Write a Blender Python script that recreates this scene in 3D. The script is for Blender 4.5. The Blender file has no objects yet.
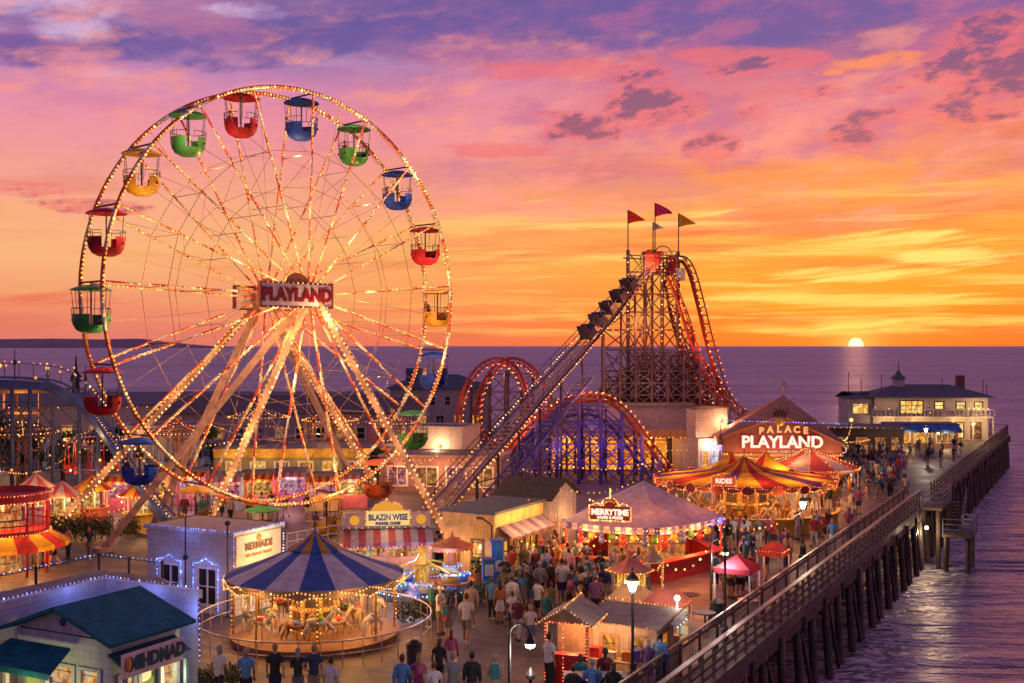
import bpy, math, random
from mathutils import Vector, Matrix, noise as mnoise
R = math.radians
rnd = random.Random(11)
PI = math.pi
H, F, CX, HY = 11.2, 1150.0, 512.0, 346.0     # eye height above the deck, focal length in pixels, principal column, horizon row
sc = bpy.context.scene
COL = sc.collection

def P(px, py, d):
    return Vector(((px - CX) * d / F, d, H - (py - HY) * d / F))
def G(px, py, z=0.0):
    return P(px, py, F * (H - z) / (py - HY))
def At(px, d, z=0.0):
    return Vector(((px - CX) * d / F, d, z))
U = Vector((0.4626, 0.8866, 0)); V = Vector((0.8866, -0.4626, 0))    # along the pier, towards the open water
E0 = Vector((4.35, 34.5, 0))
PIER = math.atan2(V.y, V.x)
def edge(t, off=0.0, z=0.0):
    p = E0 + U * t + V * off
    return Vector((p.x, p.y, z))

# ------------------------------------------------------------------ mesh builder
class MB:
    def __init__(s):
        s.v, s.f, s.m = [], [], []
    def add(s, vs, fs, mi=0):
        b = len(s.v)
        s.v += [tuple(x) for x in vs]
        s.f += [tuple(b + i for i in f) for f in fs]
        s.m += [mi] * len(fs)
        return s
    def box(s, c, d, rz=0, mi=0, taper=1.0):
        x, y, z = d[0] / 2, d[1] / 2, d[2] / 2
        q = [(-x, -y, -z), (x, -y, -z), (x, y, -z), (-x, y, -z), (-x * taper, -y * taper, z), (x * taper, -y * taper, z), (x * taper, y * taper, z), (-x * taper, y * taper, z)]
        cs, sn = math.cos(rz), math.sin(rz)
        vs = [(c[0] + a * cs - b * sn, c[1] + a * sn + b * cs, c[2] + e) for a, b, e in q]
        return s.add(vs, [(3, 2, 1, 0), (4, 5, 6, 7), (0, 1, 5, 4), (1, 2, 6, 5), (2, 3, 7, 6), (3, 0, 4, 7)], mi)
    def bx(s, x0, x1, y0, y1, z0, z1, mi=0):
        return s.box(((x0 + x1) / 2, (y0 + y1) / 2, (z0 + z1) / 2), (x1 - x0, y1 - y0, z1 - z0), 0, mi)
    def beam(s, p, q, w, h=None, mi=0, up=Vector((0, 0, 1))):
        p, q = Vector(p), Vector(q); h = h or w
        d = (q - p)
        if d.length < 1e-6: return s
        d.normalize()
        a = d.cross(up)
        if a.length < 1e-3: a = d.cross(Vector((1, 0, 0)))
        a.normalize(); b = a.cross(d)
        a *= w / 2; b *= h / 2
        vs = [p - a - b, p + a - b, p + a + b, p - a + b, q - a - b, q + a - b, q + a + b, q - a + b]
        return s.add(vs, [(0, 1, 2, 3), (7, 6, 5, 4), (1, 0, 4, 5), (2, 1, 5, 6), (3, 2, 6, 7), (0, 3, 7, 4)], mi)
    def tube(s, pts, r, n=6, mi=0, closed=False):
        pts = [Vector(p) for p in pts]; N = len(pts)
        vs = []; prev = None
        for i, p in enumerate(pts):
            t = (pts[(i + 1) % N] - pts[i - 1]) if closed else (pts[min(i + 1, N - 1)] - pts[max(i - 1, 0)])
            t.normalize()
            if prev is None:
                a = t.cross(Vector((0, 0, 1)))
                if a.length < 1e-2: a = t.cross(Vector((1, 0, 0)))
            else:
                a = prev - t * prev.dot(t)
            a.normalize(); prev = a; b = t.cross(a)
            rr = r[i] if isinstance(r, (list, tuple)) else r
            for k in range(n):
                an = 2 * PI * k / n
                vs.append(p + a * (rr * math.cos(an)) + b * (rr * math.sin(an)))
        fs = []
        for i in range(N if closed else N - 1):
            j = (i + 1) % N
            for k in range(n):
                fs.append((i * n + k, i * n + (k + 1) % n, j * n + (k + 1) % n, j * n + k))
        if not closed:
            fs.append(tuple(range(n - 1, -1, -1))); fs.append(tuple((N - 1) * n + k for k in range(n)))
        return s.add(vs, fs, mi)
    def lathe(s, prof, c=(0, 0, 0), n=24, mi=0, a0=0.0, mif=None, skip=None, rx=1.0, ry=1.0):
        vs = []; fs = []; ms = []
        for r, z in prof:
            for k in range(n):
                an = a0 + 2 * PI * k / n
                vs.append((c[0] + rx * r * math.cos(an), c[1] + ry * r * math.sin(an), c[2] + z))
        for i in range(len(prof) - 1):
            for k in range(n):
                if skip and skip(i, k): continue
                fs.append((i * n + k, i * n + (k + 1) % n, (i + 1) * n + (k + 1) % n, (i + 1) * n + k))
                ms.append(mif(i, k) if mif else mi)
        b = len(s.m); s.add(vs, fs, mi); s.m[b:] = ms
        return s
    def ball(s, c, r, nu=10, nv=6, mi=0):
        if not isinstance(r, (tuple, list)): r = (r, r, r)
        vs = [(c[0], c[1], c[2] - r[2])]
        for i in range(1, nv):
            a = -PI / 2 + PI * i / nv
            for k in range(nu):
                b = 2 * PI * k / nu
                vs.append((c[0] + r[0] * math.cos(a) * math.cos(b), c[1] + r[1] * math.cos(a) * math.sin(b), c[2] + r[2] * math.sin(a)))
        vs.append((c[0], c[1], c[2] + r[2]))
        fs = [(0, 1 + (k + 1) % nu, 1 + k) for k in range(nu)]
        for i in range(nv - 2):
            for k in range(nu):
                fs.append((1 + i * nu + k, 1 + i * nu + (k + 1) % nu, 1 + (i + 1) * nu + (k + 1) % nu, 1 + (i + 1) * nu + k))
        l = len(vs) - 1; b = 1 + (nv - 2) * nu
        fs += [(l, b + k, b + (k + 1) % nu) for k in range(nu)]
        return s.add(vs, fs, mi)
    def bulb(s, c, r, mi=0):
        x, y, z = c
        return s.add([(x + r, y, z), (x - r, y, z), (x, y + r, z), (x, y - r, z), (x, y, z + r), (x, y, z - r)],
                     [(0, 2, 4), (2, 1, 4), (1, 3, 4), (3, 0, 4), (2, 0, 5), (1, 2, 5), (3, 1, 5), (0, 3, 5)], mi)
    def prism(s, pts, ext, mi=0):
        pts = [Vector(p) for p in pts]; e = Vector(ext); n = len(pts)
        fs = [tuple(range(n - 1, -1, -1)), tuple(range(n, 2 * n))] + [(i, (i + 1) % n, n + (i + 1) % n, n + i) for i in range(n)]
        return s.add(pts + [p + e for p in pts], fs, mi)
    def slab(s, quad, th, mi=0):                    # a sheet with thickness below its four corners
        a, b, c = [Vector(q) for q in quad[:3]]
        n = (b - a).cross(c - a).normalized() * th
        if n.z > 0: n = -n
        return s.prism(quad, n, mi)
    def data(s, name, mats, off=None, smooth=False):
        me = bpy.data.meshes.new(name)
        if max(s.m, default=0) == 3 and not isinstance(mats, (list, tuple)): mats = [mats] + dims(mats) + [DARKMETAL]
        v = s.v if off is None else [(a - off[0], b - off[1], c - off[2]) for a, b, c in s.v]
        fs = s.f; us = sorted(set(i for f in fs for i in f))
        if len(us) < len(v):
            ix = {o: n for n, o in enumerate(us)}; v = [v[i] for i in us]; fs = [tuple(ix[i] for i in f) for f in fs]
        me.from_pydata(v, [], fs)
        for m in (mats if isinstance(mats, (list, tuple)) else [mats]): me.materials.append(m)
        if any(s.m): me.polygons.foreach_set('material_index', s.m)
        if smooth: me.polygons.foreach_set('use_smooth', [True] * len(s.f))
        me.update()
        return me

def catmull(pts, k=6, closed=False):
    pts = [Vector(p) for p in pts]; out = []; n = len(pts)
    for i in range(n if closed else n - 1):
        if closed: a, b, c, d = pts[i - 1], pts[i], pts[(i + 1) % n], pts[(i + 2) % n]
        else: a, b, c, d = pts[max(i - 1, 0)], pts[i], pts[i + 1], pts[min(i + 2, n - 1)]
        for j in range(k):
            t = j / k
            out.append(0.5 * ((2 * b) + (c - a) * t + (2 * a - 5 * b + 4 * c - d) * t * t + (3 * b - a - 3 * c + d) * t ** 3))
    if not closed: out.append(pts[-1])
    return out
def along(pts, step, closed=False):
    pts = [Vector(p) for p in pts]
    if closed: pts = pts + [pts[0]]
    out = []; carry = 0.0
    for a, b in zip(pts, pts[1:]):
        L = (b - a).length; t = carry
        while t < L:
            out.append(a.lerp(b, t / L)); t += step
        carry = t - L
    return out
def bulbs(pts, r):
    """bulbs of uneven size and brightness on a thin wire; a few are missing"""
    m = MB(); last = None
    for p in pts:
        p = Vector(p)
        if last is not None and .01 < (p - last).length < 4.0: m.beam(last, p, .012, .012, 3)
        last = p
        if rnd.random() > .05: m.bulb(p + Vector((rnd.uniform(-.3, .3), rnd.uniform(-.3, .3), rnd.uniform(-.3, .3))) * r, r * rnd.uniform(.7, 1.3), rnd.choice((0, 0, 0, 1, 1, 2)))
    return m

# ------------------------------------------------------------------ objects
def tag(o, label=None, cat=None, group=None, kind=None):
    if label: o['label'] = label
    if cat: o['category'] = cat
    if group: o['group'] = group
    if kind: o['kind'] = kind
    return o
def thing(name, label, cat, loc=(0, 0, 0), rz=0.0, group=None):
    o = bpy.data.objects.new(name, None); COL.objects.link(o)
    o.location = loc; o.rotation_euler = (0, 0, rz); o.empty_display_size = .3
    return tag(o, label, cat, group)
def part(T, name, mb, mats, smooth=False, world=False, kind=None, label=None):
    """one mesh object under T (a thing or a part); world=True: the builder holds world coordinates of a thing that is not rotated"""
    off = None
    if world:
        r = T
        off = Vector((0, 0, 0))
        while r is not None: off += r.location; r = r.parent
    me = mb if isinstance(mb, bpy.types.Mesh) else mb.data(name, mats, off, smooth)
    o = bpy.data.objects.new(name, me); COL.objects.link(o)
    if T is not None: o.parent = T
    if kind: o['kind'] = kind
    if label: o['label'] = label
    return o
def solo(name, mb, mats, label=None, cat=None, group=None, kind=None, smooth=False, loc=None, rz=0.0):
    o = part(None, name, mb, mats, smooth)
    if loc is not None: o.location = loc
    o.rotation_euler.z = rz
    return tag(o, label, cat, group, kind)
def dup(root, loc=None, rz=None, label=None, group=None):
    r = root.copy(); COL.objects.link(r)
    if loc is not None: r.location = loc
    if rz is not None: r.rotation_euler = (0, 0, rz)
    if label: r['label'] = label
    if group: r['group'] = group
    def rec(src, dst):
        for ch in src.children:
            c = ch.copy(); COL.objects.link(c); c.parent = dst; rec(ch, c)
    rec(root, r)
    return r
LK = 4.0
def lamp(loc, power, col=(1, .55, .22), size=.12):
    l = bpy.data.lights.new('bulb_fill_light', 'POINT'); l.energy = power * LK; l.color = col; l.shadow_soft_size = size  # unseen point source: bulb glow, and in places added fill
    o = bpy.data.objects.new('bulb_fill_light', l); COL.objects.link(o); o.location = loc
    return o

# ------------------------------------------------------------------ materials
MATS = {}
def new_mat(name):
    m = bpy.data.materials.new(name); m.use_nodes = True; m.node_tree.nodes.clear()
    return m, m.node_tree
def nd(nt, typ, ins=None, **kw):
    n = nt.nodes.new(typ)
    for k, v in kw.items(): setattr(n, k, v)
    for k, v in (ins or {}).items():
        if isinstance(v, bpy.types.NodeSocket): nt.links.new(v, n.inputs[k])
        else: n.inputs[k].default_value = v
    return n
def math_(nt, op, a, b=None, c=None, clamp=False):
    n = nt.nodes.new('ShaderNodeMath'); n.operation = op; n.use_clamp = clamp
    for i, v in enumerate((a, b, c)):
        if v is None: continue
        if isinstance(v, bpy.types.NodeSocket): nt.links.new(v, n.inputs[i])
        else: n.inputs[i].default_value = v
    return n.outputs[0]
def mix_(nt, fac, a, b, blend='MIX'):
    n = nt.nodes.new('ShaderNodeMix'); n.data_type = 'RGBA'; n.blend_type = blend; n.clamp_factor = True
    for s_, v in ((n.inputs[0], fac), (n.inputs[6], a), (n.inputs[7], b)):
        if isinstance(v, bpy.types.NodeSocket): nt.links.new(v, s_)
        else: s_.default_value = v if isinstance(v, float) else (tuple(v) + (1,))[:4]
    return n.outputs[2]
def ramp(nt, fac, stops, interp='LINEAR'):
    n = nt.nodes.new('ShaderNodeValToRGB'); cr = n.color_ramp; cr.interpolation = interp
    while len(cr.elements) < len(stops): cr.elements.new(.5)
    for e, (p, c) in zip(cr.elements, stops): e.position = p; e.color = tuple(c)[:3] + (1,)
    nt.links.new(fac, n.inputs[0])
    return n.outputs[0]
def s2l(c):
    return tuple((x / 255 / 12.92) if x / 255 <= .04045 else ((x / 255 + .055) / 1.055) ** 2.4 for x in c)
def mat(name, col, rough=.6, metal=0.0, var=.22, scale=2.5, bump=.15, spec=.4, plank=None, trans=0.0):
    """painted or plain surface: base colour with blotches and fine grain, grime streaks, a little bump"""
    if name in MATS: return MATS[name]
    m, nt = new_mat(name); MATS[name] = m
    tc = nd(nt, 'ShaderNodeTexCoord').outputs['Object']
    n1 = nd(nt, 'ShaderNodeTexNoise', {'Vector': tc, 'Scale': scale, 'Detail': 5, 'Roughness': .62}).outputs[0]
    lo = [c * (1 - var) for c in col]; hi = [min(1, c * (1 + var)) for c in col]
    c = ramp(nt, n1, [(.3, lo), (.7, hi)])
    mp = nd(nt, 'ShaderNodeMapping', {'Vector': tc, 'Scale': (3, 3, .35)}).outputs[0]
    n2 = nd(nt, 'ShaderNodeTexNoise', {'Vector': mp, 'Scale': scale * 1.3, 'Detail': 4}).outputs[0]
    g = ramp(nt, n2, [(.52, (0, 0, 0)), (.75, (1, 1, 1))])
    c = mix_(nt, math_(nt, 'MULTIPLY', g, .4), c, [x * .45 for x in col])
    h = n1
    if plank:
        sz, ax = plank
        sep = nd(nt, 'ShaderNodeSeparateXYZ', {0: tc})
        w = math_(nt, 'FRACT', math_(nt, 'DIVIDE', sep.outputs[ax], sz))
        gap = math_(nt, 'LESS_THAN', w, .1)
        c = mix_(nt, math_(nt, 'MULTIPLY', gap, .35), c, [x * .35 for x in col])
        h = math_(nt, 'SUBTRACT', n1, gap)
    b = nd(nt, 'ShaderNodeBump', {'Height': h, 'Strength': bump, 'Distance': .03}).outputs[0]
    r = math_(nt, 'ADD', math_(nt, 'MULTIPLY', n2, .25), rough - .12)
    bs = nd(nt, 'ShaderNodeBsdfPrincipled', {'Base Color': c, 'Roughness': r, 'Metallic': metal, 'Normal': b, 'Specular IOR Level': spec})
    if trans: bs.inputs['Transmission Weight'].default_value = trans
    nd(nt, 'ShaderNodeOutputMaterial', {0: bs.outputs[0]})
    return m
def cloth(name, col, thru=.35, **kw):                     # canvas: some light comes through
    if name in MATS: return MATS[name]
    m, nt = new_mat(name); MATS[name] = m
    tc = nd(nt, 'ShaderNodeTexCoord').outputs['Object']
    n1 = nd(nt, 'ShaderNodeTexNoise', {'Vector': tc, 'Scale': 3.0, 'Detail': 5}).outputs[0]
    c = ramp(nt, n1, [(.3, [x * .72 for x in col]), (.72, [min(1, x * 1.12) for x in col])])
    b = nd(nt, 'ShaderNodeBump', {'Height': n1, 'Strength': .25, 'Distance': .05}).outputs[0]
    d = nd(nt, 'ShaderNodeBsdfPrincipled', {'Base Color': c, 'Roughness': .75, 'Normal': b, 'Specular IOR Level': .2}).outputs[0]
    t = nd(nt, 'ShaderNodeBsdfTranslucent', {'Color': c}).outputs[0]
    nd(nt, 'ShaderNodeOutputMaterial', {0: nd(nt, 'ShaderNodeMixShader', {0: thru, 1: d, 2: t}).outputs[0]})
    return m
def glow(name, col, strength, sample=False):
    if name in MATS: return MATS[name]
    m, nt = new_mat(name); MATS[name] = m
    e = nd(nt, 'ShaderNodeEmission', {'Color': tuple(col) + (1,), 'Strength': strength})
    nd(nt, 'ShaderNodeOutputMaterial', {0: e.outputs[0]})
    if not sample: m.cycles.emission_sampling = 'NONE'
    return m
def lit_room(name, cols, strength, scale=1.6):
    """glowing colours painted in place of a lit interior: uneven warm light, darker shapes"""
    if name in MATS: return MATS[name]
    m, nt = new_mat(name); MATS[name] = m
    tc = nd(nt, 'ShaderNodeTexCoord').outputs['Object']
    mp = nd(nt, 'ShaderNodeMapping', {'Vector': tc, 'Scale': (1.5, 1.5, 1.0)}).outputs[0]
    vn = nd(nt, 'ShaderNodeTexVoronoi', {'Vector': mp, 'Scale': scale * 2.6, 'Randomness': .8}, distance='CHEBYCHEV')
    n = nd(nt, 'ShaderNodeTexNoise', {'Vector': tc, 'Scale': scale * .7, 'Detail': 2, 'Roughness': .5}).outputs[0]
    sv = nd(nt, 'ShaderNodeSeparateColor', {0: vn.outputs['Color']})
    k = len(cols); base = ramp(nt, n, [(.36 + .3 * i / max(1, k - 1), x) for i, x in enumerate(cols)])
    item = ramp(nt, sv.outputs[0], [(0, [x * .12 for x in cols[0]]), (.35, [x * .45 for x in cols[0]]), (.6, cols[min(1, k - 1)]), (.85, [x * .6 for x in cols[-1]]), (1, cols[-1])])
    c = mix_(nt, .6, base, item)
    z = nd(nt, 'ShaderNodeSeparateXYZ', {0: tc}).outputs[2]
    sh = math_(nt, 'LESS_THAN', math_(nt, 'FRACT', math_(nt, 'MULTIPLY', z, scale * 1.1)), .09)
    c = mix_(nt, math_(nt, 'MULTIPLY', sh, .75), c, [x * .1 for x in cols[0]])
    e = nd(nt, 'ShaderNodeEmission', {'Color': c, 'Strength': strength})
    g = nd(nt, 'ShaderNodeBsdfGlossy', {'Roughness': .08, 'Color': (.5, .5, .5, 1)})
    mx = nd(nt, 'ShaderNodeMixShader', {0: .12, 1: e.outputs[0], 2: g.outputs[0]})
    nd(nt, 'ShaderNodeOutputMaterial', {0: mx.outputs[0]})
    m.cycles.emission_sampling = 'NONE'
    return m

# bulbs
def dims(m):
    e = next(n for n in m.node_tree.nodes if n.type == 'EMISSION'); c, s = e.inputs[0].default_value, e.inputs[1].default_value
    return [glow(m.name + '_dim', tuple(c)[:3], s * .5), glow(m.name + '_bright', tuple(min(1, x * 1.15 + .06) for x in tuple(c)[:3]), s * 1.5)]
B_AMBER = glow('bulb_amber', (1, .30, .045), 2.7)
B_WARM = glow('bulb_warm_white', (1, .44, .13), 2.5)
B_RED = glow('bulb_red', (1, .13, .04), 3.6)
B_ORANGE = glow('bulb_orange', (1, .30, .05), 4.5)
B_BLUE = glow('bulb_blue', (.16, .24, 1.0), 3.2)
B_WHITE = glow('bulb_cool_white', (.85, .9, 1), 5)
L_LANTERN = glow('lantern_light', (1, .8, .55), 14)
WHITE = mat('white_paint', (.62, .60, .58))
OLDWHITE = mat('weathered_white_paint', (.55, .53, .52), var=.3)
RED = mat('red_paint', (.50, .035, .03), rough=.4)
DARKMETAL = mat('dark_metal', (.035, .032, .035), rough=.45, metal=.3)
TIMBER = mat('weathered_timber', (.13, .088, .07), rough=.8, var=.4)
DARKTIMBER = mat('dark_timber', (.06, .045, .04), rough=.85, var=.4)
BLUE = mat('blue_paint', (.05, .11, .38), rough=.4)
PURPLE = mat('purple_paint', (.10, .07, .36), rough=.45)
YELLOW = mat('yellow_paint', (.62, .36, .04), rough=.45)
GREEN = mat('green_paint', (.05, .22, .05), rough=.4)
ORANGE = mat('orange_paint', (.60, .16, .03), rough=.45)
GREYROOF = mat('grey_roof', (.16, .15, .16), rough=.8, var=.35)
CREAM = mat('cream_paint', (.55, .44, .32))
GLASS = mat('dark_window_glass', (.02, .02, .03), rough=.14, spec=.6, bump=0)
FOLIAGE = mat('leaf_green', (.055, .085, .025), rough=.6, var=.5, scale=6)
FOLIAGE_DARK = mat('leaf_dark_green', (.03, .05, .02), rough=.6, var=.5, scale=6)
BARK = mat('bark', (.07, .05, .035), rough=.9, var=.4)

# ------------------------------------------------------------------ camera, render, world
cam = bpy.data.cameras.new('camera'); cam.sensor_width = 36; cam.lens = F * 36 / 1024; cam.clip_end = 200000; cam.clip_start = .5
cam.shift_y = (HY - 341.5) / 1024
co = bpy.data.objects.new('camera', cam); COL.objects.link(co); co.location = (0, 0, H); co.rotation_euler = (R(90), 0, 0)
sc.camera = co
sc.view_settings.view_transform = 'Standard'; sc.view_settings.look = 'None'; sc.view_settings.exposure = 0; sc.view_settings.gamma = 1
sc.render.engine = 'CYCLES'
sc.cycles.max_bounces = 5; sc.cycles.diffuse_bounces = 2; sc.cycles.glossy_bounces = 3; sc.cycles.transmission_bounces = 3
sc.cycles.sample_clamp_indirect = 2.5; sc.cycles.sample_clamp_direct = 0; sc.cycles.caustics_reflective = False; sc.cycles.caustics_refractive = False
sc.cycles.use_denoising = True
try: sc.cycles.denoiser = 'OPENIMAGEDENOISE'
except Exception: pass
sc.cycles.use_light_tree = True
sc.cycles.use_adaptive_sampling = True; sc.cycles.adaptive_threshold = .02

SUN = Vector(((856 - CX) / F, 1, -(345 - HY) / F)).normalized()
w = bpy.data.worlds.new('World'); sc.world = w; w.use_nodes = True
nt = w.node_tree; nt.nodes.clear()
dirv = nd(nt, 'ShaderNodeTexCoord').outputs['Generated']
dirv = nd(nt, 'ShaderNodeVectorMath', {0: dirv}, operation='NORMALIZE').outputs[0]
sep = nd(nt, 'ShaderNodeSeparateXYZ', {0: dirv}); X, Y, Z = sep.outputs
hl = math_(nt, 'SQRT', math_(nt, 'ADD', math_(nt, 'MULTIPLY', X, X), math_(nt, 'MULTIPLY', Y, Y)))
az = math_(nt, 'DIVIDE', X, math_(nt, 'MAXIMUM', hl, .001))
def stops(lst, k=1.0): return [(min(1, z / .6), [x * k for x in s2l(c)]) for z, c in lst]
zf = math_(nt, 'DIVIDE', Z, .6, clamp=True)
left = ramp(nt, zf, stops([(0, (221, 120, 110)), (.03, (236, 138, 108)), (.07, (246, 176, 120)), (.11, (246, 170, 128)), (.15, (241, 154, 144)), (.19, (232, 142, 165)), (.225, (196, 132, 182)), (.26, (146, 114, 172)), (.30, (118, 100, 164)), (.42, (116, 92, 150)), (.6, (116, 92, 140))]))
right = ramp(nt, zf, stops([(0, (238, 104, 42)), (.025, (240, 112, 40)), (.06, (246, 146, 44)), (.10, (246, 150, 58)), (.14, (240, 138, 78)), (.18, (233, 124, 112)), (.215, (218, 112, 126)), (.25, (190, 98, 140)), (.29, (140, 88, 150)), (.42, (120, 88, 148)), (.6, (116, 92, 140))]))
lr = math_(nt, 'SMOOTH_MIN', 1, math_(nt, 'MULTIPLY_ADD', az, 1.35, .52), .1)
lr = nd(nt, 'ShaderNodeMapRange', {0: az, 1: -.36, 2: .26}, interpolation_type='SMOOTHSTEP').outputs[0]
sky = mix_(nt, lr, left, right)
# low bands of cloud, stretched along the horizon
def bands(sx, sz, scale, seed, lo, hi, detail=6, rough=.58, dist=.2, tilt=0.0):
    zz = math_(nt, 'MULTIPLY', math_(nt, 'ADD', Z, math_(nt, 'MULTIPLY', az, tilt)), sz)
    cv = nd(nt, 'ShaderNodeCombineXYZ', {0: math_(nt, 'MULTIPLY', az, sx), 1: zz, 2: seed})
    n = nd(nt, 'ShaderNodeTexNoise', {'Vector': cv.outputs[0], 'Scale': scale, 'Detail': detail, 'Roughness': rough, 'Distortion': dist}).outputs[0]
    return nd(nt, 'ShaderNodeMapRange', {0: n, 1: lo, 2: hi}, interpolation_type='SMOOTHSTEP').outputs[0]
def zone(z0, z1, f0, f1):                                     # 1 between z0 and z1, fading over f0 / f1
    a = nd(nt, 'ShaderNodeMapRange', {0: Z, 1: z0 - f0, 2: z0}, interpolation_type='SMOOTHSTEP').outputs[0]
    b = nd(nt, 'ShaderNodeMapRange', {0: Z, 1: z1, 2: z1 + f1, 3: 1, 4: 0}, interpolation_type='SMOOTHSTEP').outputs[0]
    return math_(nt, 'MULTIPLY', a, b)
def mul(*a):
    r = a[0]
    for x in a[1:]: r = math_(nt, 'MULTIPLY', r, x)
    return r
rightness = nd(nt, 'ShaderNodeMapRange', {0: az, 1: -.2, 2: .15}, interpolation_type='SMOOTHSTEP').outputs[0]
leftness = math_(nt, 'SUBTRACT', 1, rightness)
# golden streaks and redder streaks near the horizon on the right, fainter on the left
b1 = bands(2.6, 26, 1.6, 3.1, .50, .66)
sky = mix_(nt, mul(b1, zone(.02, .12, .02, .05), math_(nt, 'MULTIPLY_ADD', rightness, .42, .12)), sky, s2l((255, 196, 92)))
b2 = bands(2.2, 22, 1.5, 8.7, .50, .68)
sky = mix_(nt, mul(b2, zone(.012, .16, .015, .06), math_(nt, 'MULTIPLY_ADD', rightness, .35, .30)), sky, s2l((222, 92, 62)))
b2b = bands(1.8, 34, 2.1, 21.3, .54, .66)
sky = mix_(nt, mul(b2b, zone(.015, .10, .015, .05), math_(nt, 'MULTIPLY_ADD', rightness, .62, .08)), sky, s2l((255, 216, 112)))
# pink and mauve veils in the middle
b3 = bands(2.4, 10, 1.5, 14.2, .45, .7, tilt=-.12)
sky = mix_(nt, mul(b3, zone(.13, .26, .04, .05), .55), sky, s2l((243, 150, 165)))
b4 = bands(2.8, 10, 1.7, 5.5, .48, .68, tilt=.1)
sky = mix_(nt, mul(b4, zone(.15, .30, .04, .2), .5), sky, s2l((190, 108, 150)))
# violet cloud deck along the top
b5 = bands(2.6, 9, 1.7, 33.0, .38, .62, dist=.25)
sky = mix_(nt, mul(b5, zone(.255, .5, .05, .3), .8), sky, s2l((108, 80, 146)))
b6 = bands(3.5, 13, 1.8, 41.0, .52, .66, dist=.2)
sky = mix_(nt, mul(b6, zone(.245, .34, .03, .1), leftness, .3), sky, s2l((226, 186, 222)))
LAYERS = True
# single clouds, torn at the edges: a rosy fringe lit by the low sun round a violet core, and bright patches
front = nd(nt, 'ShaderNodeMapRange', {0: Y, 1: .1, 2: .4}).outputs[0]
def torn(sx, sz, seed, sc_=1.0, det=8, rough=.64, dist=.15):
    cv = nd(nt, 'ShaderNodeCombineXYZ', {0: math_(nt, 'MULTIPLY', az, sx), 1: math_(nt, 'MULTIPLY', math_(nt, 'MULTIPLY_ADD', az, -.12, Z), sz), 2: seed})
    return nd(nt, 'ShaderNodeTexNoise', {'Vector': cv.outputs[0], 'Scale': sc_, 'Detail': det, 'Roughness': rough, 'Distortion': dist}).outputs[0]
def spots(lst):
    tot = None
    for px, py, wx, wy, k in lst:
        a0 = (px - CX) / F; a0 = a0 / math.hypot(1, a0); z0 = (HY - py) / F; z0 = z0 / math.hypot(1, z0)
        dx = math_(nt, 'DIVIDE', math_(nt, 'SUBTRACT', az, a0), wx / F); dz = math_(nt, 'DIVIDE', math_(nt, 'SUBTRACT', Z, z0), wy / F)
        g = math_(nt, 'MULTIPLY', math_(nt, 'SUBTRACT', 1, math_(nt, 'ADD', math_(nt, 'MULTIPLY', dx, dx), math_(nt, 'MULTIPLY', dz, dz)), clamp=True), k)
        tot = g if tot is None else math_(nt, 'MAXIMUM', tot, g)
    return tot
def patch(lst, nz, lo, hi, gain=.5):
    t = spots(lst)
    d = nd(nt, 'ShaderNodeMapRange', {0: math_(nt, 'ADD', math_(nt, 'MULTIPLY', t, gain), math_(nt, 'MULTIPLY_ADD', nz, 1.5, -.25)), 1: lo, 2: hi}, interpolation_type='SMOOTHSTEP').outputs[0]
    return mul(d, front, nd(nt, 'ShaderNodeMapRange', {0: t, 1: 0.0, 2: .3}).outputs[0])
nA = torn(16, 40, 2.0, 1.6); nB = torn(9, 20, 9.0, 1.6, dist=.15); nC = torn(5, 60, 4.4, 1.4, det=6, dist=.25)
# gold streaks round the sun, a few fainter ones at the left
sky = mix_(nt, mul(patch([(900, 245, 130, 16, 1), (850, 276, 120, 12, 1), (960, 262, 90, 14, 1), (800, 300, 90, 8, .8), (900, 300, 110, 9, .9), (870, 326, 90, 9, 1), (760, 262, 50, 7, .7), (560, 228, 90, 6, .7), (500, 200, 80, 8, .6), (60, 255, 110, 10, .6), (560, 310, 50, 6, .7), (690, 215, 80, 8, .6)], nC, .78, 1.12), .9), sky, s2l((255, 222, 118)))
sky = mix_(nt, mul(patch([(720, 235, 120, 14, .9), (900, 210, 140, 12, .8), (560, 260, 120, 10, .8), (780, 320, 140, 8, .9), (960, 318, 90, 8, .9), (60, 300, 120, 20, .8), (100, 205, 90, 10, .6), (420, 250, 80, 10, .6)], nC, .76, 1.08), .6), sky, s2l((228, 84, 58)))
# broad violet masses along the top, pale lavender openings
sky = mix_(nt, mul(patch([(640, 18, 170, 34, 1.0), (760, 30, 120, 26, .9), (870, 14, 90, 30, .9), (480, 20, 130, 26, .7), (170, 62, 130, 24, .9), (330, 40, 120, 34, .7), (20, 75, 60, 18, .8), (985, 20, 60, 24, .6)], nB, .55, .92, .55), .85), sky, s2l((98, 80, 154)))
sky = mix_(nt, mul(patch([(40, 18, 90, 30, 1), (70, 48, 40, 18, 1), (110, 88, 60, 10, .7), (250, 20, 60, 10, .5)], nB, .66, 1.05, .55), .8), sky, s2l((216, 184, 222)))
sky = mix_(nt, mul(nd(nt, 'ShaderNodeMapRange', {0: torn(10, 26, 51.0, 1.5, 8, .6, .15), 1: .47, 2: .66}, interpolation_type='SMOOTHSTEP').outputs[0], zone(.155, .27, .05, .06), math_(nt, 'MULTIPLY_ADD', rightness, .4, .25), front), sky, s2l((188, 98, 146)))
sky = mix_(nt, mul(nd(nt, 'ShaderNodeMapRange', {0: torn(9, 26, 63.0, 1.5, 8, .6, .15), 1: .50, 2: .68}, interpolation_type='SMOOTHSTEP').outputs[0], zone(.12, .25, .04, .05), .6, front), sky, s2l((252, 152, 136)))
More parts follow.
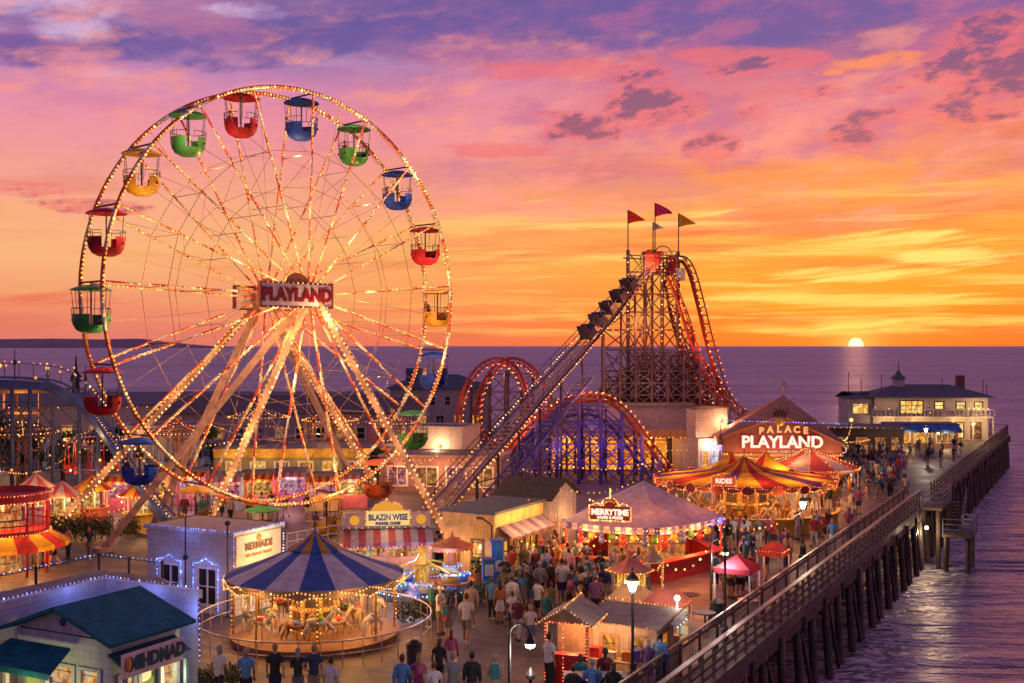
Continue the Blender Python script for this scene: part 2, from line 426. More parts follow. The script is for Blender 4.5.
# rosy fringes, then cores
CL = [(585, 128, 66, 16, .9), (560, 118, 40, 9, .7), (655, 108, 56, 34, 1.0), (640, 75, 44, 20, .7), (712, 150, 34, 20, .9), (752, 119, 22, 14, .7), (850, 147, 28, 16, .95), (890, 128, 50, 11, .8), (935, 118, 50, 12, .7), (1000, 82, 74, 48, 1.0), (940, 95, 40, 16, .6), (980, 128, 60, 12, .6), (895, 98, 24, 10, .6), (740, 72, 60, 12, .6), (820, 100, 40, 10, .5), (30, 200, 60, 10, .5), (95, 215, 60, 9, .6)]
fr = patch(CL + [(560, 70, 120, 12, .7), (780, 68, 60, 12, .8), (720, 60, 60, 10, .8), (500, 150, 90, 10, .6)], nA, .50, .80)
sky = mix_(nt, mul(fr, .62), sky, s2l((236, 104, 112)))
sky = mix_(nt, mul(patch([(872, 76, 60, 11, 1), (842, 82, 34, 6, .9), (905, 70, 30, 9, .8)], nA, .70, 1.05), .8), sky, s2l((255, 142, 86)))
den = patch(CL, math_(nt, 'MULTIPLY_ADD', torn(60, 110, 7.7, 1.2, 5), .45, math_(nt, 'MULTIPLY_ADD', nA, 1.3, -.37)), .66, .98, .38)
ccol = ramp(nt, zf, stops([(.0, (190, 80, 80)), (.15, (160, 78, 104)), (.2, (124, 74, 116)), (.28, (92, 72, 138)), (.6, (60, 54, 100))]))
sky = mix_(nt, mul(den, .88), sky, ccol)
# away from the sunset and overhead: dusk
back = ramp(nt, zf, stops([(0, (180, 124, 140)), (.1, (160, 112, 144)), (.3, (134, 96, 136)), (.6, (122, 92, 132))]))
bf = nd(nt, 'ShaderNodeMapRange', {0: Y, 1: .55, 2: -.25}, interpolation_type='SMOOTHSTEP').outputs[0]
sky = mix_(nt, bf, sky, back)
# sun on the horizon with its aureole
dt = nd(nt, 'ShaderNodeVectorMath', {0: dirv, 1: SUN}, operation='DOT_PRODUCT').outputs['Value']
ang = math_(nt, 'ARCCOSINE', math_(nt, 'MINIMUM', dt, 1.0))
ael = math_(nt, 'POWER', 2.718, math_(nt, 'MULTIPLY', ang, -20.0))
sky = mix_(nt, mul(ael, .26), sky, (1.0, .40, .05))
ael2 = math_(nt, 'POWER', 2.718, math_(nt, 'MULTIPLY', ang, -80.0))
ael2 = mul(ael2, .8)
sky = mix_(nt, ael2, sky, (1.3, .70, .16))
disc = nd(nt, 'ShaderNodeMapRange', {0: ang, 1: .0062, 2: .0054}).outputs[0]
sky = mix_(nt, disc, sky, (2.2, 1.7, .8))
nish = nd(nt, 'ShaderNodeTexSky', sky_type='NISHITA', sun_disc=False, sun_elevation=R(1.5), sun_rotation=math.atan2(SUN.x, SUN.y))
bg1 = nd(nt, 'ShaderNodeBackground', {0: sky, 1: 1.0})
bg2 = nd(nt, 'ShaderNodeBackground', {0: nish.outputs[0], 1: .012})
ad = nd(nt, 'ShaderNodeAddShader', {0: bg1.outputs[0], 1: bg2.outputs[0]})
nd(nt, 'ShaderNodeOutputWorld', {0: ad.outputs[0]})
w.cycles.sampling_method = 'MANUAL'; w.cycles.sample_map_resolution = 1024

sl = bpy.data.lights.new('sun', 'SUN'); sl.energy = .05; sl.angle = R(1); sl.color = (1, .46, .2)
so = bpy.data.objects.new('sun', sl); COL.objects.link(so)
sd = Vector((SUN.x, SUN.y, math.tan(R(3.0)))).normalized()
so.rotation_euler = sd.to_track_quat('Z', 'Y').to_euler(); so.location = (60, 200, 60)
# ------------------------------------------------------------------ setting: sea, headland, pier
WATER = -4.3
def sea_mat():
    m, nt = new_mat('sea_water')
    tc = nd(nt, 'ShaderNodeTexCoord').outputs['Object']
    def n(sx, sy, s, det, dist=.4):
        mp = nd(nt, 'ShaderNodeMapping', {'Vector': tc, 'Scale': (sx, sy, 1)}).outputs[0]
        return nd(nt, 'ShaderNodeTexNoise', {'Vector': mp, 'Scale': s, 'Detail': det, 'Roughness': .6, 'Distortion': dist}).outputs[0]
    h = math_(nt, 'ADD', math_(nt, 'ADD', math_(nt, 'MULTIPLY', n(.06, .22, 1, 3), 3.2), math_(nt, 'MULTIPLY', n(.45, 1.0, 1, 4), .9)), math_(nt, 'MULTIPLY', n(.006, .03, 1, 4), 22.0))
    bp = nd(nt, 'ShaderNodeBump', {'Height': h, 'Strength': 1.0, 'Distance': .55}).outputs[0]
    lanes = math_(nt, 'ADD', math_(nt, 'ADD', math_(nt, 'MULTIPLY', n(.0012, .006, 1, 4), .34), math_(nt, 'MULTIPLY', n(.006, .028, 1, 4), .33)), math_(nt, 'MULTIPLY', n(.03, .12, 1, 3), .33))
    lanes = nd(nt, 'ShaderNodeMapRange', {0: lanes, 1: .40, 2: .60}).outputs[0]      # wind lanes: differing sheen put into colour and gloss share
    c = mix_(nt, lanes, (.022, .04, .13), (.10, .08, .135))
    # broken foam, thickest close to the piles
    rt = nd(nt, 'ShaderNodeMapping', {'Vector': tc, 'Rotation': (0, 0, -PIER), 'Location': (0, 0, 0)}).outputs[0]
    vx = nd(nt, 'ShaderNodeSeparateXYZ', {0: rt}).outputs[0]
    near = nd(nt, 'ShaderNodeMapRange', {0: vx, 1: FO + 1.0, 2: FO + 9.0, 3: .26, 4: 0.0}, interpolation_type='SMOOTHSTEP').outputs[0]
    f = math_(nt, 'ADD', n(.8, 1.5, 1.3, 7, 1.2), near)
    fm = nd(nt, 'ShaderNodeMapRange', {0: f, 1: .74, 2: .82}).outputs[0]
    c = mix_(nt, fm, c, (.5, .48, .52))
    ro = math_(nt, 'MULTIPLY_ADD', fm, .4, .34)
    df = nd(nt, 'ShaderNodeBsdfDiffuse', {'Color': c, 'Normal': bp})
    gl = nd(nt, 'ShaderNodeBsdfGlossy', {'Color': (1.0, .87, .90, 1), 'Roughness': ro, 'Normal': bp})  # rosy sky tint put into the sheen colour
    fc = nd(nt, 'ShaderNodeLayerWeight', {0: .5, 'Normal': bp}).outputs['Facing']
    fc = nd(nt, 'ShaderNodeMapRange', {0: fc, 1: .45, 2: 1.0, 3: .08, 4: math_(nt, 'MULTIPLY_ADD', lanes, .34, .52)}).outputs[0]
    bs = nd(nt, 'ShaderNodeMixShader', {0: fc, 1: df.outputs[0], 2: gl.outputs[0]})
    nd(nt, 'ShaderNodeOutputMaterial', {0: bs.outputs[0]})
    return m
FO = E0.dot(V)
m = MB(); xs = 90000
m.add([(-xs, -2000, 0), (xs, -2000, 0), (xs, xs, 0), (-xs, xs, 0)], [(0, 1, 2, 3)])
solo('sea', m, sea_mat(), kind='structure', loc=(0, 0, WATER))

# far headland at the left
m = MB(); pts = []
n = 60
for i in range(n + 1):
    px = -320 + i * 8.4
    k = max(0, min(1, (184 - px) / 60)); h = 9.0 * (k ** .8) * (1 + .16 * mnoise.noise(Vector((px * .02, 3, 0))) + .05 * mnoise.noise(Vector((px * .11, 1, 0))))
    pts.append((px, h))
D = 9000.0; vs = []
for px, h in pts:
    a = At(px, D); vs += [(a.x, a.y, WATER - 2), (a.x * 1.0, a.y + 500, h * D / F + H * .0), (a.x * 1.05, a.y + 2600, WATER - 2)]
fs = []
for i in range(n):
    for j in (0, 1): fs.append((i * 3 + j, i * 3 + 3 + j, i * 3 + 4 + j, i * 3 + 1 + j))
m.add(vs, fs)
solo('headland_hills', m, mat('far_hill', (.20, .12, .17), var=.15, scale=.002, bump=0), kind='structure', smooth=True)  # purple haze put into the hill colour

# the pier deck
def deck_mat():
    m, nt = new_mat('boardwalk_planks')
    tc = nd(nt, 'ShaderNodeTexCoord').outputs['Object']
    br = nd(nt, 'ShaderNodeTexBrick', {'Vector': tc, 'Scale': 1.0, 'Mortar Size': .022, 'Brick Width': 4.2, 'Row Height': .27, 'Color1': (.16, .11, .10, 1), 'Color2': (.072, .05, .05, 1), 'Mortar': (.025, .02, .02, 1), 'Bias': -.1})
    n1 = nd(nt, 'ShaderNodeTexNoise', {'Vector': tc, 'Scale': .35, 'Detail': 6, 'Roughness': .65}).outputs[0]
    n2 = nd(nt, 'ShaderNodeTexNoise', {'Vector': tc, 'Scale': 3.5, 'Detail': 5, 'Roughness': .7}).outputs[0]
    c = mix_(nt, math_(nt, 'MULTIPLY', ramp(nt, n1, [(.4, (0, 0, 0)), (.7, (1, 1, 1))]), .6), br.outputs[0], (.052, .038, .04))
    c = mix_(nt, ramp(nt, n2, [(.58, (0, 0, 0)), (.8, (.5, .5, .5))]), c, (.17, .12, .11))
    b = nd(nt, 'ShaderNodeBump', {'Height': math_(nt, 'SUBTRACT', math_(nt, 'MULTIPLY', n2, .4), br.outputs['Fac']), 'Strength': .4, 'Distance': .02}).outputs[0]
    ro = math_(nt, 'MULTIPLY_ADD', n1, .5, .32)
    bs = nd(nt, 'ShaderNodeBsdfPrincipled', {'Base Color': c, 'Roughness': ro, 'Normal': b, 'Specular IOR Level': .45})
    nd(nt, 'ShaderNodeOutputMaterial', {0: bs.outputs[0]})
    return m
TEND = 128.0
def loc2(p): d = Vector(p) - E0; return (d.dot(V), d.dot(U))
fl = loc2((-170, 185, 0))
poly = [(.35, -80), (.35, TEND), fl, loc2((-170, 20, 0)), loc2((-60, -40, 0))]
m = MB(); m.prism([(a, b, -.42) for a, b in poly], (0, 0, .42))
solo('pier_deck', m, deck_mat(), kind='structure', loc=E0, rz=PIER)

# edge beams, piles, braces under the seaward edge
T = thing('pier_edge_beam', 'long dark timber edge beam and joists under the pier deck', 'beam', E0, PIER)
m = MB(); m.bx(.1, .34, -60, TEND, -.85, -.1); part(T, 'fascia', m, TIMBER)
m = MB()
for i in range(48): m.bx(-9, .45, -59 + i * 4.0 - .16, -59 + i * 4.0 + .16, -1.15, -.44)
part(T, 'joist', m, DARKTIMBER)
def pile_mesh(seed):
    r = random.Random(seed); m = MB()
    m.tube([(0, 0, -7), (r.uniform(-.05, .05), 0, -4), (0, r.uniform(-.04, .04), -2), (0, 0, -.45)], [.21, .2, .18, .17], 9)
    return m.data('piling', TIMBER, smooth=True)
pm = [pile_mesh(i) for i in range(4)]
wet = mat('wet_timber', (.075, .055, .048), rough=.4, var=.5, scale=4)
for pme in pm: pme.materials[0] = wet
LBL = {0: 'outermost round timber piling standing in the water under the pier edge', 1: 'second row timber piling standing in shadow under the pier'}
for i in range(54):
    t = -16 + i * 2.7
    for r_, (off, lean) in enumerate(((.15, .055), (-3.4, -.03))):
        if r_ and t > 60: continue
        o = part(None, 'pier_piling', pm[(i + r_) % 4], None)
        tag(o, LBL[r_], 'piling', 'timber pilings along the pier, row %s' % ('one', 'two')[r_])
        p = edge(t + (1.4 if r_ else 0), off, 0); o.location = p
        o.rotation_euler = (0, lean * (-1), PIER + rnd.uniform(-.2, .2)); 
for i in range(0, 52, 2):
    t = -16 + i * 2.7
    m = MB(); m.beam(edge(t, .36, -.9) , edge(t + 2.6, .45, -5.2), .16, .1); a = edge(t, .3, 0)
    T = thing('diagonal_brace', 'slanting timber brace between two outer pilings of the pier', 'brace', a, 0, 'slanting braces between the pilings'); part(T, 'plank', m, wet, world=True)

# railings
def railing(name, label, off, t0, t1, step, rails, h, topw, mesh=None, solid=None):
    a = edge(t0, off); T = thing(name, label, 'railing', a, PIER + PI / 2)
    L = t1 - t0
    pm_ = MB(); pm_.box((0, 0, h / 2), (.09, .09, h)); pme = pm_.data('post', TIMBER)
    n = int(L / step)
    for i in range(n + 1):
        o = part(T, 'post', pme, None); o.location = (i * L / n, 0, 0)
    m = MB(); m.bx(-.05, L + .05, -topw / 2, topw / 2, h, h + .06); part(T, 'top_rail', m, mat('rail_wood', (.22, .14, .11), rough=.42, var=.3, spec=.7))
    m = MB()
    for z in rails: m.bx(0, L, -.075, -.047, z - .05, z + .05)
    part(T, 'lower_rail', m, TIMBER)
    if mesh:
        m = MB(); k = int(L / .16)
        for i in range(k): m.bx(i * L / k, i * L / k + .018, .05, .068, .08, h - .03)
        for j in range(5): m.bx(0, L, .07, .084, .12 + j * .2, .136 + j * .2)
        part(T, 'mesh_panel', m, mesh)
    if solid:
        m = MB()
        for i in range(n): m.bx(i * L / n + .06, (i + 1) * L / n - .06, .046, .06, .1, h - .05)
        part(T, 'panel', m, solid)
    return T
steel = mat('blue_grey_steel', (.16, .17, .25), rough=.4, metal=.4)
railing('pier_railing', 'outer timber pier railing with broad top rail above the water, near stretch', .2, -24, 51.5, 1.25, (.25, .55, .85), 1.12, .2)
railing('pier_railing', 'inner pier railing of blue grey wire mesh one step in from the outer near stretch', -.85, -24, 51.5, 2.0, (1.0,), 1.15, .1, mesh=steel)
railing('pier_railing', 'far stretch of timber pier railing beyond the stair landing, out to the pier end', .2, 57.5, TEND, 1.6, (.25, .55, .85), 1.12, .16)
T = thing('pier_railing', 'short timber railing across the far end of the pier', 'railing', edge(TEND - .3, .2), PIER)
m = MB()
for i in range(10): m.box((-i * 2.0, 0, .55), (.09, .09, 1.1))
part(T, 'posts', m, TIMBER); T.children[0].name = 'baluster'
m = MB(); m.bx(-18, .1, -.08, .08, 1.1, 1.16); part(T, 'top_rail', m, TIMBER)
# stair landing
T = thing('stair_landing', 'timber landing with steps and rails hanging off the pier edge over the water', 'landing', edge(54.4, .3), PIER)
m = MB(); m.bx(0.06, 1.4, -2.8, 2.8, -.2, -.02); part(T, 'upper_platform', m, TIMBER)
m = MB(); m.bx(1.45, 3.4, -3.4, -.2, -1.9, -1.72); part(T, 'lower_platform', m, TIMBER)
m = MB()
for i in range(8): m.bx(1.42 + i * .02, 2.3 + i * .02, 2.6 - .38 * i - .36, 2.6 - .38 * i, -.18 - .2 * i - .05, -.18 - .2 * i)
for x in (1.4, 2.4): m.beam((x, 2.7, -.2), (x, -.4, -1.85), .07, .22)
part(T, 'stairs', m, TIMBER)
m = MB()
def fence_run(m, pts, h=1.05, step=1.0):
    for a, b in zip(pts, pts[1:]):
        a, b = Vector(a), Vector(b); n = max(1, int((b - a).length / step))
        for i in range(n + 1):
            p = a.lerp(b, i / n); m.beam(p, p + Vector((0, 0, h)), .07)
        for z in (h, h * .66, h * .33): m.beam(a + Vector((0, 0, z)), b + Vector((0, 0, z)), .06)
fence_run(m, [(.1, -2.75, 0), (1.38, -2.75, 0), (1.38, 2.2, 0)]); fence_run(m, [(.1, 2.75, 0), (1.36, 2.75, 0)])
fence_run(m, [(2.4, 2.7, -.2), (2.4, -.3, -1.75)]); fence_run(m, [(1.5, -3.35, -1.72), (3.35, -3.35, -1.72), (3.35, -.3, -1.72), (2.5, -.25, -1.72)])
part(T, 'handrail', m, steel)
for x, y, z in ((1.1, -2.4, -.2), (1.1, 2.4, -.2), (3.1, -3.1, -1.9), (3.1, -.5, -1.9), (1.7, -3.1, -1.9)):
    m = MB(); m.tube([(x, y, -7), (x, y, z)], .17, 8); part(T, 'piling', m, wet)
lm = MB(); lm.ball((-.5, -2.9, -1.35), .14); T2 = thing('under_deck_lamp', 'small lit lamp fixed under the pier edge by the stair landing', 'lamp', edge(53.3, .3), PIER)
lm = MB(); lm.ball((.5, -2.6, -1.3), .12); part(T2, 'bulb', lm, L_LANTERN); lm = MB(); lm.bx(.44, .56, -2.66, -2.54, -1.17, -.2); part(T2, 'bracket', lm, DARKMETAL)
lamp(edge(50.7, .9, -1.6), 60, (1, .75, .4))
# ------------------------------------------------------------------ ferris wheel
WC = Vector((-12.93, 66, 0)); WR, WW, WH, WA = 11.75, 1.17, 14.0, R(46.2)
T = thing('ferris_wheel', 'tall white ferris wheel strung with amber bulbs and coloured gondolas', 'ferris wheel', WC, WA)
rimA = mat('rim_white', (.6, .5, .45), rough=.4); rimB = mat('rim_orange', (.55, .13, .05), rough=.4)
N = 18; A0 = 0
GDEG = [5, 25, 45, 65.5, 85, 105, 122.5, 140, 158.5, 178, 198.5, 219, 240, 262, 284, 305, 325, 345]; SA = [R(g) for g in GDEG]
def wp(a, r, y): return Vector((r * math.cos(a), y, WH + r * math.sin(a)))
for y in (-WW, WW):
    m = MB(); seg = 108
    for i in range(seg):
        a, b = 2 * PI * i / seg, 2 * PI * (i + 1) / seg
        m.tube([wp(a, WR, y), wp((a + b) / 2, WR, y), wp(b, WR, y)], .105, 8, (i // 3) % 2)
    rim = part(T, 'rim', m, [rimA, rimB], smooth=True)
    m = bulbs([wp(2 * PI * i / 330 , WR - .02, y - .13) for i in range(330) if (i // 12) % 5 != 4], .066)
    part(rim, 'light_string', m, B_AMBER)
    m = bulbs([wp(2 * PI * i / 260 , WR - .1, y + .10) for i in range(260) if (i // 7) % 3 != 2], .045)
    part(rim, 'light_string', m, B_WARM)
# spokes: one mesh each, front and rear planes
hubr = .75
def spoke_mesh(y0, y1):
    m = MB(); n = 9
    for i in range(n):
        a, b = Vector((hubr, y0, 0)).lerp(Vector((WR - .1, y1, 0)), i / n), Vector((hubr, y0, 0)).lerp(Vector((WR - .1, y1, 0)), (i + 1) / n)
        m.tube([a, b], .058, 6, i % 2)
    return m.data('spoke', [mat('spoke_red', (.55, .05, .03), rough=.4), rimA], smooth=True)
for y0, y1 in ((-2.0, -WW), (2.0, WW)):
    sm = spoke_mesh(y0, y1)
    sb = [bulbs([Vector((hubr, y0, 0)).lerp(Vector((WR, y1, 0)), t / 50) + Vector((0, -.09, .03)) for t in [h * .5 for h in range(4, 100)] if (t + q * 13) % 24 < w_], .044).data('light_string', B_AMBER) for q, w_ in ((0, 21), (1, 17), (2, 24))]
    for k in range(N):
        a = SA[k]
        o = part(T, 'spoke', sm, None); o.location = (0, 0, WH); o.rotation_euler = (0, -a, 0)
        part(o, 'light_string', sb[k % 3], None)
# cross lattice between the two spoke planes, and thin cable rings
m = MB()
for k in range(N):
    a = SA[k]
    rr = [4.0, 6.0, 8.0, 10.0]
    for i in range(len(rr) - 1):
        f = 1 if i % 2 else -1
        m.beam(wp(a, rr[i], f * (2.0 - .07 * rr[i])), wp(a, rr[i + 1], -f * (2.0 - .07 * rr[i + 1])), .022)
    for r_ in (5.2, 8.2): m.beam(wp(a, r_, -1.55), wp(a, r_, 1.55), .035)
part(T, 'cross_bracing', m, mat('cable_tan', (.30, .19, .15), rough=.4))
m = MB()
for r_, y in ((6.2, -1.55), (8.3, -1.4), (6.2, 1.55), (8.3, 1.4)):
    for k in range(N * 1):
        a, b = SA[k], SA[(k + 1) % N]
        m.beam(wp(a, r_, y), wp(b, r_, y), .024)
for k in range(N):
    a = SA[k] + PI / N
    for y in ((-WW,) if k % 2 else (WW,)): m.beam(wp(a, WR, y), wp(a + (.35 if k % 2 else -.35), hubr, y * 1.6), .017)
part(T, 'cable', m, mat('cable_tan', (.30, .19, .15), rough=.4))
# hub
m = MB(); vs = []
for y, r_ in ((-2.35, .35), (-2.3, .8), (-1.9, .85), (-1.85, .5), (1.85, .5), (1.9, .85), (2.3, .8), (2.35, .35)): vs.append((r_, y))
ring = MB(); ring.lathe(vs, (0, 0, 0), 20); m.add([(x, z, WH + y) for x, y, z in ring.v], ring.f); part(T, 'hub', m, mat('hub_steel', (.3, .2, .16), rough=.4, metal=.5), smooth=False)
m = bulbs([Vector((.62 * math.cos(a), -2.42, WH + .62 * math.sin(a))) for a in [2 * PI * i / 22 for i in range(22)]], .07); part(T, 'hub_light', m, B_AMBER)
# signs on both sides of the hub
def text_mb(txt, size, depth=.04, bold=.0, sx=1.0, font_track=1.0):
    cu = bpy.data.curves.new('lettering', 'FONT'); cu.body = txt; cu.size = size; cu.extrude = depth / 2; cu.offset = bold; cu.align_x = 'CENTER'; cu.align_y = 'CENTER'
    cu.space_character = font_track; cu.resolution_u = 3
    o = bpy.data.objects.new('lettering', cu); COL.objects.link(o)
    dg = bpy.context.evaluated_depsgraph_get(); me = bpy.data.meshes.new_from_object(o.evaluated_get(dg))
    m = MB(); m.add([(v.co.x * sx, -v.co.z, v.co.y) for v in me.vertices], [tuple(p.vertices) for p in me.polygons])
    bpy.data.objects.remove(o); bpy.data.meshes.remove(me); bpy.data.curves.remove(cu)
    return m
def shift(m, d, s=(1, 1, 1)):
    m.v = [(x * s[0] + d[0], y * s[1] + d[1], z * s[2] + d[2]) for x, y, z in m.v]; return m
signface = mat('sign_face_pink_white', (.66, .54, .56), rough=.5)
for side in (-1, 1):
    yy = side * 2.62; SX = -1.2 if side < 0 else .6
    sg = MB(); sg.bx(-2.35 + SX, 2.35 + SX, yy - .09, yy + .09, WH - .62, WH + .62)
    so_ = part(T, 'sign', sg, signface, label='white hub sign reading PLAYLAND' if side < 0 else 'back hub sign')
    fr = MB()
    for z in (-.66, .66): fr.bx(-2.42 + SX, 2.42 + SX, yy - .13, yy + .13, WH + z - .05, WH + z + .05)
    for x in (-2.38 + SX, 2.38 + SX): fr.bx(x - .05, x + .05, yy - .13, yy + .13, WH - .61, WH + .61)
    part(so_, 'sign_frame', fr, mat('sign_frame_red', (.22, .06, .05)))
    cr = MB(); cr.prism([(.75 * math.cos(a) + SX, yy - .06, WH + .72 + .5 * math.sin(a)) for a in [PI * i / 14 for i in range(15)]], (0, .12, 0)); part(so_, 'crest', cr, mat('crest_orange', (.45, .16, .07)))
    if side < 0:
        tx = text_mb('PLAYLAND', .98, .05, .05, .95); part(so_, 'lettering', shift(tx, (SX, yy - .12, WH - .02)), mat('letter_red', (.26, .01, .02), rough=.4))
        eb = bulbs(along([(-2.3 + SX, yy - .16, WH - .66), (2.3 + SX, yy - .16, WH - .66)], .33) + along([(-2.3 + SX, yy - .16, WH + .66), (2.3 + SX, yy - .16, WH + .66)], .33), .045); part(so_, 'light_string', eb, B_WARM)
    st = MB()
    for x in (-.5, .5): st.beam((x, side * 2.3, WH), (x, yy - side * .09, WH), .12)
    part(so_, 'bracket', st, DARKMETAL)
# support legs: front hub and rear hub to the ground
inv = Matrix.Rotation(-WA, 3, 'Z')
def toW(p): return inv @ (Vector(p) - WC)
legs = [((-.25, -2.45), G(200, 545), 1), ((.3, -2.45), G(458, 553), 1), ((-.3, -2.2), G(102, 551), 0), ((-.2, 2.2), G(50, 533), 1), ((0, 2.45), G(148, 536), 0), ((.3, 2.4), G(394, 515), 1), ((.15, 2.2), G(362, 500), 0)]
Wcam = toW((0, 0, H))
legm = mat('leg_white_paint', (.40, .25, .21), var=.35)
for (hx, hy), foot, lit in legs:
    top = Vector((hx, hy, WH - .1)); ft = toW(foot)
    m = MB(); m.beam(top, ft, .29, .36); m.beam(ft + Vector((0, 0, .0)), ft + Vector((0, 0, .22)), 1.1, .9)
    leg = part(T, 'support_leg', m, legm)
    if lit:
        d = (ft - top).normalized(); sidev = d.cross(Wcam - (top + ft) / 2).normalized(); toc = (Wcam - (top + ft) / 2); toc = (toc - d * toc.dot(d)).normalized()
        for s_ in (.2, -.13):
            part(leg, 'light_string', bulbs([p + sidev * s_ + toc * .22 for p in along([top.lerp(ft, .06), top.lerp(ft, .97)], .30)], .078), B_WARM if s_ < 0 else B_AMBER)
# gondolas
def tub(m, r, h):
    prof = [(.04, -h), (r * .45, -h * .97), (r * .75, -h * .82), (r * .93, -h * .56), (r, -h * .28), (r * 1.0, 0)]
    n = 24
    sk = lambda i, k: i >= 3 and (min((k - 6) % n, (6 - k) % n) <= 1 or min((k - 18) % n, (18 - k) % n) <= 1)
    m.lathe(prof, (0, 0, 0), n, skip=sk); m.lathe([(a * .94, b * .97 + .0) for a, b in prof], (0, 0, .0), n, skip=sk)
    return m
gcol = {'red': mat('gondola_red', (.34, .012, .03), rough=.55, spec=.2, var=.4), 'blue': mat('gondola_blue', (.015, .05, .40), rough=.6, spec=.15, var=.4), 'green': mat('gondola_green', (.04, .24, .06), rough=.35), 'yellow': mat('gondola_yellow', (.65, .36, .03), rough=.35), 'orange': mat('gondola_orange', (.6, .12, .03), rough=.35)}
can = MB(); can.lathe([(1.02, -.14), (1.0, -.09), (.75, .02), (.42, .12), (.05, .17)], (0, 0, 0), 24)
can.lathe([(1.0, -.14), (.75, -.02), (.4, .07), (.02, .1)], (0, 0, 0), 24)
pst = MB()
for i in range(6):
    a = PI / 3 * i + PI / 6; pst.tube([(.97 * math.cos(a), .97 * math.sin(a), -.18), (.86 * math.cos(a), .86 * math.sin(a), -1.35)], .017, 5)
for i in range(24): 
    a = 2 * PI * i / 24; b = 2 * PI * (i + 1) / 24
    if i % 12 in (5, 6): continue
    pst.beam((.93 * math.cos(a), .93 * math.sin(a), -1.02), (.93 * math.cos(b), .93 * math.sin(b), -1.02), .03)
    if i % 2: pst.beam((.93 * math.cos(a), .93 * math.sin(a), -1.02), (.93 * math.cos(a), .93 * math.sin(a), -1.36), .025)
pst.tube([(0, 0, .0), (0, 0, -2.0)], .045, 6)
seat = MB(); seat.bx(-.85, -.4, -.5, .5, -1.68, -1.58); seat.bx(.4, .85, -.5, .5, -1.68, -1.58)
tb = shift(tub(MB(), .92, .98), (0, 0, -1.32))
pm_, sm_ = pst.data('post', DARKMETAL), seat.data('bench', DARKMETAL)
cm, tm = {}, {}
order = ['red', 'yellow_', 'blue', 'green'] 
cols = {105: 'red', 85: 'blue', 65.5: 'green', 45: 'blue', 25: 'red', 5: 'yellow', 345: 'blue', 325: 'green', 305: 'orange', 284: 'yellow', 262: 'green', 240: 'yellow', 219: 'blue', 198.5: 'red', 178: 'green', 158.5: 'red', 140: 'yellow', 122.5: 'green'}
ax = MB(); ax.tube([(0, -WW, .3), (0, WW, .3)], .05, 6); am = ax.data('axle', DARKMETAL)
GOND = []
for deg, c in cols.items():
    if c not in cm:
        cm[c] = can.data('canopy', gcol[c], smooth=True); tm[c] = tb.data('tub', gcol[c], smooth=True)
    p = wp(R(deg), WR, 0)
    g = bpy.data.objects.new('gondola', None); COL.objects.link(g); g.parent = T; g.location = p - Vector((0, 0, .3)); g['label'] = c + ' gondola'
    g.rotation_euler.z = rnd.uniform(-.25, .25) - WA * .5
    a_ = part(g, 'axle', am, None); a_.rotation_euler.z = -g.rotation_euler.z
    GOND.append((deg, c, g))
    part(g, 'canopy', cm[c], None); part(g, 'tub', tm[c], None); part(g, 'post', pm_, None); part(g, 'bench', sm_, None)
# glow of the strings on the wheel's own steel
rot = Matrix.Rotation(WA, 3, 'Z')
def fromW(p): return WC + rot @ Vector(p)
for k in range(12):
    lamp(fromW(wp(2 * PI * k / 12 + .2, WR - .9, -WW - .7)), 60)
for k in range(7):
    lamp(fromW(wp(2 * PI * k / 7, 4.6, -2.3)), 65)
for k in range(8): lamp(fromW(wp(2 * PI * k / 8 + .3, 2.6, -2.6)), 40, (1, .42, .1))
for k in range(9): lamp(fromW(wp(2 * PI * k / 9 + .1, 8.2, 0)), 45, (1, .42, .12))
lamp(fromW((0, -3.6, WH - 1.2)), 45); lamp(fromW((0, 3.6, WH - 1.5)), 45)
for (hx, hy), foot, lit in legs:
    if lit:
        for t in (.26, .42, .58, .74, .9):
            p = fromW(Vector((hx, hy, WH)).lerp(toW(foot), t)); lamp(p + (Vector((0, 0, H)) - p).normalized() * .9, 10)
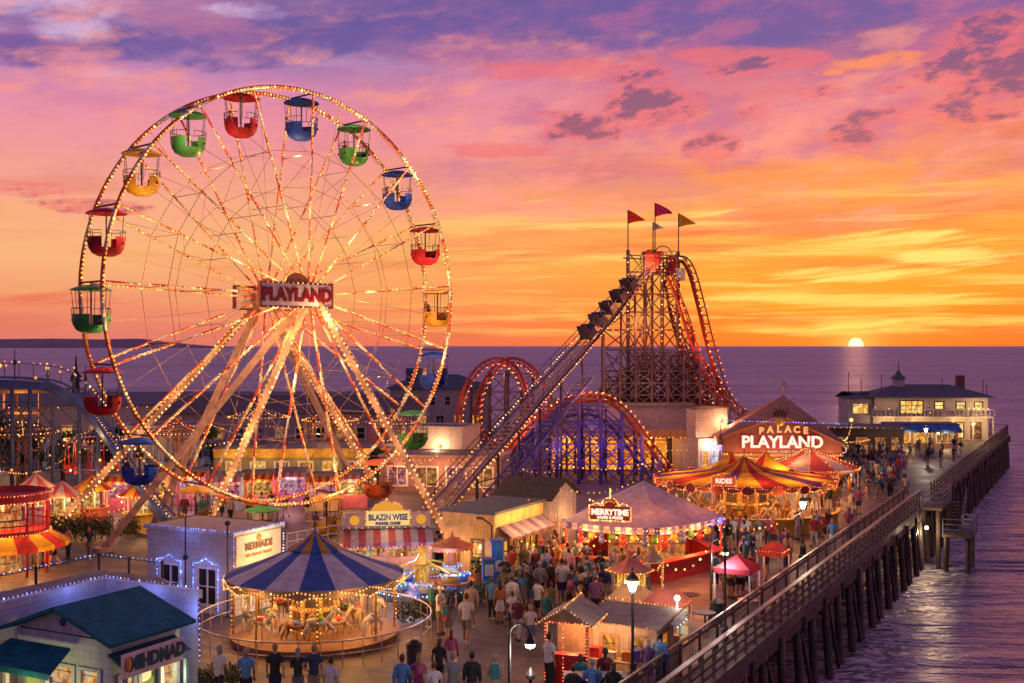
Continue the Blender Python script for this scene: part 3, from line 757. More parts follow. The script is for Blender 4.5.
# ------------------------------------------------------------------ roller coasters
trackred = mat('track_red', (.36, .05, .025), rough=.4); trackpale = mat('track_pale', (.45, .30, .30), rough=.4, metal=.2)
colm = mat('column_brown_violet', (.10, .06, .085), rough=.5); purplem = PURPLE
def track(T, pts, gauge=1.0, railm=trackred, tie=.55, spine=True, string=None, step=.55, up=Vector((0, 0, 1)), k=8, walk=False, br=.06, normals=None):
    c = catmull(pts, k); n = len(c); L, Rr, S, nrm = [], [], [], []
    for i in range(n):
        t = (c[min(i + 1, n - 1)] - c[max(i - 1, 0)]).normalized()
        u = normals(i / (n - 1), c[i]) if normals else up
        a = t.cross(u).normalized(); b = a.cross(t)
        L.append(c[i] - a * gauge / 2); Rr.append(c[i] + a * gauge / 2); S.append(c[i] - b * .45); nrm.append((a, b))
    for side in (L, Rr):
        m = MB(); m.tube(side, .07, 6); part(T, 'rail', m, railm, smooth=True, world=True)
    m = MB()
    if spine: m.tube(S, .16, 6)
    tl = along(c, tie)
    j = 0
    for p in tl:
        j = min(range(n), key=lambda q: (c[q] - p).length_squared)
        a, b = nrm[j]
        m.beam(p - a * gauge / 2, p + a * gauge / 2, .07)
        if spine: m.beam(p - a * gauge / 2, p - b * .45, .05); m.beam(p + a * gauge / 2, p - b * .45, .05)
    part(T, 'track_ties', m, railm, world=True)
    if walk:
        m = MB()
        for i in range(n - 1):
            for sgn in (-1, 1):
                a0, a1 = nrm[i][0] * sgn, nrm[i + 1][0] * sgn
                p, q = c[i], c[i + 1]
                m.slab([p + a0 * .62, p + a0 * .82, q + a1 * .82, q + a1 * .62] if sgn > 0 else [p + a0 * .82, p + a0 * .62, q + a1 * .62, q + a1 * .82], .05)
                for z in (.5, .95): m.beam(p + a0 * .85 + Vector((0, 0, z)), q + a1 * .85 + Vector((0, 0, z)), .045)
                if i % 2 == 0: m.beam(p + a0 * .85 - Vector((0, 0, .1)), p + a0 * .85 + Vector((0, 0, .95)), .045)
        part(T, 'walkway', m, colm, world=True)
    if string:
        for side, s_ in ((L, 0), (Rr, 1)):
            w_ = .95 / .5 if walk else 1.25
            pp = [c[i] + (side[i] - c[i]) * w_ + nrm[i][1] * .12 for i in range(n)]
            part(T, 'light_string', bulbs(along(pp, step), br), string[s_], world=True)
    return c
def columns(T, tops, r=.12, m_=colm, base=0.0, lean=0.0):
    for p in tops:
        p = Vector(p); b = Vector((p.x, p.y, base))
        m = MB(); m.tube([b, p], r, 7); part(T, 'column', m, m_, smooth=True, world=True)
def lattice(T, xs, ys, d, m_=colm, w=.085, zig=True, tops=None, name='bracing', d2=None):
    """horizontals and crossing diagonals between columns at pixel columns xs and rows ys, in a plane at distance d"""
    m = MB(); z = [H - (y - HY) * d / F for y in ys]; x = [(p - CX) * d / F for p in xs]
    ok = lambda i, j: tops is None or z[j] <= tops[i] + .3
    for j in range(len(z)):
        for i in range(len(x) - 1):
            if ok(i, j) and ok(i + 1, j): m.beam((x[i], d, z[j]), (x[i + 1], d, z[j]), w * 1.2)
    for j in range(len(z) - 1):
        for i in range(len(x) - 1):
            if ok(i, j + 1) and ok(i + 1, j + 1) and (ok(i, j) or ok(i + 1, j)):
                if ok(i + 1, j): m.beam((x[i], d, z[j + 1]), (x[i + 1], d, z[j]), w)
                if ok(i, j): m.beam((x[i], d + .12, z[j]), (x[i + 1], d + .12, z[j + 1]), w)
    part(T, name, m, m_, world=True)

# ---- the tall one: tower, lift hill, drops
T = thing('roller_coaster', 'tall steel roller coaster tower with long straight lift hill and red lit drops', 'roller coaster', At(650, 105))
CO = T
lift = [P(434, 514, 72), P(470, 472, 76.5), P(505, 433, 81.5), P(540, 393, 87.5), P(575, 354, 95), P(610, 315, 101.2), P(635, 286, 103.2), P(650, 270, 104.3), P(660, 263, 105), P(672, 262, 106)]
lc = track(T, lift, 1.1, trackpale, .7, True, (B_WARM, B_AMBER), .5, walk=True, br=.062, k=5)
low = [p + Vector((1.3, .6, -1.7)) for p in (lift[0], lift[1], lift[2], lift[3], lift[4])]
sup = [p - Vector((0, 0, .6)) for p in lc[3:38:3]]
columns(T, sup, .11, colm); m = MB()
for p, q in zip(sup, sup[1:]):
    lv = [z for z in range(2, 18, 3) if z < p.z]
    for z in lv: m.beam((p.x, p.y, z), (q.x, q.y, z), .08)
    for z0, z1 in zip(lv, lv[1:]): m.beam((p.x, p.y, z0), (q.x, q.y, z1), .07); m.beam((p.x, p.y, z1), (q.x, q.y, z0), .07)
part(T, 'lift_bracing', m, colm, world=True)
for x_, y0, y1 in ((628, 256, 330), (662, 262, 345), (680, 258, 350)): part(T, 'light_string', bulbs(along([P(x_, y0, 103.7), P(x_, y1, 103.7)], .55), .06), B_ORANGE, world=True)
part(T, 'light_string', bulbs(along([P(600, 330, 103.7), P(696, 330, 103.7)], .6) , .06), B_AMBER, world=True)
track(T, low, 1.0, purplem, .9, True, None, k=4)
tx = [603, 628, 645, 662, 678, 693]; zs = [252, 272, 294, 312, 330, 350, 371, 395, 415, 440]
for d in (104, 105.8, 107.5):
    tops = [H - (y - HY) * d / F for y in (330, 250, 258, 258, 252, 330)]
    columns(T, [((px - CX) * d / F, d, t) for px, t in zip(tx, tops)], .17)
    lattice(T, tx, zs, d, tops=tops, w=.115)
m = MB()
for px in tx:
    for y in zs[2:]:
        if px in (603, 693) and y < 330: continue
        m.beam(P(px, y, 104), At(px, 107.5, P(px, y, 104).z) if False else Vector((P(px, y, 104).x, 107.5, P(px, y, 104).z)), .09)
part(T, 'cross_beam', m, colm, world=True)
# wide low trestle round the tower
wx = [575, 590, 605, 620, 636, 652, 668, 684, 700, 715, 730, 742]
def wtop(px): return max(352, 412 - (px - 568) * .86 if px < 640 else (352 if px < 698 else 352 + (px - 698) * 1.32))
for d in (100.8, 102.5, 108.5, 110):
    tops = [H - (wtop(px) - HY) * d / F for px in wx]
    columns(T, [((px - CX) * d / F, d, t) for px, t in zip(wx, tops)], .11)
    lattice(T, wx, [352, 361, 371, 383, 395, 407, 420, 440], d, tops=tops, w=.08)
# inner layers of the trestle: closer columns, heavier dark beams
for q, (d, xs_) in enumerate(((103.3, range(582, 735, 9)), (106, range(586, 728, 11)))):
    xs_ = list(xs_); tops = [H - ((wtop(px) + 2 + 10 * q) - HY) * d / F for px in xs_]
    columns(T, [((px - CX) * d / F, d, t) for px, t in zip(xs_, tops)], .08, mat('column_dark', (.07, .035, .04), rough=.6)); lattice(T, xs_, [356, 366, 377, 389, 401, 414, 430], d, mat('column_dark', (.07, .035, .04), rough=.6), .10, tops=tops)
# drops at the right, red with bulbs
track(T, [P(672, 262, 106), P(682, 256, 105.5), P(692, 268, 105), P(701, 300, 104.5), P(709, 335, 104), P(716, 362, 103.5), P(725, 388, 103), P(736, 406, 102.5), P(746, 412, 102)], 1.0, trackred, .8, True, (B_RED, B_ORANGE), .6, br=.07)
track(T, [P(662, 264, 107), P(668, 280, 107), P(674, 310, 106.5), P(684, 345, 106), P(696, 375, 105.5), P(706, 398, 105), P(714, 412, 104.5)], 1.0, trackred, .8, True, (B_ORANGE, B_RED), .7, br=.065)
track(T, [P(672, 275, 103.5), P(682, 300, 103.5), P(692, 330, 103.2), P(703, 360, 103), P(716, 388, 102.5), P(728, 408, 102)], .9, trackred, .9, True, (B_RED, B_RED), .8, br=.06)
# cabin and machinery at the crest
m = MB(); c = P(652, 263, 105.5); m.box(c + Vector((0, 0, -.1)), (1.5, 1.6, 1.9)); m.box(c + Vector((1.9, 0, -.3)), (1.1, 1.4, 1.7)); m.box(c + Vector((0, 0, .95)), (1.8, 1.9, .14)); part(T, 'machine_cabin', m, RED, world=True)
m = MB(); c = P(680.5, 275, 104); m.box(c, (.75, .6, 1.0)); m.box(c + Vector((0, 0, .55)), (.85, .7, .1)); part(T, 'control_box', m, mat('box_pale_blue', (.35, .42, .55)), world=True)
m = MB()
a = [P(627, 255, 104), P(645, 256, 104), P(662, 255, 104), P(680, 256, 104)]
for p, q in zip(a, a[1:]): m.beam(p, q, .12); m.beam(p + Vector((0, 3.5, 0)), q + Vector((0, 3.5, 0)), .12)
m.tube([P(640 + 22 * (.5 - .5 * math.cos(PI * i / 10)), 262 - 12 * math.sin(PI * i / 10), 105) for i in range(11)], .06, 5)
m.tube([P(655 + 16 * (.5 - .5 * math.cos(PI * i / 10)), 254 - 8 * math.sin(PI * i / 10), 105) for i in range(11)], .05, 5)
part(T, 'crest_frame', m, colm, world=True)
for px, y, d, pw_, c_ in ((650, 262, 103, 90, (1, .35, .1)), (668, 300, 101, 80, (1, .25, .08)), (640, 320, 102.5, 80, (1, .4, .12)), (700, 350, 101, 80, (1, .2, .06)), (655, 385, 98.5, 45, (1, .35, .1)), (610, 390, 98, 45, (1, .4, .12)), (715, 395, 98.5, 50, (1, .2, .06)), (600, 335, 98.5, 60, (1, .5, .2)), (560, 380, 95, 60, (1, .45, .2)), (520, 425, 91, 60, (1, .45, .2)), (480, 470, 88, 50, (1, .45, .2)), (652, 222, 102, 60, (1, .6, .3))): lamp(P(px, y, d), pw_, c_, .3)  # glow on tower and tracks; the last is added to brighten the flags
# flags
def flag_mesh(w_, h_, up, seed):
    m = MB(); vs = []; nx = 10
    for i in range(nx + 1):
        u = i / nx; y = .18 * math.sin(u * 5 + seed) * u; sag = -.25 * u * u * h_
        top, bot = h_ * (1 - .5 * u) if not up else h_ * (1 - .42 * u), h_ * (.46 * u)
        for e in (-.015, .015): vs += [(u * w_, y + e, bot + sag), (u * w_, y + e, top + sag)]
    fs = []
    for i in range(nx):
        b = i * 4; fs += [(b, b + 4, b + 5, b + 1), (b + 3, b + 7, b + 6, b + 2)]
    return m.add(vs, fs)
for px, pyt, pyb, col_, nm, lab in [(628, 211, 252, (.8, .07, .06), 'red', 'red pennant flag on the left pole of the coaster tower'), (655, 204, 256, (.65, .05, .28), 'magenta', 'crimson flag on the tallest pole of the coaster tower'), (653, 223, 256, (.75, .68, .66), 'white', 'small white flag hung below the crimson one on the coaster tower'), (678.5, 214.5, 256, (.9, .55, .06), 'yellow', 'yellow flag on the right pole of the coaster tower')]:
    d = 104.1 + (.9 if nm == 'white' else 0); b = P(px, pyb, d); tp = P(px, pyt - 1, d)
    f = thing('flag', lab, 'flag', b)
    m = MB(); m.tube([(0, 0, -.3), (0, 0, (tp - b).z)], .055, 6); pl = part(f, 'flagpole', m, DARKMETAL)
    s_ = .62 if nm == 'white' else 1
    c_ = part(f, 'flag_cloth', flag_mesh(1.5 * s_, 1.25 * s_, nm == 'magenta', px), cloth('flag_' + nm, col_, .75), smooth=True); c_.location = (.04, 0, (tp - b).z - 1.25 * s_)
# coaster train
def car_mesh():
    m = MB(); m.box((0, 0, .35), (1.7, 1.2, .7), taper=.9); m.box((-.75, 0, .85), (.2, 1.1, .75)); m.box((.1, 0, .8), (.16, 1.05, .55)); m.box((.8, 0, .7), (.14, 1.1, .3))
    return m
carm = shift(car_mesh(), (0, 0, 0), (.62, .95, 1.0)).data('coaster_car', mat('car_charcoal', (.09, .07, .10), rough=.35))
wheels = MB()
for x in (-.55, .55):
    for y in (-.5, .5): wheels.tube([(x, y - .06, 0), (x, y + .06, 0)], .13, 8)
whm = wheels.data('wheel_set', DARKMETAL)
nose = MB(); nose.ball((.95, 0, .4), (.5, .5, .35), 10, 6)
ti = min(range(len(lc)), key=lambda i: abs(CX + F * lc[i].x / lc[i].y - 586))
tj = min(range(len(lc)), key=lambda i: abs(CX + F * lc[i].x / lc[i].y - 629))
a_, b_ = lc[ti], lc[tj]; dr = (b_ - a_).normalized(); sdv = dr.cross(Vector((0, 0, 1))).normalized(); upv = sdv.cross(dr)
rotm = Matrix((dr, -sdv, upv)).transposed().to_4x4()
TR = thing('coaster_train', 'dark coaster train of five cars climbing the lift hill towards the crest', 'coaster train', a_)
for i in range(5):
    p = a_.lerp(b_, i / 4) + upv * .22
    g = part(TR, 'coaster_car', carm, None); g.matrix_local = Matrix.Translation(p - a_) @ rotm
    part(g, 'wheel_set', whm, None)
    if i == 4: part(g, 'nose_cone', nose, carm.materials[0], smooth=True)
TRAIN = [(a_.lerp(b_, i / 4) + upv * .42, math.atan2(dr.y, dr.x)) for i in range(5)]

# ---- twin loop
T = thing('coaster_loop', 'red corkscrew coaster loop with two bulb lit arches behind the lift hill', 'roller coaster', At(505, 113))
A1 = [P(463, 440, 112), P(462, 412, 112), P(468, 390, 112), P(480, 371, 112), P(495, 363, 112), P(509, 367, 112.5), P(519, 381, 113), P(523, 400, 113.5), P(520, 420, 114), P(508, 436, 114)]
B1 = [P(508, 436, 114), P(493, 441, 114.5), P(482, 430, 115), P(480, 410, 115), P(485, 388, 115), P(498, 369, 115), P(514, 362.5, 115), P(530, 371, 115), P(541, 386, 115), P(549, 404, 115), P(556, 425, 115)]
ctr = At(505, 113.5, 6.0)
def inward(t, p): 
    v = ctr - p; v.y *= .2; return v.normalized()
track(T, A1 + B1[1:], .8, trackred, .5, True, (B_RED, B_ORANGE), .6, normals=inward, k=5, br=.07)
columns(T, [P(px, y, 116.2) for px, y in ((471, 388), (508, 362), (533, 374), (490, 371))], .15)
columns(T, [P(px, y, 110.8) for px, y in ((505, 371), (521, 392))], .12)
lattice(T, [471, 490, 508, 533], [374, 392, 410, 428], 116.2, tops=[H - (y - HY) * 116.2 / F for y in (388, 371, 362, 374)], w=.10)

for px, y, d in ((468, 400, 110), (500, 372, 111), (535, 385, 113), (500, 425, 112)): lamp(P(px, y, d), 30, (1, .25, .08), .3)
# ---- purple hill
T = thing('coaster_hill', 'purple coaster hill with red lit track above lattice columns', 'roller coaster', At(600, 94))
hill = [P(470, 497, 92), P(492, 467, 92.5), P(515, 436, 93), P(540, 413, 93.5), P(565, 399, 94), P(590, 394, 94), P(610, 397, 94), P(630, 413, 94), P(655, 446, 94), P(678, 474, 94), P(700, 492, 94)]
track(T, hill, 1.0, trackred, .6, True, (B_RED, B_ORANGE), .55, br=.07)
hill2 = [p + Vector((-.6, 3.4, -1.4)) for p in hill[1:]]
track(T, hill2, 1.0, purplem, .8, True, None)
def hy(px):
    for a, b in zip([(470, 497), (492, 467), (515, 436), (540, 413), (565, 399), (590, 394), (610, 397), (630, 413), (655, 446), (678, 474)], [(492, 467), (515, 436), (540, 413), (565, 399), (590, 394), (610, 397), (630, 413), (655, 446), (678, 474), (700, 492)]):
        if a[0] <= px <= b[0]: return a[1] + (b[1] - a[1]) * (px - a[0]) / (b[0] - a[0])
px_ = [500, 518, 536, 557, 579, 601, 622, 642, 660]
for d in (93.2, 96.2):
    tops = [H - (hy(p) + 5 - HY) * d / F for p in px_]
    columns(T, [((p - CX) * d / F, d, t) for p, t in zip(px_, tops)], .16, purplem)
    lattice(T, px_, [404, 424, 444, 464, 484], d, purplem, .10, tops=tops)
for d in (95.0,):
    xs_ = list(range(494, 672, 14)); tops = [H - (hy(p) + 12 - HY) * d / F for p in xs_]
    lattice(T, xs_, [410, 421, 432, 444, 456, 470, 484], d, mat('column_violet_dark', (.09, .05, .16), rough=.5), .07, tops=tops); columns(T, [((p - CX) * d / F, d, t) for p, t in list(zip(xs_, tops))[::2]], .09, mat('column_violet_dark', (.09, .05, .16), rough=.5))
for px, y, d, pw_, c_ in ((520, 425, 91.5, 40, (1, .3, .1)), (590, 388, 92, 40, (1, .25, .08)), (650, 435, 92, 40, (1, .25, .08)), (560, 450, 91, 26, (.3, .18, 1)), (620, 455, 91, 26, (.3, .18, 1)), (590, 430, 98, 20, (.35, .2, 1))): lamp(P(px, y, d), pw_, c_, .3)
# ------------------------------------------------------------------ buildings
LIT = lit_room('lit_interior_amber', [(.5, .14, .02), (1, .38, .05), (1, .62, .16)], 1.3)
LIT_DIM = lit_room('lit_interior_dim', [(.20, .06, .02), (.55, .20, .05), (.9, .45, .12)], .9)
LIT_GREEN = lit_room('lit_interior_green', [(.25, .35, .02), (.5, .6, .05), (.8, .75, .2)], 1.0, .5)
LIT_SHOP = lit_room('lit_shop', [(.35, .08, .03), (.9, .34, .07), (.95, .72, .32), (.25, .4, .36)], 1.15, 2.6)
LIT_PINK = lit_room('lit_pink', [(.3, .05, .08), (.7, .16, .2), (.95, .45, .3)], .8, 1.4)
def wall_holes(m, fn, w, h, ops, th=.18, mi=0):
    xs = sorted(set([0, w] + [a for o in ops for a in o[:2]])); zs = sorted(set([0, h] + [a for o in ops for a in o[2:4]]))
    for i in range(len(xs) - 1):
        for j in range(len(zs) - 1):
            cx, cz = (xs[i] + xs[i + 1]) / 2, (zs[j] + zs[j + 1]) / 2
            if any(o[0] < cx < o[1] and o[2] < cz < o[3] for o in ops): continue
            q = [fn(a, b, c) for a, b, c in ((xs[i], 0, zs[j]), (xs[i + 1], 0, zs[j]), (xs[i + 1], th, zs[j]), (xs[i], th, zs[j]), (xs[i], 0, zs[j + 1]), (xs[i + 1], 0, zs[j + 1]), (xs[i + 1], th, zs[j + 1]), (xs[i], th, zs[j + 1]))]
            m.add(q, [(3, 2, 1, 0), (4, 5, 6, 7), (0, 1, 5, 4), (1, 2, 6, 5), (2, 3, 7, 6), (3, 0, 4, 7)], mi)
def opening(T, fn, o, framem):
    """o = (x0, x1, z0, z1, kind, pane material)"""
    x0, x1, z0, z1 = o[:4]; kind = o[4] if len(o) > 4 else 'window'; pm = o[5] if len(o) > 5 else GLASS
    if kind == 'open': return
    def bx(m, a0, a1, n0, n1, c0, c1):
        q = [fn(a, b, c) for a, b, c in ((a0, n0, c0), (a1, n0, c0), (a1, n1, c0), (a0, n1, c0), (a0, n0, c1), (a1, n0, c1), (a1, n1, c1), (a0, n1, c1))]
        m.add(q, [(3, 2, 1, 0), (4, 5, 6, 7), (0, 1, 5, 4), (1, 2, 6, 5), (2, 3, 7, 6), (3, 0, 4, 7)])
    t = min(.09, (x1 - x0) * .12); m = MB()
    bx(m, x0 - .05, x0 + t, -.05, .1, z0, z1); bx(m, x1 - t, x1 + .05, -.05, .1, z0, z1); bx(m, x0 + t, x1 - t, -.05, .1, z1 - t, z1); bx(m, x0 + t, x1 - t, -.07, .1, z0, z0 + t)
    n = max(1, round((x1 - x0) / .75))
    for i in range(1, n): bx(m, x0 + (x1 - x0) * i / n - .025, x0 + (x1 - x0) * i / n + .025, -.02, .08, z0 + t, z1 - t)
    if kind == 'window' and z1 - z0 > .7: bx(m, x0 + t, x1 - t, -.018, .078, (z0 + z1) / 2 - .02, (z0 + z1) / 2 + .02)
    fr = part(T, 'door' if kind == 'door' else ('shop_window' if kind == 'shop' else 'window'), m, framem)
    m = MB(); bx(m, x0 + t * .6, x1 - t * .6, .045, .06, z0 + t * .6, z1 - t * .6); part(fr, 'pane', m, pm)
def shell(T, w, d, h, wallm, front=(), right=(), left=(), back=(), framem=WHITE, x0=0.0, y0=0.0, z0=0.0, name='wall'):
    """four walls of a box x0..x0+w, y0..y0+d (front faces -y) with real openings, frames and panes"""
    sides = [(lambda s, n, z: (x0 + s, y0 + n, z0 + z), w, front), (lambda s, n, z: (x0 + w - n, y0 + s, z0 + z), d, right), (lambda s, n, z: (x0 + n, y0 + d - s, z0 + z), d, left), (lambda s, n, z: (x0 + w - s, y0 + d - n, z0 + z), w, back)]
    m = MB()
    for k, (fn, L, ops) in enumerate(sides):
        f2 = fn if k in (0, 3) else (lambda s, n, z, fn=fn, L=L: fn(min(max(s, .182), L - .182), n, z))
        wall_holes(m, f2, L, h, list(ops))
    part(T, name, m, wallm)
    for fn, L, ops in sides:
        for o in ops: opening(T, fn, o, framem)
def flat_roof(T, x0, x1, y0, y1, z, m_=GREYROOF, par=.0, over=.15, parm=WHITE):
    m = MB(); m.bx(x0 - over, x1 + over, y0 - over, y1 + over, z + .003, z + .14); r = part(T, 'roof', m, m_)
    if par:
        m = MB(); o = over + .004
        m.bx(x0 - o, x1 + o, y0 - o, y0 - o + .14, z, z + par); m.bx(x0 - o, x1 + o, y1 + o - .14, y1 + o, z, z + par)
        m.bx(x0 - o, x0 - o + .14, y0 - o + .141, y1 + o - .141, z, z + par); m.bx(x1 + o - .14, x1 + o, y0 - o + .141, y1 + o - .141, z, z + par)
        part(r, 'parapet', m, parm)
    return r
def gable_roof(T, x0, x1, y0, y1, z, rise, axis, m_, over=.3, gm=None, th=.1):
    m = MB()
    if axis == 'y':
        c = (x0 + x1) / 2; k = rise / ((x1 - x0) / 2)
        for sx in (x0 - over, x1 + over):
            q = [(sx, y0 - over, z - k * over), (c, y0 - over, z + rise), (c, y1 + over, z + rise), (sx, y1 + over, z - k * over)]
            if sx > c: q = q[::-1]
            m.slab([(a, b, e + th + .02) for a, b, e in q], th)
        r = part(T, 'roof', m, m_)
        if gm:
            g = MB()
            for yy in (y0 + .0, y1 - .18): g.prism([(x0, yy, z), (x1, yy, z), (c, yy, z + rise)], (0, .18, 0))
            part(T, 'gable', g, gm)
    else:
        c = (y0 + y1) / 2; k = rise / ((y1 - y0) / 2)
        for sy in (y0 - over, y1 + over):
            q = [(x0 - over, sy, z - k * over), (x1 + over, sy, z - k * over), (x1 + over, c, z + rise), (x0 - over, c, z + rise)]
            if sy > c: q = q[::-1]
            m.slab([(a, b, e + th + .02) for a, b, e in q], th)
        r = part(T, 'roof', m, m_)
        if gm:
            g = MB()
            for xx in (x0, x1 - .18): g.prism([(xx, y0, z), (xx, y1, z), (xx, c, z + rise)], (.18, 0, 0))
            part(T, 'gable', g, gm)
    return r
def hip_roof(T, x0, x1, y0, y1, z, rise, m_, over=.4, inset=None):
    x0 -= over; x1 += over; y0 -= over; y1 += over; c = (y0 + y1) / 2; i = inset if inset is not None else (y1 - y0) / 2
    m = MB(); v = [(x0, y0, z), (x1, y0, z), (x1, y1, z), (x0, y1, z), (x0 + i, c, z + rise), (x1 - i, c, z + rise), (x0, y0, z - .12), (x1, y0, z - .12), (x1, y1, z - .12), (x0, y1, z - .12)]
    m.add(v, [(0, 1, 5, 4), (1, 2, 5), (2, 3, 4, 5), (3, 0, 4), (0, 6, 7, 1), (1, 7, 8, 2), (2, 8, 9, 3), (3, 9, 6, 0), (9, 8, 7, 6)])
    return part(T, 'roof', m, m_)
def awning(T, x0, x1, y, z, out, drop, mats, n=10, val=.22, name='awning'):
    """striped canvas awning on the side y (projects to -y)"""
    m = MB()
    for i in range(n):
        a, b = x0 + (x1 - x0) * i / n, x0 + (x1 - x0) * (i + 1) / n
        m.slab([(a, y - out, z - drop), (b, y - out, z - drop), (b, y, z), (a, y, z)], .03, i % 2)
        k = 4
        for j in range(k):
            u0, u1 = a + (b - a) * j / k, a + (b - a) * (j + 1) / k
            s0, s1 = [val * (.75 + .35 * math.sin(PI * q / k)) for q in (j, j + 1)]
            m.add([(u0, y - out - .01, z - drop), (u1, y - out - .01, z - drop), (u1, y - out - .01, z - drop - s1), (u0, y - out - .01, z - drop - s0)], [(0, 1, 2, 3)], i % 2)
    return part(T, name, m, mats)
def string(T, pts, mt, step=.2, r=.035, closed=False, name='light_string'):
    return part(T, name, bulbs(along(pts, step, closed), r), mt)
def neon(T, name, txt, size, mt, at_, rot=None, bold=.02, sx=1.0, depth=.05):
    m = shift(text_mb(txt, size, depth, bold, sx), at_); return part(T, name, m, mt)
def wl(T, p): return T.matrix_basis @ Vector(p)

TEAL = mat('teal_roof_tiles', (.012, .13, .18), spec=.15, rough=.85, plank=(.22, 1), var=.3); TEALD = mat('teal_trim', (.02, .10, .13), rough=.5)
# 1 -- white L shaped building with blue strings, and the teal roofed shop in its corner
C1 = Vector((-13.0, 36.7, 0))
T = thing('flat_roofed_building', 'white flat roofed building edged with blue string lights, wrapped round the teal roofed shop', 'building', C1, PIER)
LP = [(-2.2, -9), (0, -9), (0, 0), (3.9, 0), (.7, 1.8), (-2.2, 1.8)]
m = MB(); m.prism([(x, y, 0) for x, y in LP], (0, 0, 3.54)); part(T, 'wall', m, mat('wall_white_boards', (.55, .56, .62), plank=(.24, 2), var=.14))
m = MB(); m.prism([(-2.05, -9, 3.543), (-.15, -9, 3.543), (-.15, .15, 3.543), (3.55, .15, 3.543), (.65, 1.7, 3.543), (-2.05, 1.7, 3.543)], (0, 0, .03)); rf = part(T, 'roof', m, mat('roof_felt', (.22, .19, .21), rough=.8, var=.35))
m = MB(); m.bx(-.14, .02, -9.02, .14, 3.542, 3.79); m.bx(.021, 3.97, -.02, .14, 3.542, 3.79); part(rf, 'parapet', m, WHITE)
z = 3.85
string(T, [(-.05, -9, z), (-.05, .05, z), (3.9, .05, z), (3.97, .02, 1.6)], B_BLUE, .16, .03)
string(T, [(-2.2, -9, 4.09), (-2.2, 1.8, 4.09), (.7, 1.8, 4.09), (.7, 1.8, 3.8)], B_BLUE, .2, .028)
m = MB()
for p in ((-2.2, -6), (-2.2, -3.2), (-2.2, -.8), (-2.2, 1.8), (-.8, 1.8), (.7, 1.8)): m.box((p[0], p[1], 3.82), (.06, .06, .6))
m.beam((-2.2, -9, 4.04), (-2.2, 1.8, 4.04), .025); m.beam((-2.2, 1.8, 4.04), (.7, 1.8, 4.04), .025); part(T, 'light_rail', m, DARKMETAL)
m = MB(); m.bx(-1.4, -.8, -4, -3.3, 3.57, 3.99); part(T, 'roof_vent', m, GREYROOF)
for p in ((.5, -1.5, 3.9), (2.2, -.5, 3.79), (3.97, -.3, 3.2)): lamp(wl(T, p), 4, (.2, .28, 1), .3)
T = thing('shop', 'small shop with teal tiled gable roof, green lit windows and painted sign', 'shop', C1, PIER)
shell(T, 3.7, 2.6, 3.15, mat('wall_pale_blue', (.42, .47, .56), plank=(.2, 2), var=.15), [(.25, 1.05, .6, 2.35, 'shop', LIT_GREEN), (1.25, 2.3, .6, 2.35, 'shop', LIT_SHOP), (2.5, 3.3, .6, 2.35, 'shop', LIT_SHOP)], [(.25, .85, .3, 2.2, 'shop', LIT_SHOP), (1.0, 1.7, .0, 2.2, 'door', LIT_GREEN), (1.85, 2.4, .3, 2.2, 'shop', LIT_SHOP)], framem=mat('frame_blue_white', (.45, .5, .58)), x0=.68, y0=-3.85)
gable_roof(T, .68, 4.38, -3.85, -1.35, 3.2, .66, 'y', TEAL, .38, mat('gable_white', (.5, .5, .56), plank=(.18, 2)))
m = MB(); m.slab([(.35, -5.0, 2.42), (3.3, -5.0, 2.42), (3.0, -4.02, 2.86), (.6, -4.02, 2.86)], .06); m.add([(.35, -5.0, 2.42), (3.3, -5.0, 2.42), (3.3, -5.0, 2.25), (.35, -5.0, 2.25)], [(0, 1, 2, 3)])
part(T, 'porch_roof', m, TEAL)
m = MB()
for x in (.45, 1.5, 3.2): m.bx(x - .06, x + .06, -4.95, -4.83, 0, 2.3)
part(T, 'porch_post', m, WHITE)
m = MB(); m.slab([(5.05, -4.0, 2.5), (5.05, -1.5, 2.5), (4.4, -1.5, 2.85), (4.4, -4.0, 2.85)], .06); part(T, 'side_awning', m, TEALD)
m = MB()
for y in (-3.9, -2.7, -1.6): m.bx(4.9, 5.0, y - .05, y + .05, 0, 2.25)
part(T, 'awning_post', m, mat('post_blue', (.10, .18, .28)))
s_ = part(T, 'sign_board', MB().bx(5.06, 5.13, -4.15, -1.9, 2.3, 2.95), mat('sign_pinkwhite', (.66, .5, .52)))
tx = text_mb('MIHDMAD', .52, .03, .025, .95); m = MB(); m.add([(5.15 - y * .5, -2.9 + x * .9, 2.63 + z) for x, y, z in tx.v], tx.f); part(s_, 'lettering', m, mat('lettering_dark_teal', (.01, .07, .09)))
m = MB(); m.ball((5.15, -3.97, 2.66), (.03, .12, .2), 8, 6); part(s_, 'emblem', m, ORANGE)
m = MB(); m.ball((2.53, -3.88, 3.5), (.12, .04, .12), 10, 6); part(T, 'gable_vent', m, TEALD)
lamp(wl(T, (2.6, -5.3, 1.7)), 16, (1, .85, .35), .3); lamp(wl(T, (5.0, -2.0, 1.8)), 14, (1, .8, .35), .3)

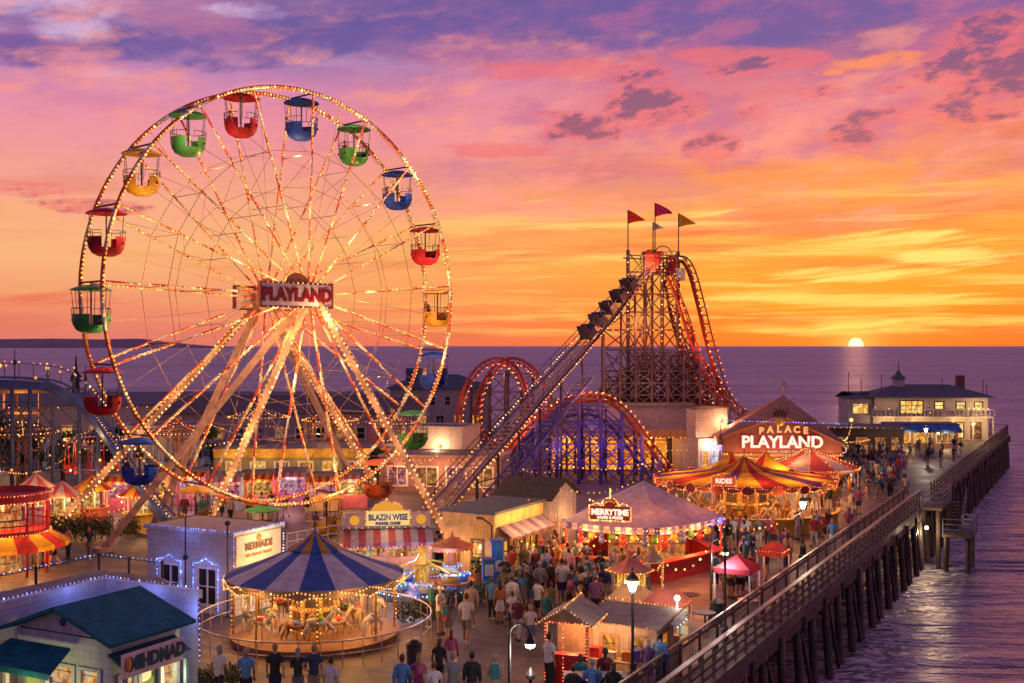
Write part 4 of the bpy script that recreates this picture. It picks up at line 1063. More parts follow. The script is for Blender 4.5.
# 2 -- white flat building with outlined doors and lit cream sign front
C2 = Vector((-11.5, 47.5, 0))
T = thing('flat_roofed_building', 'white single storey building with blue outlined doors and a bright cream sign wall', 'building', C2, PIER)
bw = mat('wall_white_violet', (.5, .5, .55), plank=(.22, 2), var=.15); crw = mat('cream_sign_wall', (.75, .62, .42), var=.1)
shell(T, 4.8, 3.05, 3.35, bw, [(.75, 1.9, .3, 1.95, 'window', GLASS), (2.8, 3.95, .3, 1.95, 'window', GLASS)], [(.5, 1.05, .3, 1.85, 'shop', LIT), (1.25, 1.95, .3, 1.85, 'shop', LIT), (2.15, 2.7, 0, 1.85, 'door', LIT_DIM)], x0=-4.8, y0=0)
flat_roof(T, -4.8, 0, 0, 3.05, 3.35, mat('roof_pinkish', (.34, .26, .27), rough=.8, var=.25), .14, .12)
sg = part(T, 'sign_wall', MB().bx(.005, .07, .1, 2.95, 2.05, 3.3), crw)
tx = text_mb('MERMAIDS', .42, .03, .02, .95); m = MB(); m.add([(.10 - y * .5, 1.5 + x * .9, 2.78 + z) for x, y, z in tx.v], tx.f); part(sg, 'lettering', m, mat('lettering_brown', (.18, .08, .04)))
tx = text_mb('ICE CREAM & TREATS', .17, .02, .006, 1.0); m = MB(); m.add([(.09 - y * .5, 1.5 + x, 2.42 + z) for x, y, z in tx.v], tx.f); part(sg, 'lettering', m, mat('lettering_orange', (.6, .15, .03)))
m = MB(); m.ball((.1, 1.5, 3.1), (.03, .16, .16), 10, 6); part(sg, 'emblem', m, ORANGE)
z = 3.52
string(T, [(-4.9, -.15, z), (.13, -.15, z), (.13, 3.15, z)], B_BLUE, .13, .028); string(T, [(.1, -.1, 3.3), (.1, -.1, 1.0)], B_BLUE, .13, .026); string(T, [(.1, 3.1, 3.3), (.1, 3.1, .8)], B_WHITE, .13, .024)
for a, b, zt in ((-4.15, -2.8, 2.1), (-2.1, -.75, 2.1)):
    string(T, [(a, -.1, .1), (a, -.1, zt), (a + .25, -.1, zt), ((a + b) / 2, -.1, zt + .22), (b - .25, -.1, zt), (b, -.1, zt), (b, -.1, .1)], B_BLUE, .09, .036)
m = MB()
for x in (-2.4, -.1): m.tube([(x, -.25, 0), (x, -.25, 4.0)], .035, 6); m.ball((x, -.25, 2.3 if x < -1 else 3.9), .12, 8, 6)
part(T, 'wall_lantern', m, DARKMETAL)
for p in ((-3.3, -.7, 1.8), (-1.4, -.7, 1.8), (-2.4, -.5, 3.4)): lamp(wl(T, p), 3, (.2, .28, 1), .3)
lamp(wl(T, (1.0, 1.5, 2.9)), 22, (1, .75, .4), .2); lamp(wl(T, (1.0, 1.5, 1.0)), 12, (1, .7, .35), .2)

# 3 -- striped awning food stand with bulb framed sign
ST1 = mat('stripe_red', (.30, .05, .07)); ST2 = mat('stripe_mauve_white', (.36, .28, .34))
T = thing('food_stand', 'food stand with striped awning and arched bulb framed yellow sign', 'food stand', At(388, 56), R(8))
shell(T, 4.3, 2.6, 2.3, mat('stand_wall', (.36, .26, .26)), [(.25, 2.0, .9, 1.9, 'open'), (2.2, 4.05, .9, 1.9, 'open')], x0=-2.15, y0=.2)
part(T, 'back_shelves', MB().bx(-2.0, 2.0, 1.0, 1.1, .2, 2.2), LIT_SHOP)  # shelves glow: their lighting is painted into the material
flat_roof(T, -2.15, 2.15, .2, 2.8, 2.3, GREYROOF)
awning(T, -2.15, 2.15, .18, 2.28, 1.2, .5, [ST1, ST2], 12)
string(T, [(-2.15, -1.06, 1.6), (2.15, -1.06, 1.6)], B_RED, .17, .03); string(T, [(-2.15, .0, 2.36), (2.15, .0, 2.36)], B_AMBER, .3, .03)
sg = part(T, 'sign_board', MB().bx(-1.05, 1.05, .02, .12, 2.45, 3.15), glow('sign_glow_yellow', (1, .62, .22), 1.0))
ar = MB(); ar.prism([(.75 * math.cos(a), .03, 3.16 + .42 * math.sin(a)) for a in [PI * i / 12 for i in range(13)]], (0, .08, 0)); part(sg, 'crest', ar, glow('crest_glow', (1, .42, .05), .8))
neon(sg, 'lettering', 'BLAZIN WISE', .40, mat('lettering_blue', (.02, .05, .16)), (0, -.01, 2.85), sx=.8)
neon(sg, 'lettering', 'FUNNEL CAKES', .17, mat('lettering_blue', (.02, .05, .16)), (0, -.01, 2.56))
string(sg, [(-1.1, 0, 2.43), (-1.1, 0, 3.18)] + [(.78 * math.cos(a), 0, 3.18 + .45 * math.sin(a)) for a in [PI - PI * i / 12 for i in range(13)]] + [(1.1, 0, 3.18), (1.1, 0, 2.43)], B_AMBER, .12, .034)
for x in (-1.62, 1.62):
    s2 = part(T, 'side_panel', MB().bx(x - .45, x + .45, .02, .12, 2.38, 3.1), mat('panel_dull_pink', (.34, .22, .22)))
    m = MB(); m.prism([(x + .24 * math.cos(a), -.01, 2.74 + .24 * math.sin(a)) for a in [2 * PI * i / 14 for i in range(14)]], (0, .02, 0)); part(s2, 'medallion', m, glow('crest_glow', (1, .42, .05), .8))
for x in (-1.2, 1.2): lamp(wl(T, (x, -.8, 1.5)), 30, (1, .4, .18)); 
lamp(wl(T, (0, -.7, 3.0)), 14, (1, .6, .2))

# 4 -- yellow building, white house behind it
T = thing('flat_roofed_building', 'yellow flat roofed building with glowing windows and a striped awning along one side', 'building', Vector((-.86, 55, 0)), PIER)
yw = mat('wall_ochre', (.52, .34, .14), var=.25)
shell(T, 2.8, 5.2, 2.55, yw, [(.35, .85, .7, 1.9, 'window', LIT), (1.55, 2.2, .1, 1.9, 'door', LIT)], [(.5, 1.5, .6, 1.8, 'window', LIT), (2.0, 2.8, 0, 1.9, 'door', LIT_DIM), (3.2, 4.6, .6, 1.8, 'shop', LIT)], x0=-2.8, framem=mat('frame_brown', (.16, .09, .05)))
m = MB(); m.bx(-2.85, .06, -.06, 5.26, 2.553, 3.12); part(T, 'fascia', m, mat('fascia_orange', (.62, .36, .13), var=.3)); flat_roof(T, -2.8, 0, 0, 5.2, 3.12, mat('roof_slate', (.10, .11, .13), rough=.8))
m = MB()
for i in range(10):
    a, b = .3 + i * .48, .3 + (i + 1) * .48
    m.slab([(.85, a, 2.05), (.85, b, 2.05), (.065, b, 2.5), (.065, a, 2.5)], .03, i % 2)
    m.add([(.85, a, 2.05), (.85, b, 2.05), (.85, b, 1.85), (.85, a, 1.85)], [(0, 1, 2, 3)], i % 2)
part(T, 'awning', m, [mat('stripe_violet', (.14, .10, .2)), mat('stripe_dull_mauve', (.27, .20, .25))])
string(T, [(.87, .3, 2.02), (.87, 5.1, 2.02)], B_AMBER, .28, .03)
m = MB(); m.tube([(.15, -.5, 0), (.15, -.5, 2.7), (-.35, -.5, 3.0)], .04, 6); m.box((-.5, -.5, 3.0), (.3, .14, .1)); part(T, 'gutter_lamp', m, DARKMETAL)
for y in (.8, 2.4, 4.2): lamp(wl(T, (1.0, y, 2.75)), 24, (1, .5, .15))
lamp(wl(T, (-1.3, -1.0, 1.3)), 14, (1, .55, .2))
T = thing('gabled_house', 'small white house with dark gable roof and narrow lit windows', 'house', Vector((2.0, 61.0, 0)), PIER)
shell(T, 3.2, 3.4, 3.05, mat('house_white', (.58, .5, .46)), [(.5, 1.0, 1.2, 2.4, 'window', GLASS)], [(.6, .95, 1.5, 2.7, 'window', LIT), (2.3, 2.65, 1.5, 2.7, 'window', LIT), (1.4, 2.0, 0, 1.9, 'door', LIT_DIM)], x0=-3.2)
gable_roof(T, -3.2, 0, 0, 3.4, 3.05, .85, 'x', mat('roof_dark_brown', (.05, .04, .04), rough=.85), .22, mat('house_white', (.58, .5, .46)))
lamp(wl(T, (1.1, 1.7, 2.0)), 18, (1, .5, .2))

# 5 -- arcade hall with orange lit front behind the purple hill
T = thing('arcade_hall', 'long grey arcade hall with an orange lit open front and white corner tower', 'hall', At(692, 99), R(-6))
gw = mat('hall_grey_violet', (.30, .25, .30), var=.2)
m = MB(); m.bx(-12.5, 0, 0, 9, 4.0, 6.0); m.bx(-12.4, -.1, 3.2, 8.9, 0, 3.99); part(T, 'wall', m, gw)
m = MB(); m.bx(-12.6, .15, -.15, 9.1, 6.003, 6.2); part(T, 'roof', m, GREYROOF)
m = MB(); m.bx(-12.5, 0, -.05, .3, 3.25, 3.995); part(T, 'fascia', m, mat('fascia_amber', (.55, .30, .12), var=.3))
m = MB()
for i in range(9): m.bx(-12.4 + i * 1.5, -12.2 + i * 1.5, 0, .2, 0, 3.24)
part(T, 'pillar', m, mat('pillar_dark', (.08, .05, .05)))
part(T, 'bright_interior', MB().bx(-12.3, -.2, 3.0, 3.1, .1, 3.2), lit_room('arcade_glow', [(.5, .09, .01), (1, .26, .015), (1, .42, .05), (.8, .15, .02)], 1.8, .6))
string(T, [(-12.5, -.12, 3.3), (0, -.12, 3.3)], B_AMBER, .35, .05); string(T, [(-12.5, -.12, 2.2), (0, -.12, 2.2)], B_ORANGE, .4, .05)
for i in range(5): lamp(wl(T, (-11 + i * 2.5, .9, 2.5)), 24, (1, .38, .08), .3)
T2 = thing('ticket_hall', 'white corner building with a blue neon arch and warm lit upper wall', 'building', wl(T, (.45, -1.2, 0)), R(-6) + R(38))
shell(T2, 3.6, 4.2, 3.3, mat('corner_white', (.55, .48, .46)), [(.4, 1.2, 0, 2.3, 'shop', LIT), (1.5, 2.3, 0, 2.3, 'door', lit_room('lit_blue_white', [(.4, .45, .7), (.8, .7, .8), (1, .85, .6)], 1.2)), (2.6, 3.3, .5, 2.3, 'shop', LIT)], x0=0, y0=0)
m = MB(); m.bx(.0, 3.6, .3, 4.2, 3.303, 5.8); part(T2, 'upper_wall', m, mat('upper_wall_pale', (.5, .42, .42), plank=(.3, 2), var=.2)); m = MB(); m.bx(-.1, 3.7, .2, 4.3, 5.803, 5.95); part(T2, 'roof', m, GREYROOF)
string(T2, [(1.35, -.1, 2.4)] + [(1.9 + .55 * math.cos(a), -.1, 2.75 + .55 * math.sin(a)) for a in [PI * 1.1 - PI * 1.2 * i / 12 for i in range(13)]] + [(2.45, -.1, 2.4)], glow('neon_blue', (.3, .4, 1), 4), .06, .045, name='neon_arch')
string(T2, [(1.9 + .25 * math.cos(a), -.1, 2.75 + .25 * math.sin(a)) for a in [2 * PI * i / 12 for i in range(12)]], glow('neon_blue', (.3, .4, 1), 4), .05, .035, name='neon_ring')
m = MB(); m.ball((3.0, .15, 4.7), .13); part(T2, 'wall_lamp', m, B_AMBER)
lamp(wl(T2, (3.0, -.5, 4.6)), 50, (1, .5, .2)); lamp(wl(T2, (.8, -.9, 3.0)), 40, (1, .5, .2)); lamp(wl(T2, (1.9, -.9, 2.6)), 30, (.3, .4, 1))

# 6 -- palace hall with neon name
DP = 95.0
T = thing('palace_hall', 'dark gabled amusement hall with red and white neon name across its front', 'hall', At(781, DP), R(-4))
pw = mat('palace_wall', (.17, .075, .07), var=.25); k = DP / F
m = MB(); m.bx(-4.6, 4.7, .3, 9, 0, 2.2); part(T, 'wall', m, pw)
fc = [(-4.8, 2.25), (4.9, 2.25), (4.9, 3.1), (.3, 5.25), (-.3, 5.25), (-4.8, 3.6)]
m = MB(); m.prism([(x, -.25, z) for x, z in fc], (0, .3, 0)); fas = part(T, 'sign_front', m, mat('palace_sign_brown', (.22, .07, .05), var=.3))
m = MB()
for (a, b), (c, d_) in (((-4.9, 3.62), (-.3, 5.33)), ((-.3, 5.33), (.3, 5.33)), ((.3, 5.33), (5.0, 3.1)), ((-4.9, 2.2), (5.0, 2.2))): m.beam((a, -.3, b), (c, -.3, d_), .12, .16)
part(fas, 'sign_trim', m, mat('trim_orange_brown', (.35, .13, .07)))
m = MB(); ap = (.95, 4.6, 6.95); v = [(-5.2, -.1, 3.7), (5.3, -.1, 3.2), (5.3, 9.3, 3.4), (-5.2, 9.3, 3.4), ap]
m.add(v + [(-5.2, -.1, 3.0), (5.3, -.1, 3.0), (5.3, 9.3, 3.0), (-5.2, 9.3, 3.0)], [(0, 1, 4), (1, 2, 4), (2, 3, 4), (3, 0, 4), (0, 5, 6, 1), (1, 6, 7, 2), (2, 7, 8, 3), (3, 8, 5, 0)])
part(T, 'roof', m, mat('palace_roof', (.32, .19, .15), rough=.8, plank=(.45, 2), var=.25))
m = MB(); m.tube([(.95, 4.6, 6.9), (.95, 4.6, 8.1)], .05, 6); m.ball((.95, 4.6, 8.0), (.2, .2, .2), 8, 6); m.beam((.55, 4.6, 7.6), (1.35, 4.6, 7.6), .05); part(T, 'weather_vane', m, mat('gilded', (.5, .3, .1), metal=.6, rough=.35))
m = MB(); m.ball((-.15, -.35, 5.0), (.42, .14, .42), 12, 8); cr = part(T, 'crest', m, mat('gilded', (.5, .3, .1), metal=.6, rough=.35))
m = MB()
for s_ in (-.4, -.2, 0, .2, .4): m.tube([(-.15 + s_, -.3, 5.3), (-.15 + s_ * 1.7, -.3, 6.0 + .5 * (.4 - abs(s_)))], [.13, .05], 6)
m.ball((-.15, -.2, 5.6), (.5, .12, .35), 10, 6); part(cr, 'crest_figure', m, mat('crest_dark', (.07, .03, .03)))
red_neon = glow('neon_red', (1, .10, .04), 2.2); white_neon = glow('neon_warm_white', (1, .62, .48), 1.6)
neon(fas, 'lettering', 'PLAYLAND', 1.34, white_neon, (.05, -.34, 3.25), bold=.045, sx=1.0)
neon(fas, 'lettering', 'PLAYLAND', 1.34, mat('letter_back_red', (.55, .03, .02)), (.05, -.29, 3.25), bold=.10, sx=1.0)
for i, ch in enumerate('PALACE'):
    x = -2.0 + i * .72
    neon(fas, 'lettering', ch, .76, glow('neon_orange', (1, .30, .10), 1.7), (x + .35, -.34, 4.34 - .04 * (x + .1) ** 2), bold=.03)
neon(fas, 'lettering', 'GAMES - MUSIC - FUN', .26, glow('neon_dim', (1, .45, .2), .8), (.1, -.34, 2.5))
string(T, [(-5.0, -.35, 5.05), (5.4, -.35, 4.8)], B_BLUE, .22, .045); string(T, [(-4.9, -.36, 2.3), (5.0, -.36, 2.3)], B_AMBER, .22, .05)
string(T, [(5.0, -.3, 3.0), (5.25, -.3, 2.8), (5.2, -.3, 2.5), (4.9, -.3, 2.4)], white_neon, .08, .05, name='neon_arrow')
part(T, 'string_pole', MB().beam((-5.0, -.3, 5.0), (-5.0, -.3, 3.6), .06), DARKMETAL); part(T, 'string_pole', MB().beam((5.4, -.3, 4.75), (5.4, -.3, 3.1), .06), DARKMETAL)
for x in (-3, 0, 3): lamp(wl(T, (x, -1.5, 2.9)), 9, (1, .16, .06), .4)
for x in (-3.5, -1, 1.5, 4): lamp(wl(T, (x, -1.2, 1.6)), 45, (1, .5, .15), .3)

# 7 -- the pier end: two storey building, brown restaurant
D7 = 137.0; k = D7 / F
T = thing('pier_end_building', 'two storey white building with hip roof, cupola and yellow lit windows at the pier end', 'building', At(924, D7), R(-5))
hw = mat('pier_house_white', (.52, .46, .46), plank=(.35, 2), var=.12)
Lw = lit_room('lit_yellow', [(.8, .32, .04), (1, .55, .10), (1, .8, .35)], 1.6, .9)
shell(T, 13.2, 7, 2.7, hw, [(.6, 1.3, .8, 2.0, 'window', Lw), (1.8, 4.4, .4, 2.0, 'shop', Lw), (5.6, 6.6, .8, 2.1, 'window', Lw), (8.0, 10.4, .2, 2.2, 'shop', Lw), (11.2, 12.4, .2, 2.2, 'door', LIT_DIM)], x0=-5.8, framem=mat('frame_dark', (.08, .05, .05)))
shell(T, 13.2, 7, 2.4, hw, [(3.0, 5.7, .35, 1.95, 'shop', Lw), (7.0, 8.1, .9, 1.85, 'window', Lw), (9.5, 10.6, .9, 1.85, 'window', Lw), (11.6, 12.6, .9, 1.85, 'window', Lw)], x0=-5.8, z0=2.75, name='upper_wall', framem=mat('frame_dark', (.08, .05, .05)))
m = MB(); m.bx(-6.2, 7.8, -.9, -.02, 2.70, 2.86); part(T, 'balcony', m, hw)
m = MB(); m.bx(-6.2, 7.8, -.88, -.83, 3.65, 3.72)
for i in range(29): m.bx(-6.18 + i * .5, -6.13 + i * .5, -.88, -.83, 2.87, 3.65)
part(T, 'balustrade', m, OLDWHITE)
m = MB()
for i in range(7): m.bx(-6.1 + i * 2.3, -6.0 + i * 2.3, -.8, -.7, 0, 2.69)
part(T, 'porch_post', m, OLDWHITE)
rf = hip_roof(T, -5.8, 7.4, 0, 7, 5.17, 1.35, mat('roof_grey_blue', (.12, .12, .15), rough=.75, plank=(.3, 2)), .7)
shell(T, 2.9, 6, 4.9, hw, [(.5, 2.4, 3.0, 4.3, 'shop', Lw), (.5, 1.4, .6, 1.9, 'window', Lw)], x0=-8.75, y0=.5, name='wing_wall'); hip_roof(T, -8.75, -5.85, .5, 6.5, 4.95, .7, mat('roof_grey_blue', (.12, .12, .15)), .35)
m = MB(); m.box((-2.2, 3.2, 6.7), (1.2, 1.2, 1.1)); cu = part(rf, 'cupola', m, hw); m = MB(); m.lathe([(1.15, 7.2), (.5, 7.7), (.08, 8.3), (.03, 9.4)], (-2.2, 3.2, 0), 4, a0=PI / 4); part(cu, 'cupola_roof', m, mat('roof_grey_blue', (.12, .12, .15)))
m = MB(); m.bx(5.0, 5.9, 4, 4.9, 5.6, 7.6); part(T, 'chimney', m, mat('chimney_brown', (.18, .09, .06)))
m = MB()
for x, h_ in ((-8.5, 8), (-7, 7.4), (-4.6, 7.8), (2.5, 7.3), (7.3, 7.2), (7.7, 6.6)): m.tube([(x, 1.5, 4.8), (x, 1.5, h_)], .04, 5)
part(T, 'mast', m, DARKMETAL)
string(T, [(4.9, -.95, 3.8), (7.6, -.95, 3.8)], B_WARM, .55, .09); string(T, [(-8.9, -.2, 4.7), (-6.0, -.9, 3.9), (7.6, -.95, 2.6)], B_WARM, 1.6, .06)
for x in (-4.5, -1, 3.5, 6.2): lamp(wl(T, (x, -1.8, 1.9)), 50, (1, .6, .22), .3)
lamp(wl(T, (6.2, -1.6, 4.0)), 30, (1, .6, .25))
T2 = thing('cafe_annex', 'low cafe front with long blue awning before the pier end building', 'cafe', At(924, 128), R(-5))
shell(T2, 7.4, 3.5, 2.4, mat('cafe_wall', (.3, .16, .1)), [(.4, 2.2, .4, 1.9, 'shop', LIT), (2.6, 4.6, .4, 1.9, 'shop', LIT), (5.0, 6.9, .4, 1.9, 'shop', LIT_DIM)], x0=-3.7); flat_roof(T2, -3.7, 3.7, 0, 3.5, 2.4)
awning(T2, -3.7, 3.7, -.02, 2.5, 1.5, .55, [mat('awning_blue', (.04, .16, .5)), mat('awning_blue_dark', (.03, .11, .38))], 14, .3)
for x in (-2, 2): lamp(wl(T2, (x, -1.6, 1.4)), 40, (1, .6, .25))
T2 = thing('restaurant', 'low brown restaurant with dark flat roof and dim lit windows along the crowded deck', 'restaurant', At(868, 117), R(-8))
shell(T2, 7.0, 6, 2.75, mat('restaurant_brown', (.10, .06, .05)), [(.5, 1.7, .5, 2.0, 'window', LIT_DIM), (2.2, 3.6, .0, 2.0, 'door', LIT_DIM), (4.1, 5.3, .5, 2.0, 'window', LIT_DIM), (5.7, 6.6, .5, 2.0, 'window', LIT_DIM)], x0=-3.5, framem=mat('frame_dark', (.08, .05, .05))); flat_roof(T2, -3.5, 3.5, 0, 6, 2.75, mat('roof_dark', (.07, .06, .07)), 0, .6)
string(T2, [(-4, -.65, 2.9), (4, -.65, 2.9)], B_AMBER, .6, .05); m = MB(); m.ball((-1.5, 1, 3.6), .2); part(T2, 'roof_lamp', m, B_WARM); m = MB(); m.tube([(-1.5, 1, 2.8), (-1.5, 1, 3.5)], .04, 6); part(T2, 'lamp_post', m, DARKMETAL)
lamp(wl(T2, (-1.5, .2, 3.9)), 40, (1, .7, .35))

# 8 -- buildings behind the wheel and at the left
def block(name, label, cat, px, d, w, dep, h, rz, wallm, roof='flat', rm=GREYROOF, front=(), rise=1.2, **kw):
    T = thing(name, label, cat, At(px, d), rz)
    shell(T, w, dep, h, wallm, front, x0=-w / 2, **kw)
    if roof == 'flat': flat_roof(T, -w / 2, w / 2, 0, dep, h, rm, kw.get('par', .25) if False else .25, .1, wallm)
    elif roof == 'hip': hip_roof(T, -w / 2, w / 2, 0, dep, h + .12, rise, rm, .4)
    else: gable_roof(T, -w / 2, w / 2, 0, dep, h, rise, roof, rm, .3, wallm)
    return T
def winrow(n, w, z0, z1, ww, mats, x0=.6):
    st = (w - 2 * x0) / n
    return [(x0 + st * (i + .5) - ww / 2, x0 + st * (i + .5) + ww / 2, z0, z1, 'window', mats[i % len(mats)]) for i in range(n)]
pale = mat('far_wall_pale', (.42, .36, .38), var=.2); paleb = mat('far_wall_mauve', (.30, .25, .32), var=.2)
T = block('hotel', 'white building with teal hip roof and rows of small windows behind the loop', 'building', 440, 150, 13, 8, 5.6, R(4), pale, 'hip', mat('far_roof_teal', (.07, .12, .17), rough=.7), winrow(6, 13, 3.4, 4.7, .9, [GLASS, LIT_DIM, GLASS]) + winrow(5, 13, .8, 2.2, 1.2, [LIT_DIM, LIT, GLASS]), 1.7)
for x in (-3.4, .4):
    m = MB(); m.box((x, 3, 7.5), (2.2 if x < 0 else 1.1, 1.6, 1.5)); part(T, 'roof_tank', m, mat('tank_blue', (.06, .09, .22)))
T = block('box_building', 'pinkish white windowless box building with one bright wall lamp', 'building', 436, 94, 4.6, 4, 4.4, R(-20), mat('box_pink_white', (.55, .44, .42), plank=(1.2, 0), var=.12), 'flat', GREYROOF, [(.4, .9, 2.3, 3.4, 'window', GLASS)])
m = MB(); m.ball((.4, -.25, 3.0), .13); part(T, 'wall_lamp', m, B_AMBER); lamp(wl(T, (.4, -.8, 3.0)), 55, (1, .55, .25))
T = block('low_hall', 'low hall with lamp lit veranda under the pinkish box building', 'hall', 440, 88, 9.5, 5, 2.6, R(-8), mat('veranda_wall', (.24, .16, .15)), 'flat', GREYROOF, [(.6, 2.2, .4, 2.0, 'shop', LIT_PINK), (2.8, 4.6, .4, 2.0, 'shop', LIT_DIM), (5.2, 6.8, .4, 2.0, 'shop', LIT_PINK), (7.3, 8.9, .4, 2.0, 'shop', LIT_DIM)])
string(T, [(-4.7, -.3, 2.5), (4.7, -.3, 2.5)], B_AMBER, .45, .05)
for x in (-3, 0, 3): lamp(wl(T, (x, -1.2, 1.9)), 40, (1, .35, .15))
T = block('long_hall', 'long low hall with a yellow lit fascia seen through the wheel spokes', 'hall', 318, 95, 17, 6, 2.5, R(3), mat('hall_dim', (.22, .17, .18)), 'flat', mat('roof_mauve', (.16, .13, .16)), winrow(8, 17, .5, 1.7, 1.2, [LIT_DIM, LIT, LIT_PINK]))
part(T, 'fascia', MB().bx(-8.5, 8.5, -.25, -.12, 2.0, 2.75), mat('fascia_yellow', (.40, .22, .05), var=.4))
for i in range(6): lamp(wl(T, (-7 + i * 2.8, -1.3, 2.2)), 22, (1, .6, .12))
T = block('long_hall', 'grey hall with stepped roof standing behind the yellow fascia hall', 'hall', 290, 118, 26, 9, 4.3, R(2), paleb, 'x', mat('roof_brownish', (.15, .11, .12), rough=.8, plank=(.5, 2)), winrow(12, 26, 1.6, 2.9, 1.0, [GLASS, GLASS, LIT_DIM]), 1.3)
T = block('long_hall', 'farthest long mauve hall with flat roof along the shore behind the wheel', 'hall', 215, 165, 48, 10, 4.0, R(3), paleb, 'flat', GREYROOF, winrow(18, 48, 1.5, 2.8, 1.1, [GLASS, LIT_DIM, GLASS, GLASS]))
T = block('white_hall', 'white walled workshop with dark doorway behind the left wheel legs', 'building', 160, 92, 5.5, 5, 4.6, R(12), mat('workshop_white', (.5, .47, .52)), 'flat', GREYROOF, [(4.4, 5.2, 0, 3.2, 'door', GLASS), (.6, 1.6, 2.2, 3.2, 'window', GLASS)])
T = block('long_hall', 'low pale hall with amber lamps along its eaves beside the blue coaster track', 'hall', 40, 120, 26, 8, 5.0, R(5), pale, 'x', mat('roof_mauve', (.16, .13, .16)), winrow(9, 26, 1.4, 3.0, 1.2, [LIT_DIM, GLASS, LIT]), 1.0)
string(T, [(-13, -.5, 4.8), (13, -.5, 4.8)], B_AMBER, 1.0, .07)
T = thing('lookout_pavilion', 'orange lit open pavilion with spires above the blue coaster track', 'pavilion', At(28, 104))
m = MB()
for x in (-1.6, 1.6):
    for y in (-1.4, 1.4): m.tube([(x, y, 0), (x, y, 7.2)], .11, 6)
part(T, 'post', m, mat('pavilion_post', (.35, .15, .07)))
m = MB()
for z in (1.8, 3.6, 5.2): m.box((0, 0, z), (3.6, 3.2, .14))
part(T, 'platform', m, mat('pavilion_post', (.35, .15, .07)))
m = MB(); m.box((0, 0, 7.15), (6.2, 3.4, .3)); m.box((0, 0, 7.45), (4.4, 2.6, .3)); part(T, 'roof', m, mat('pavilion_roof', (.3, .17, .1)))
m = MB()
for x, h_ in ((-1.2, 10.9), (1.8, 9.8), (5.2, 9.5), (4.2, 9.2)): m.tube([(x, 0, 6.8), (x, 0, h_)], [.09, .04], 6); m.ball((x, 0, h_ - 1.2), (.16, .16, .3), 8, 6)
m.beam((1.8, 0, 7.3), (5.2, 0, 7.3), .12)
part(T, 'spire', m, DARKMETAL); part(T, 'lamp', bulbs([(1.8, -.1, 9.2), (4.2, -.1, 9.2), (4.3, -.1, 8.6), (-2.5, -.1, 9.4), (-2.9, 0, 9.4), (-2, 0, 9.4)], .17), B_AMBER)
for z in (2.6, 4.5, 6.3): lamp(wl(T, (0, -2.0, z)), 60, (1, .5, .12), .3)
lamp(wl(T, (2.5, -1.2, 9.0)), 40)
T = thing('harbour_tower', 'small dark light tower standing out at sea beyond the wheel', 'tower', At(76, 240, WATER)); m = MB(); m.lathe([(2.0, 0), (1.8, 5.5), (.9, 5.6), (.7, 8.0), (1.2, 8.1), (1.1, 9.3), (.3, 10.3), (.12, 13.5)], (0, 0, 0), 10); part(T, 'tower_body', m, DARKMETAL)
# ------------------------------------------------------------------ rides and stalls
def horse_mb():
    m = MB()
    m.tube([(-.42, 0, .0), (-.2, 0, .03), (.1, 0, .0), (.36, 0, .06)], [.13, .17, .15, .12], 8)
    m.tube([(.32, 0, .05), (.50, 0, .32), (.56, 0, .46)], [.12, .085, .07], 7); m.tube([(.50, 0, .47), (.66, 0, .42), (.80, 0, .30)], [.06, .075, .045], 7)
    for y in (-.03, .03): m.tube([(.53, y, .5), (.52, y, .6)], [.025, .008], 5)
    for y, f in ((-.08, 1), (.08, -1)):
        m.tube([(.32, y, -.05), (.46 + .1 * f, y, -.25), (.36 + .12 * f, y, -.45), (.40 + .1 * f, y, -.5)], [.065, .045, .03, .035], 6)
        m.tube([(-.38, y, -.02), (-.44 - .06 * f, y, -.25), (-.54 - .06 * f, y, -.47), (-.50 - .06 * f, y, -.52)], [.075, .05, .03, .035], 6)
    m.tube([(-.54, 0, .06), (-.68, 0, -.05), (-.70, 0, -.28)], [.03, .05, .015], 6)
    return m
HORSE = horse_mb()
saddle = MB(); saddle.ball((0, 0, .12), (.2, .17, .1), 10, 6); SADDLE = saddle
hpole = MB(); hpole.tube([(0, 0, -.75), (0, 0, 1.5)], .022, 6)
hmats = [mat('horse_cream', (.4, .3, .2), rough=.35), mat('horse_white', (.42, .38, .36), rough=.35), mat('horse_brown', (.2, .09, .05), rough=.35), mat('horse_grey', (.3, .28, .3), rough=.35)]
hmesh = [HORSE.data('carousel_horse', h, smooth=True) for h in hmats]; brass = mat('brass', (.6, .38, .12), rough=.28, metal=.9)
hp = hpole.data('pole', brass); sad = [SADDLE.data('saddle', c, smooth=True) for c in (RED, BLUE, GREEN)]
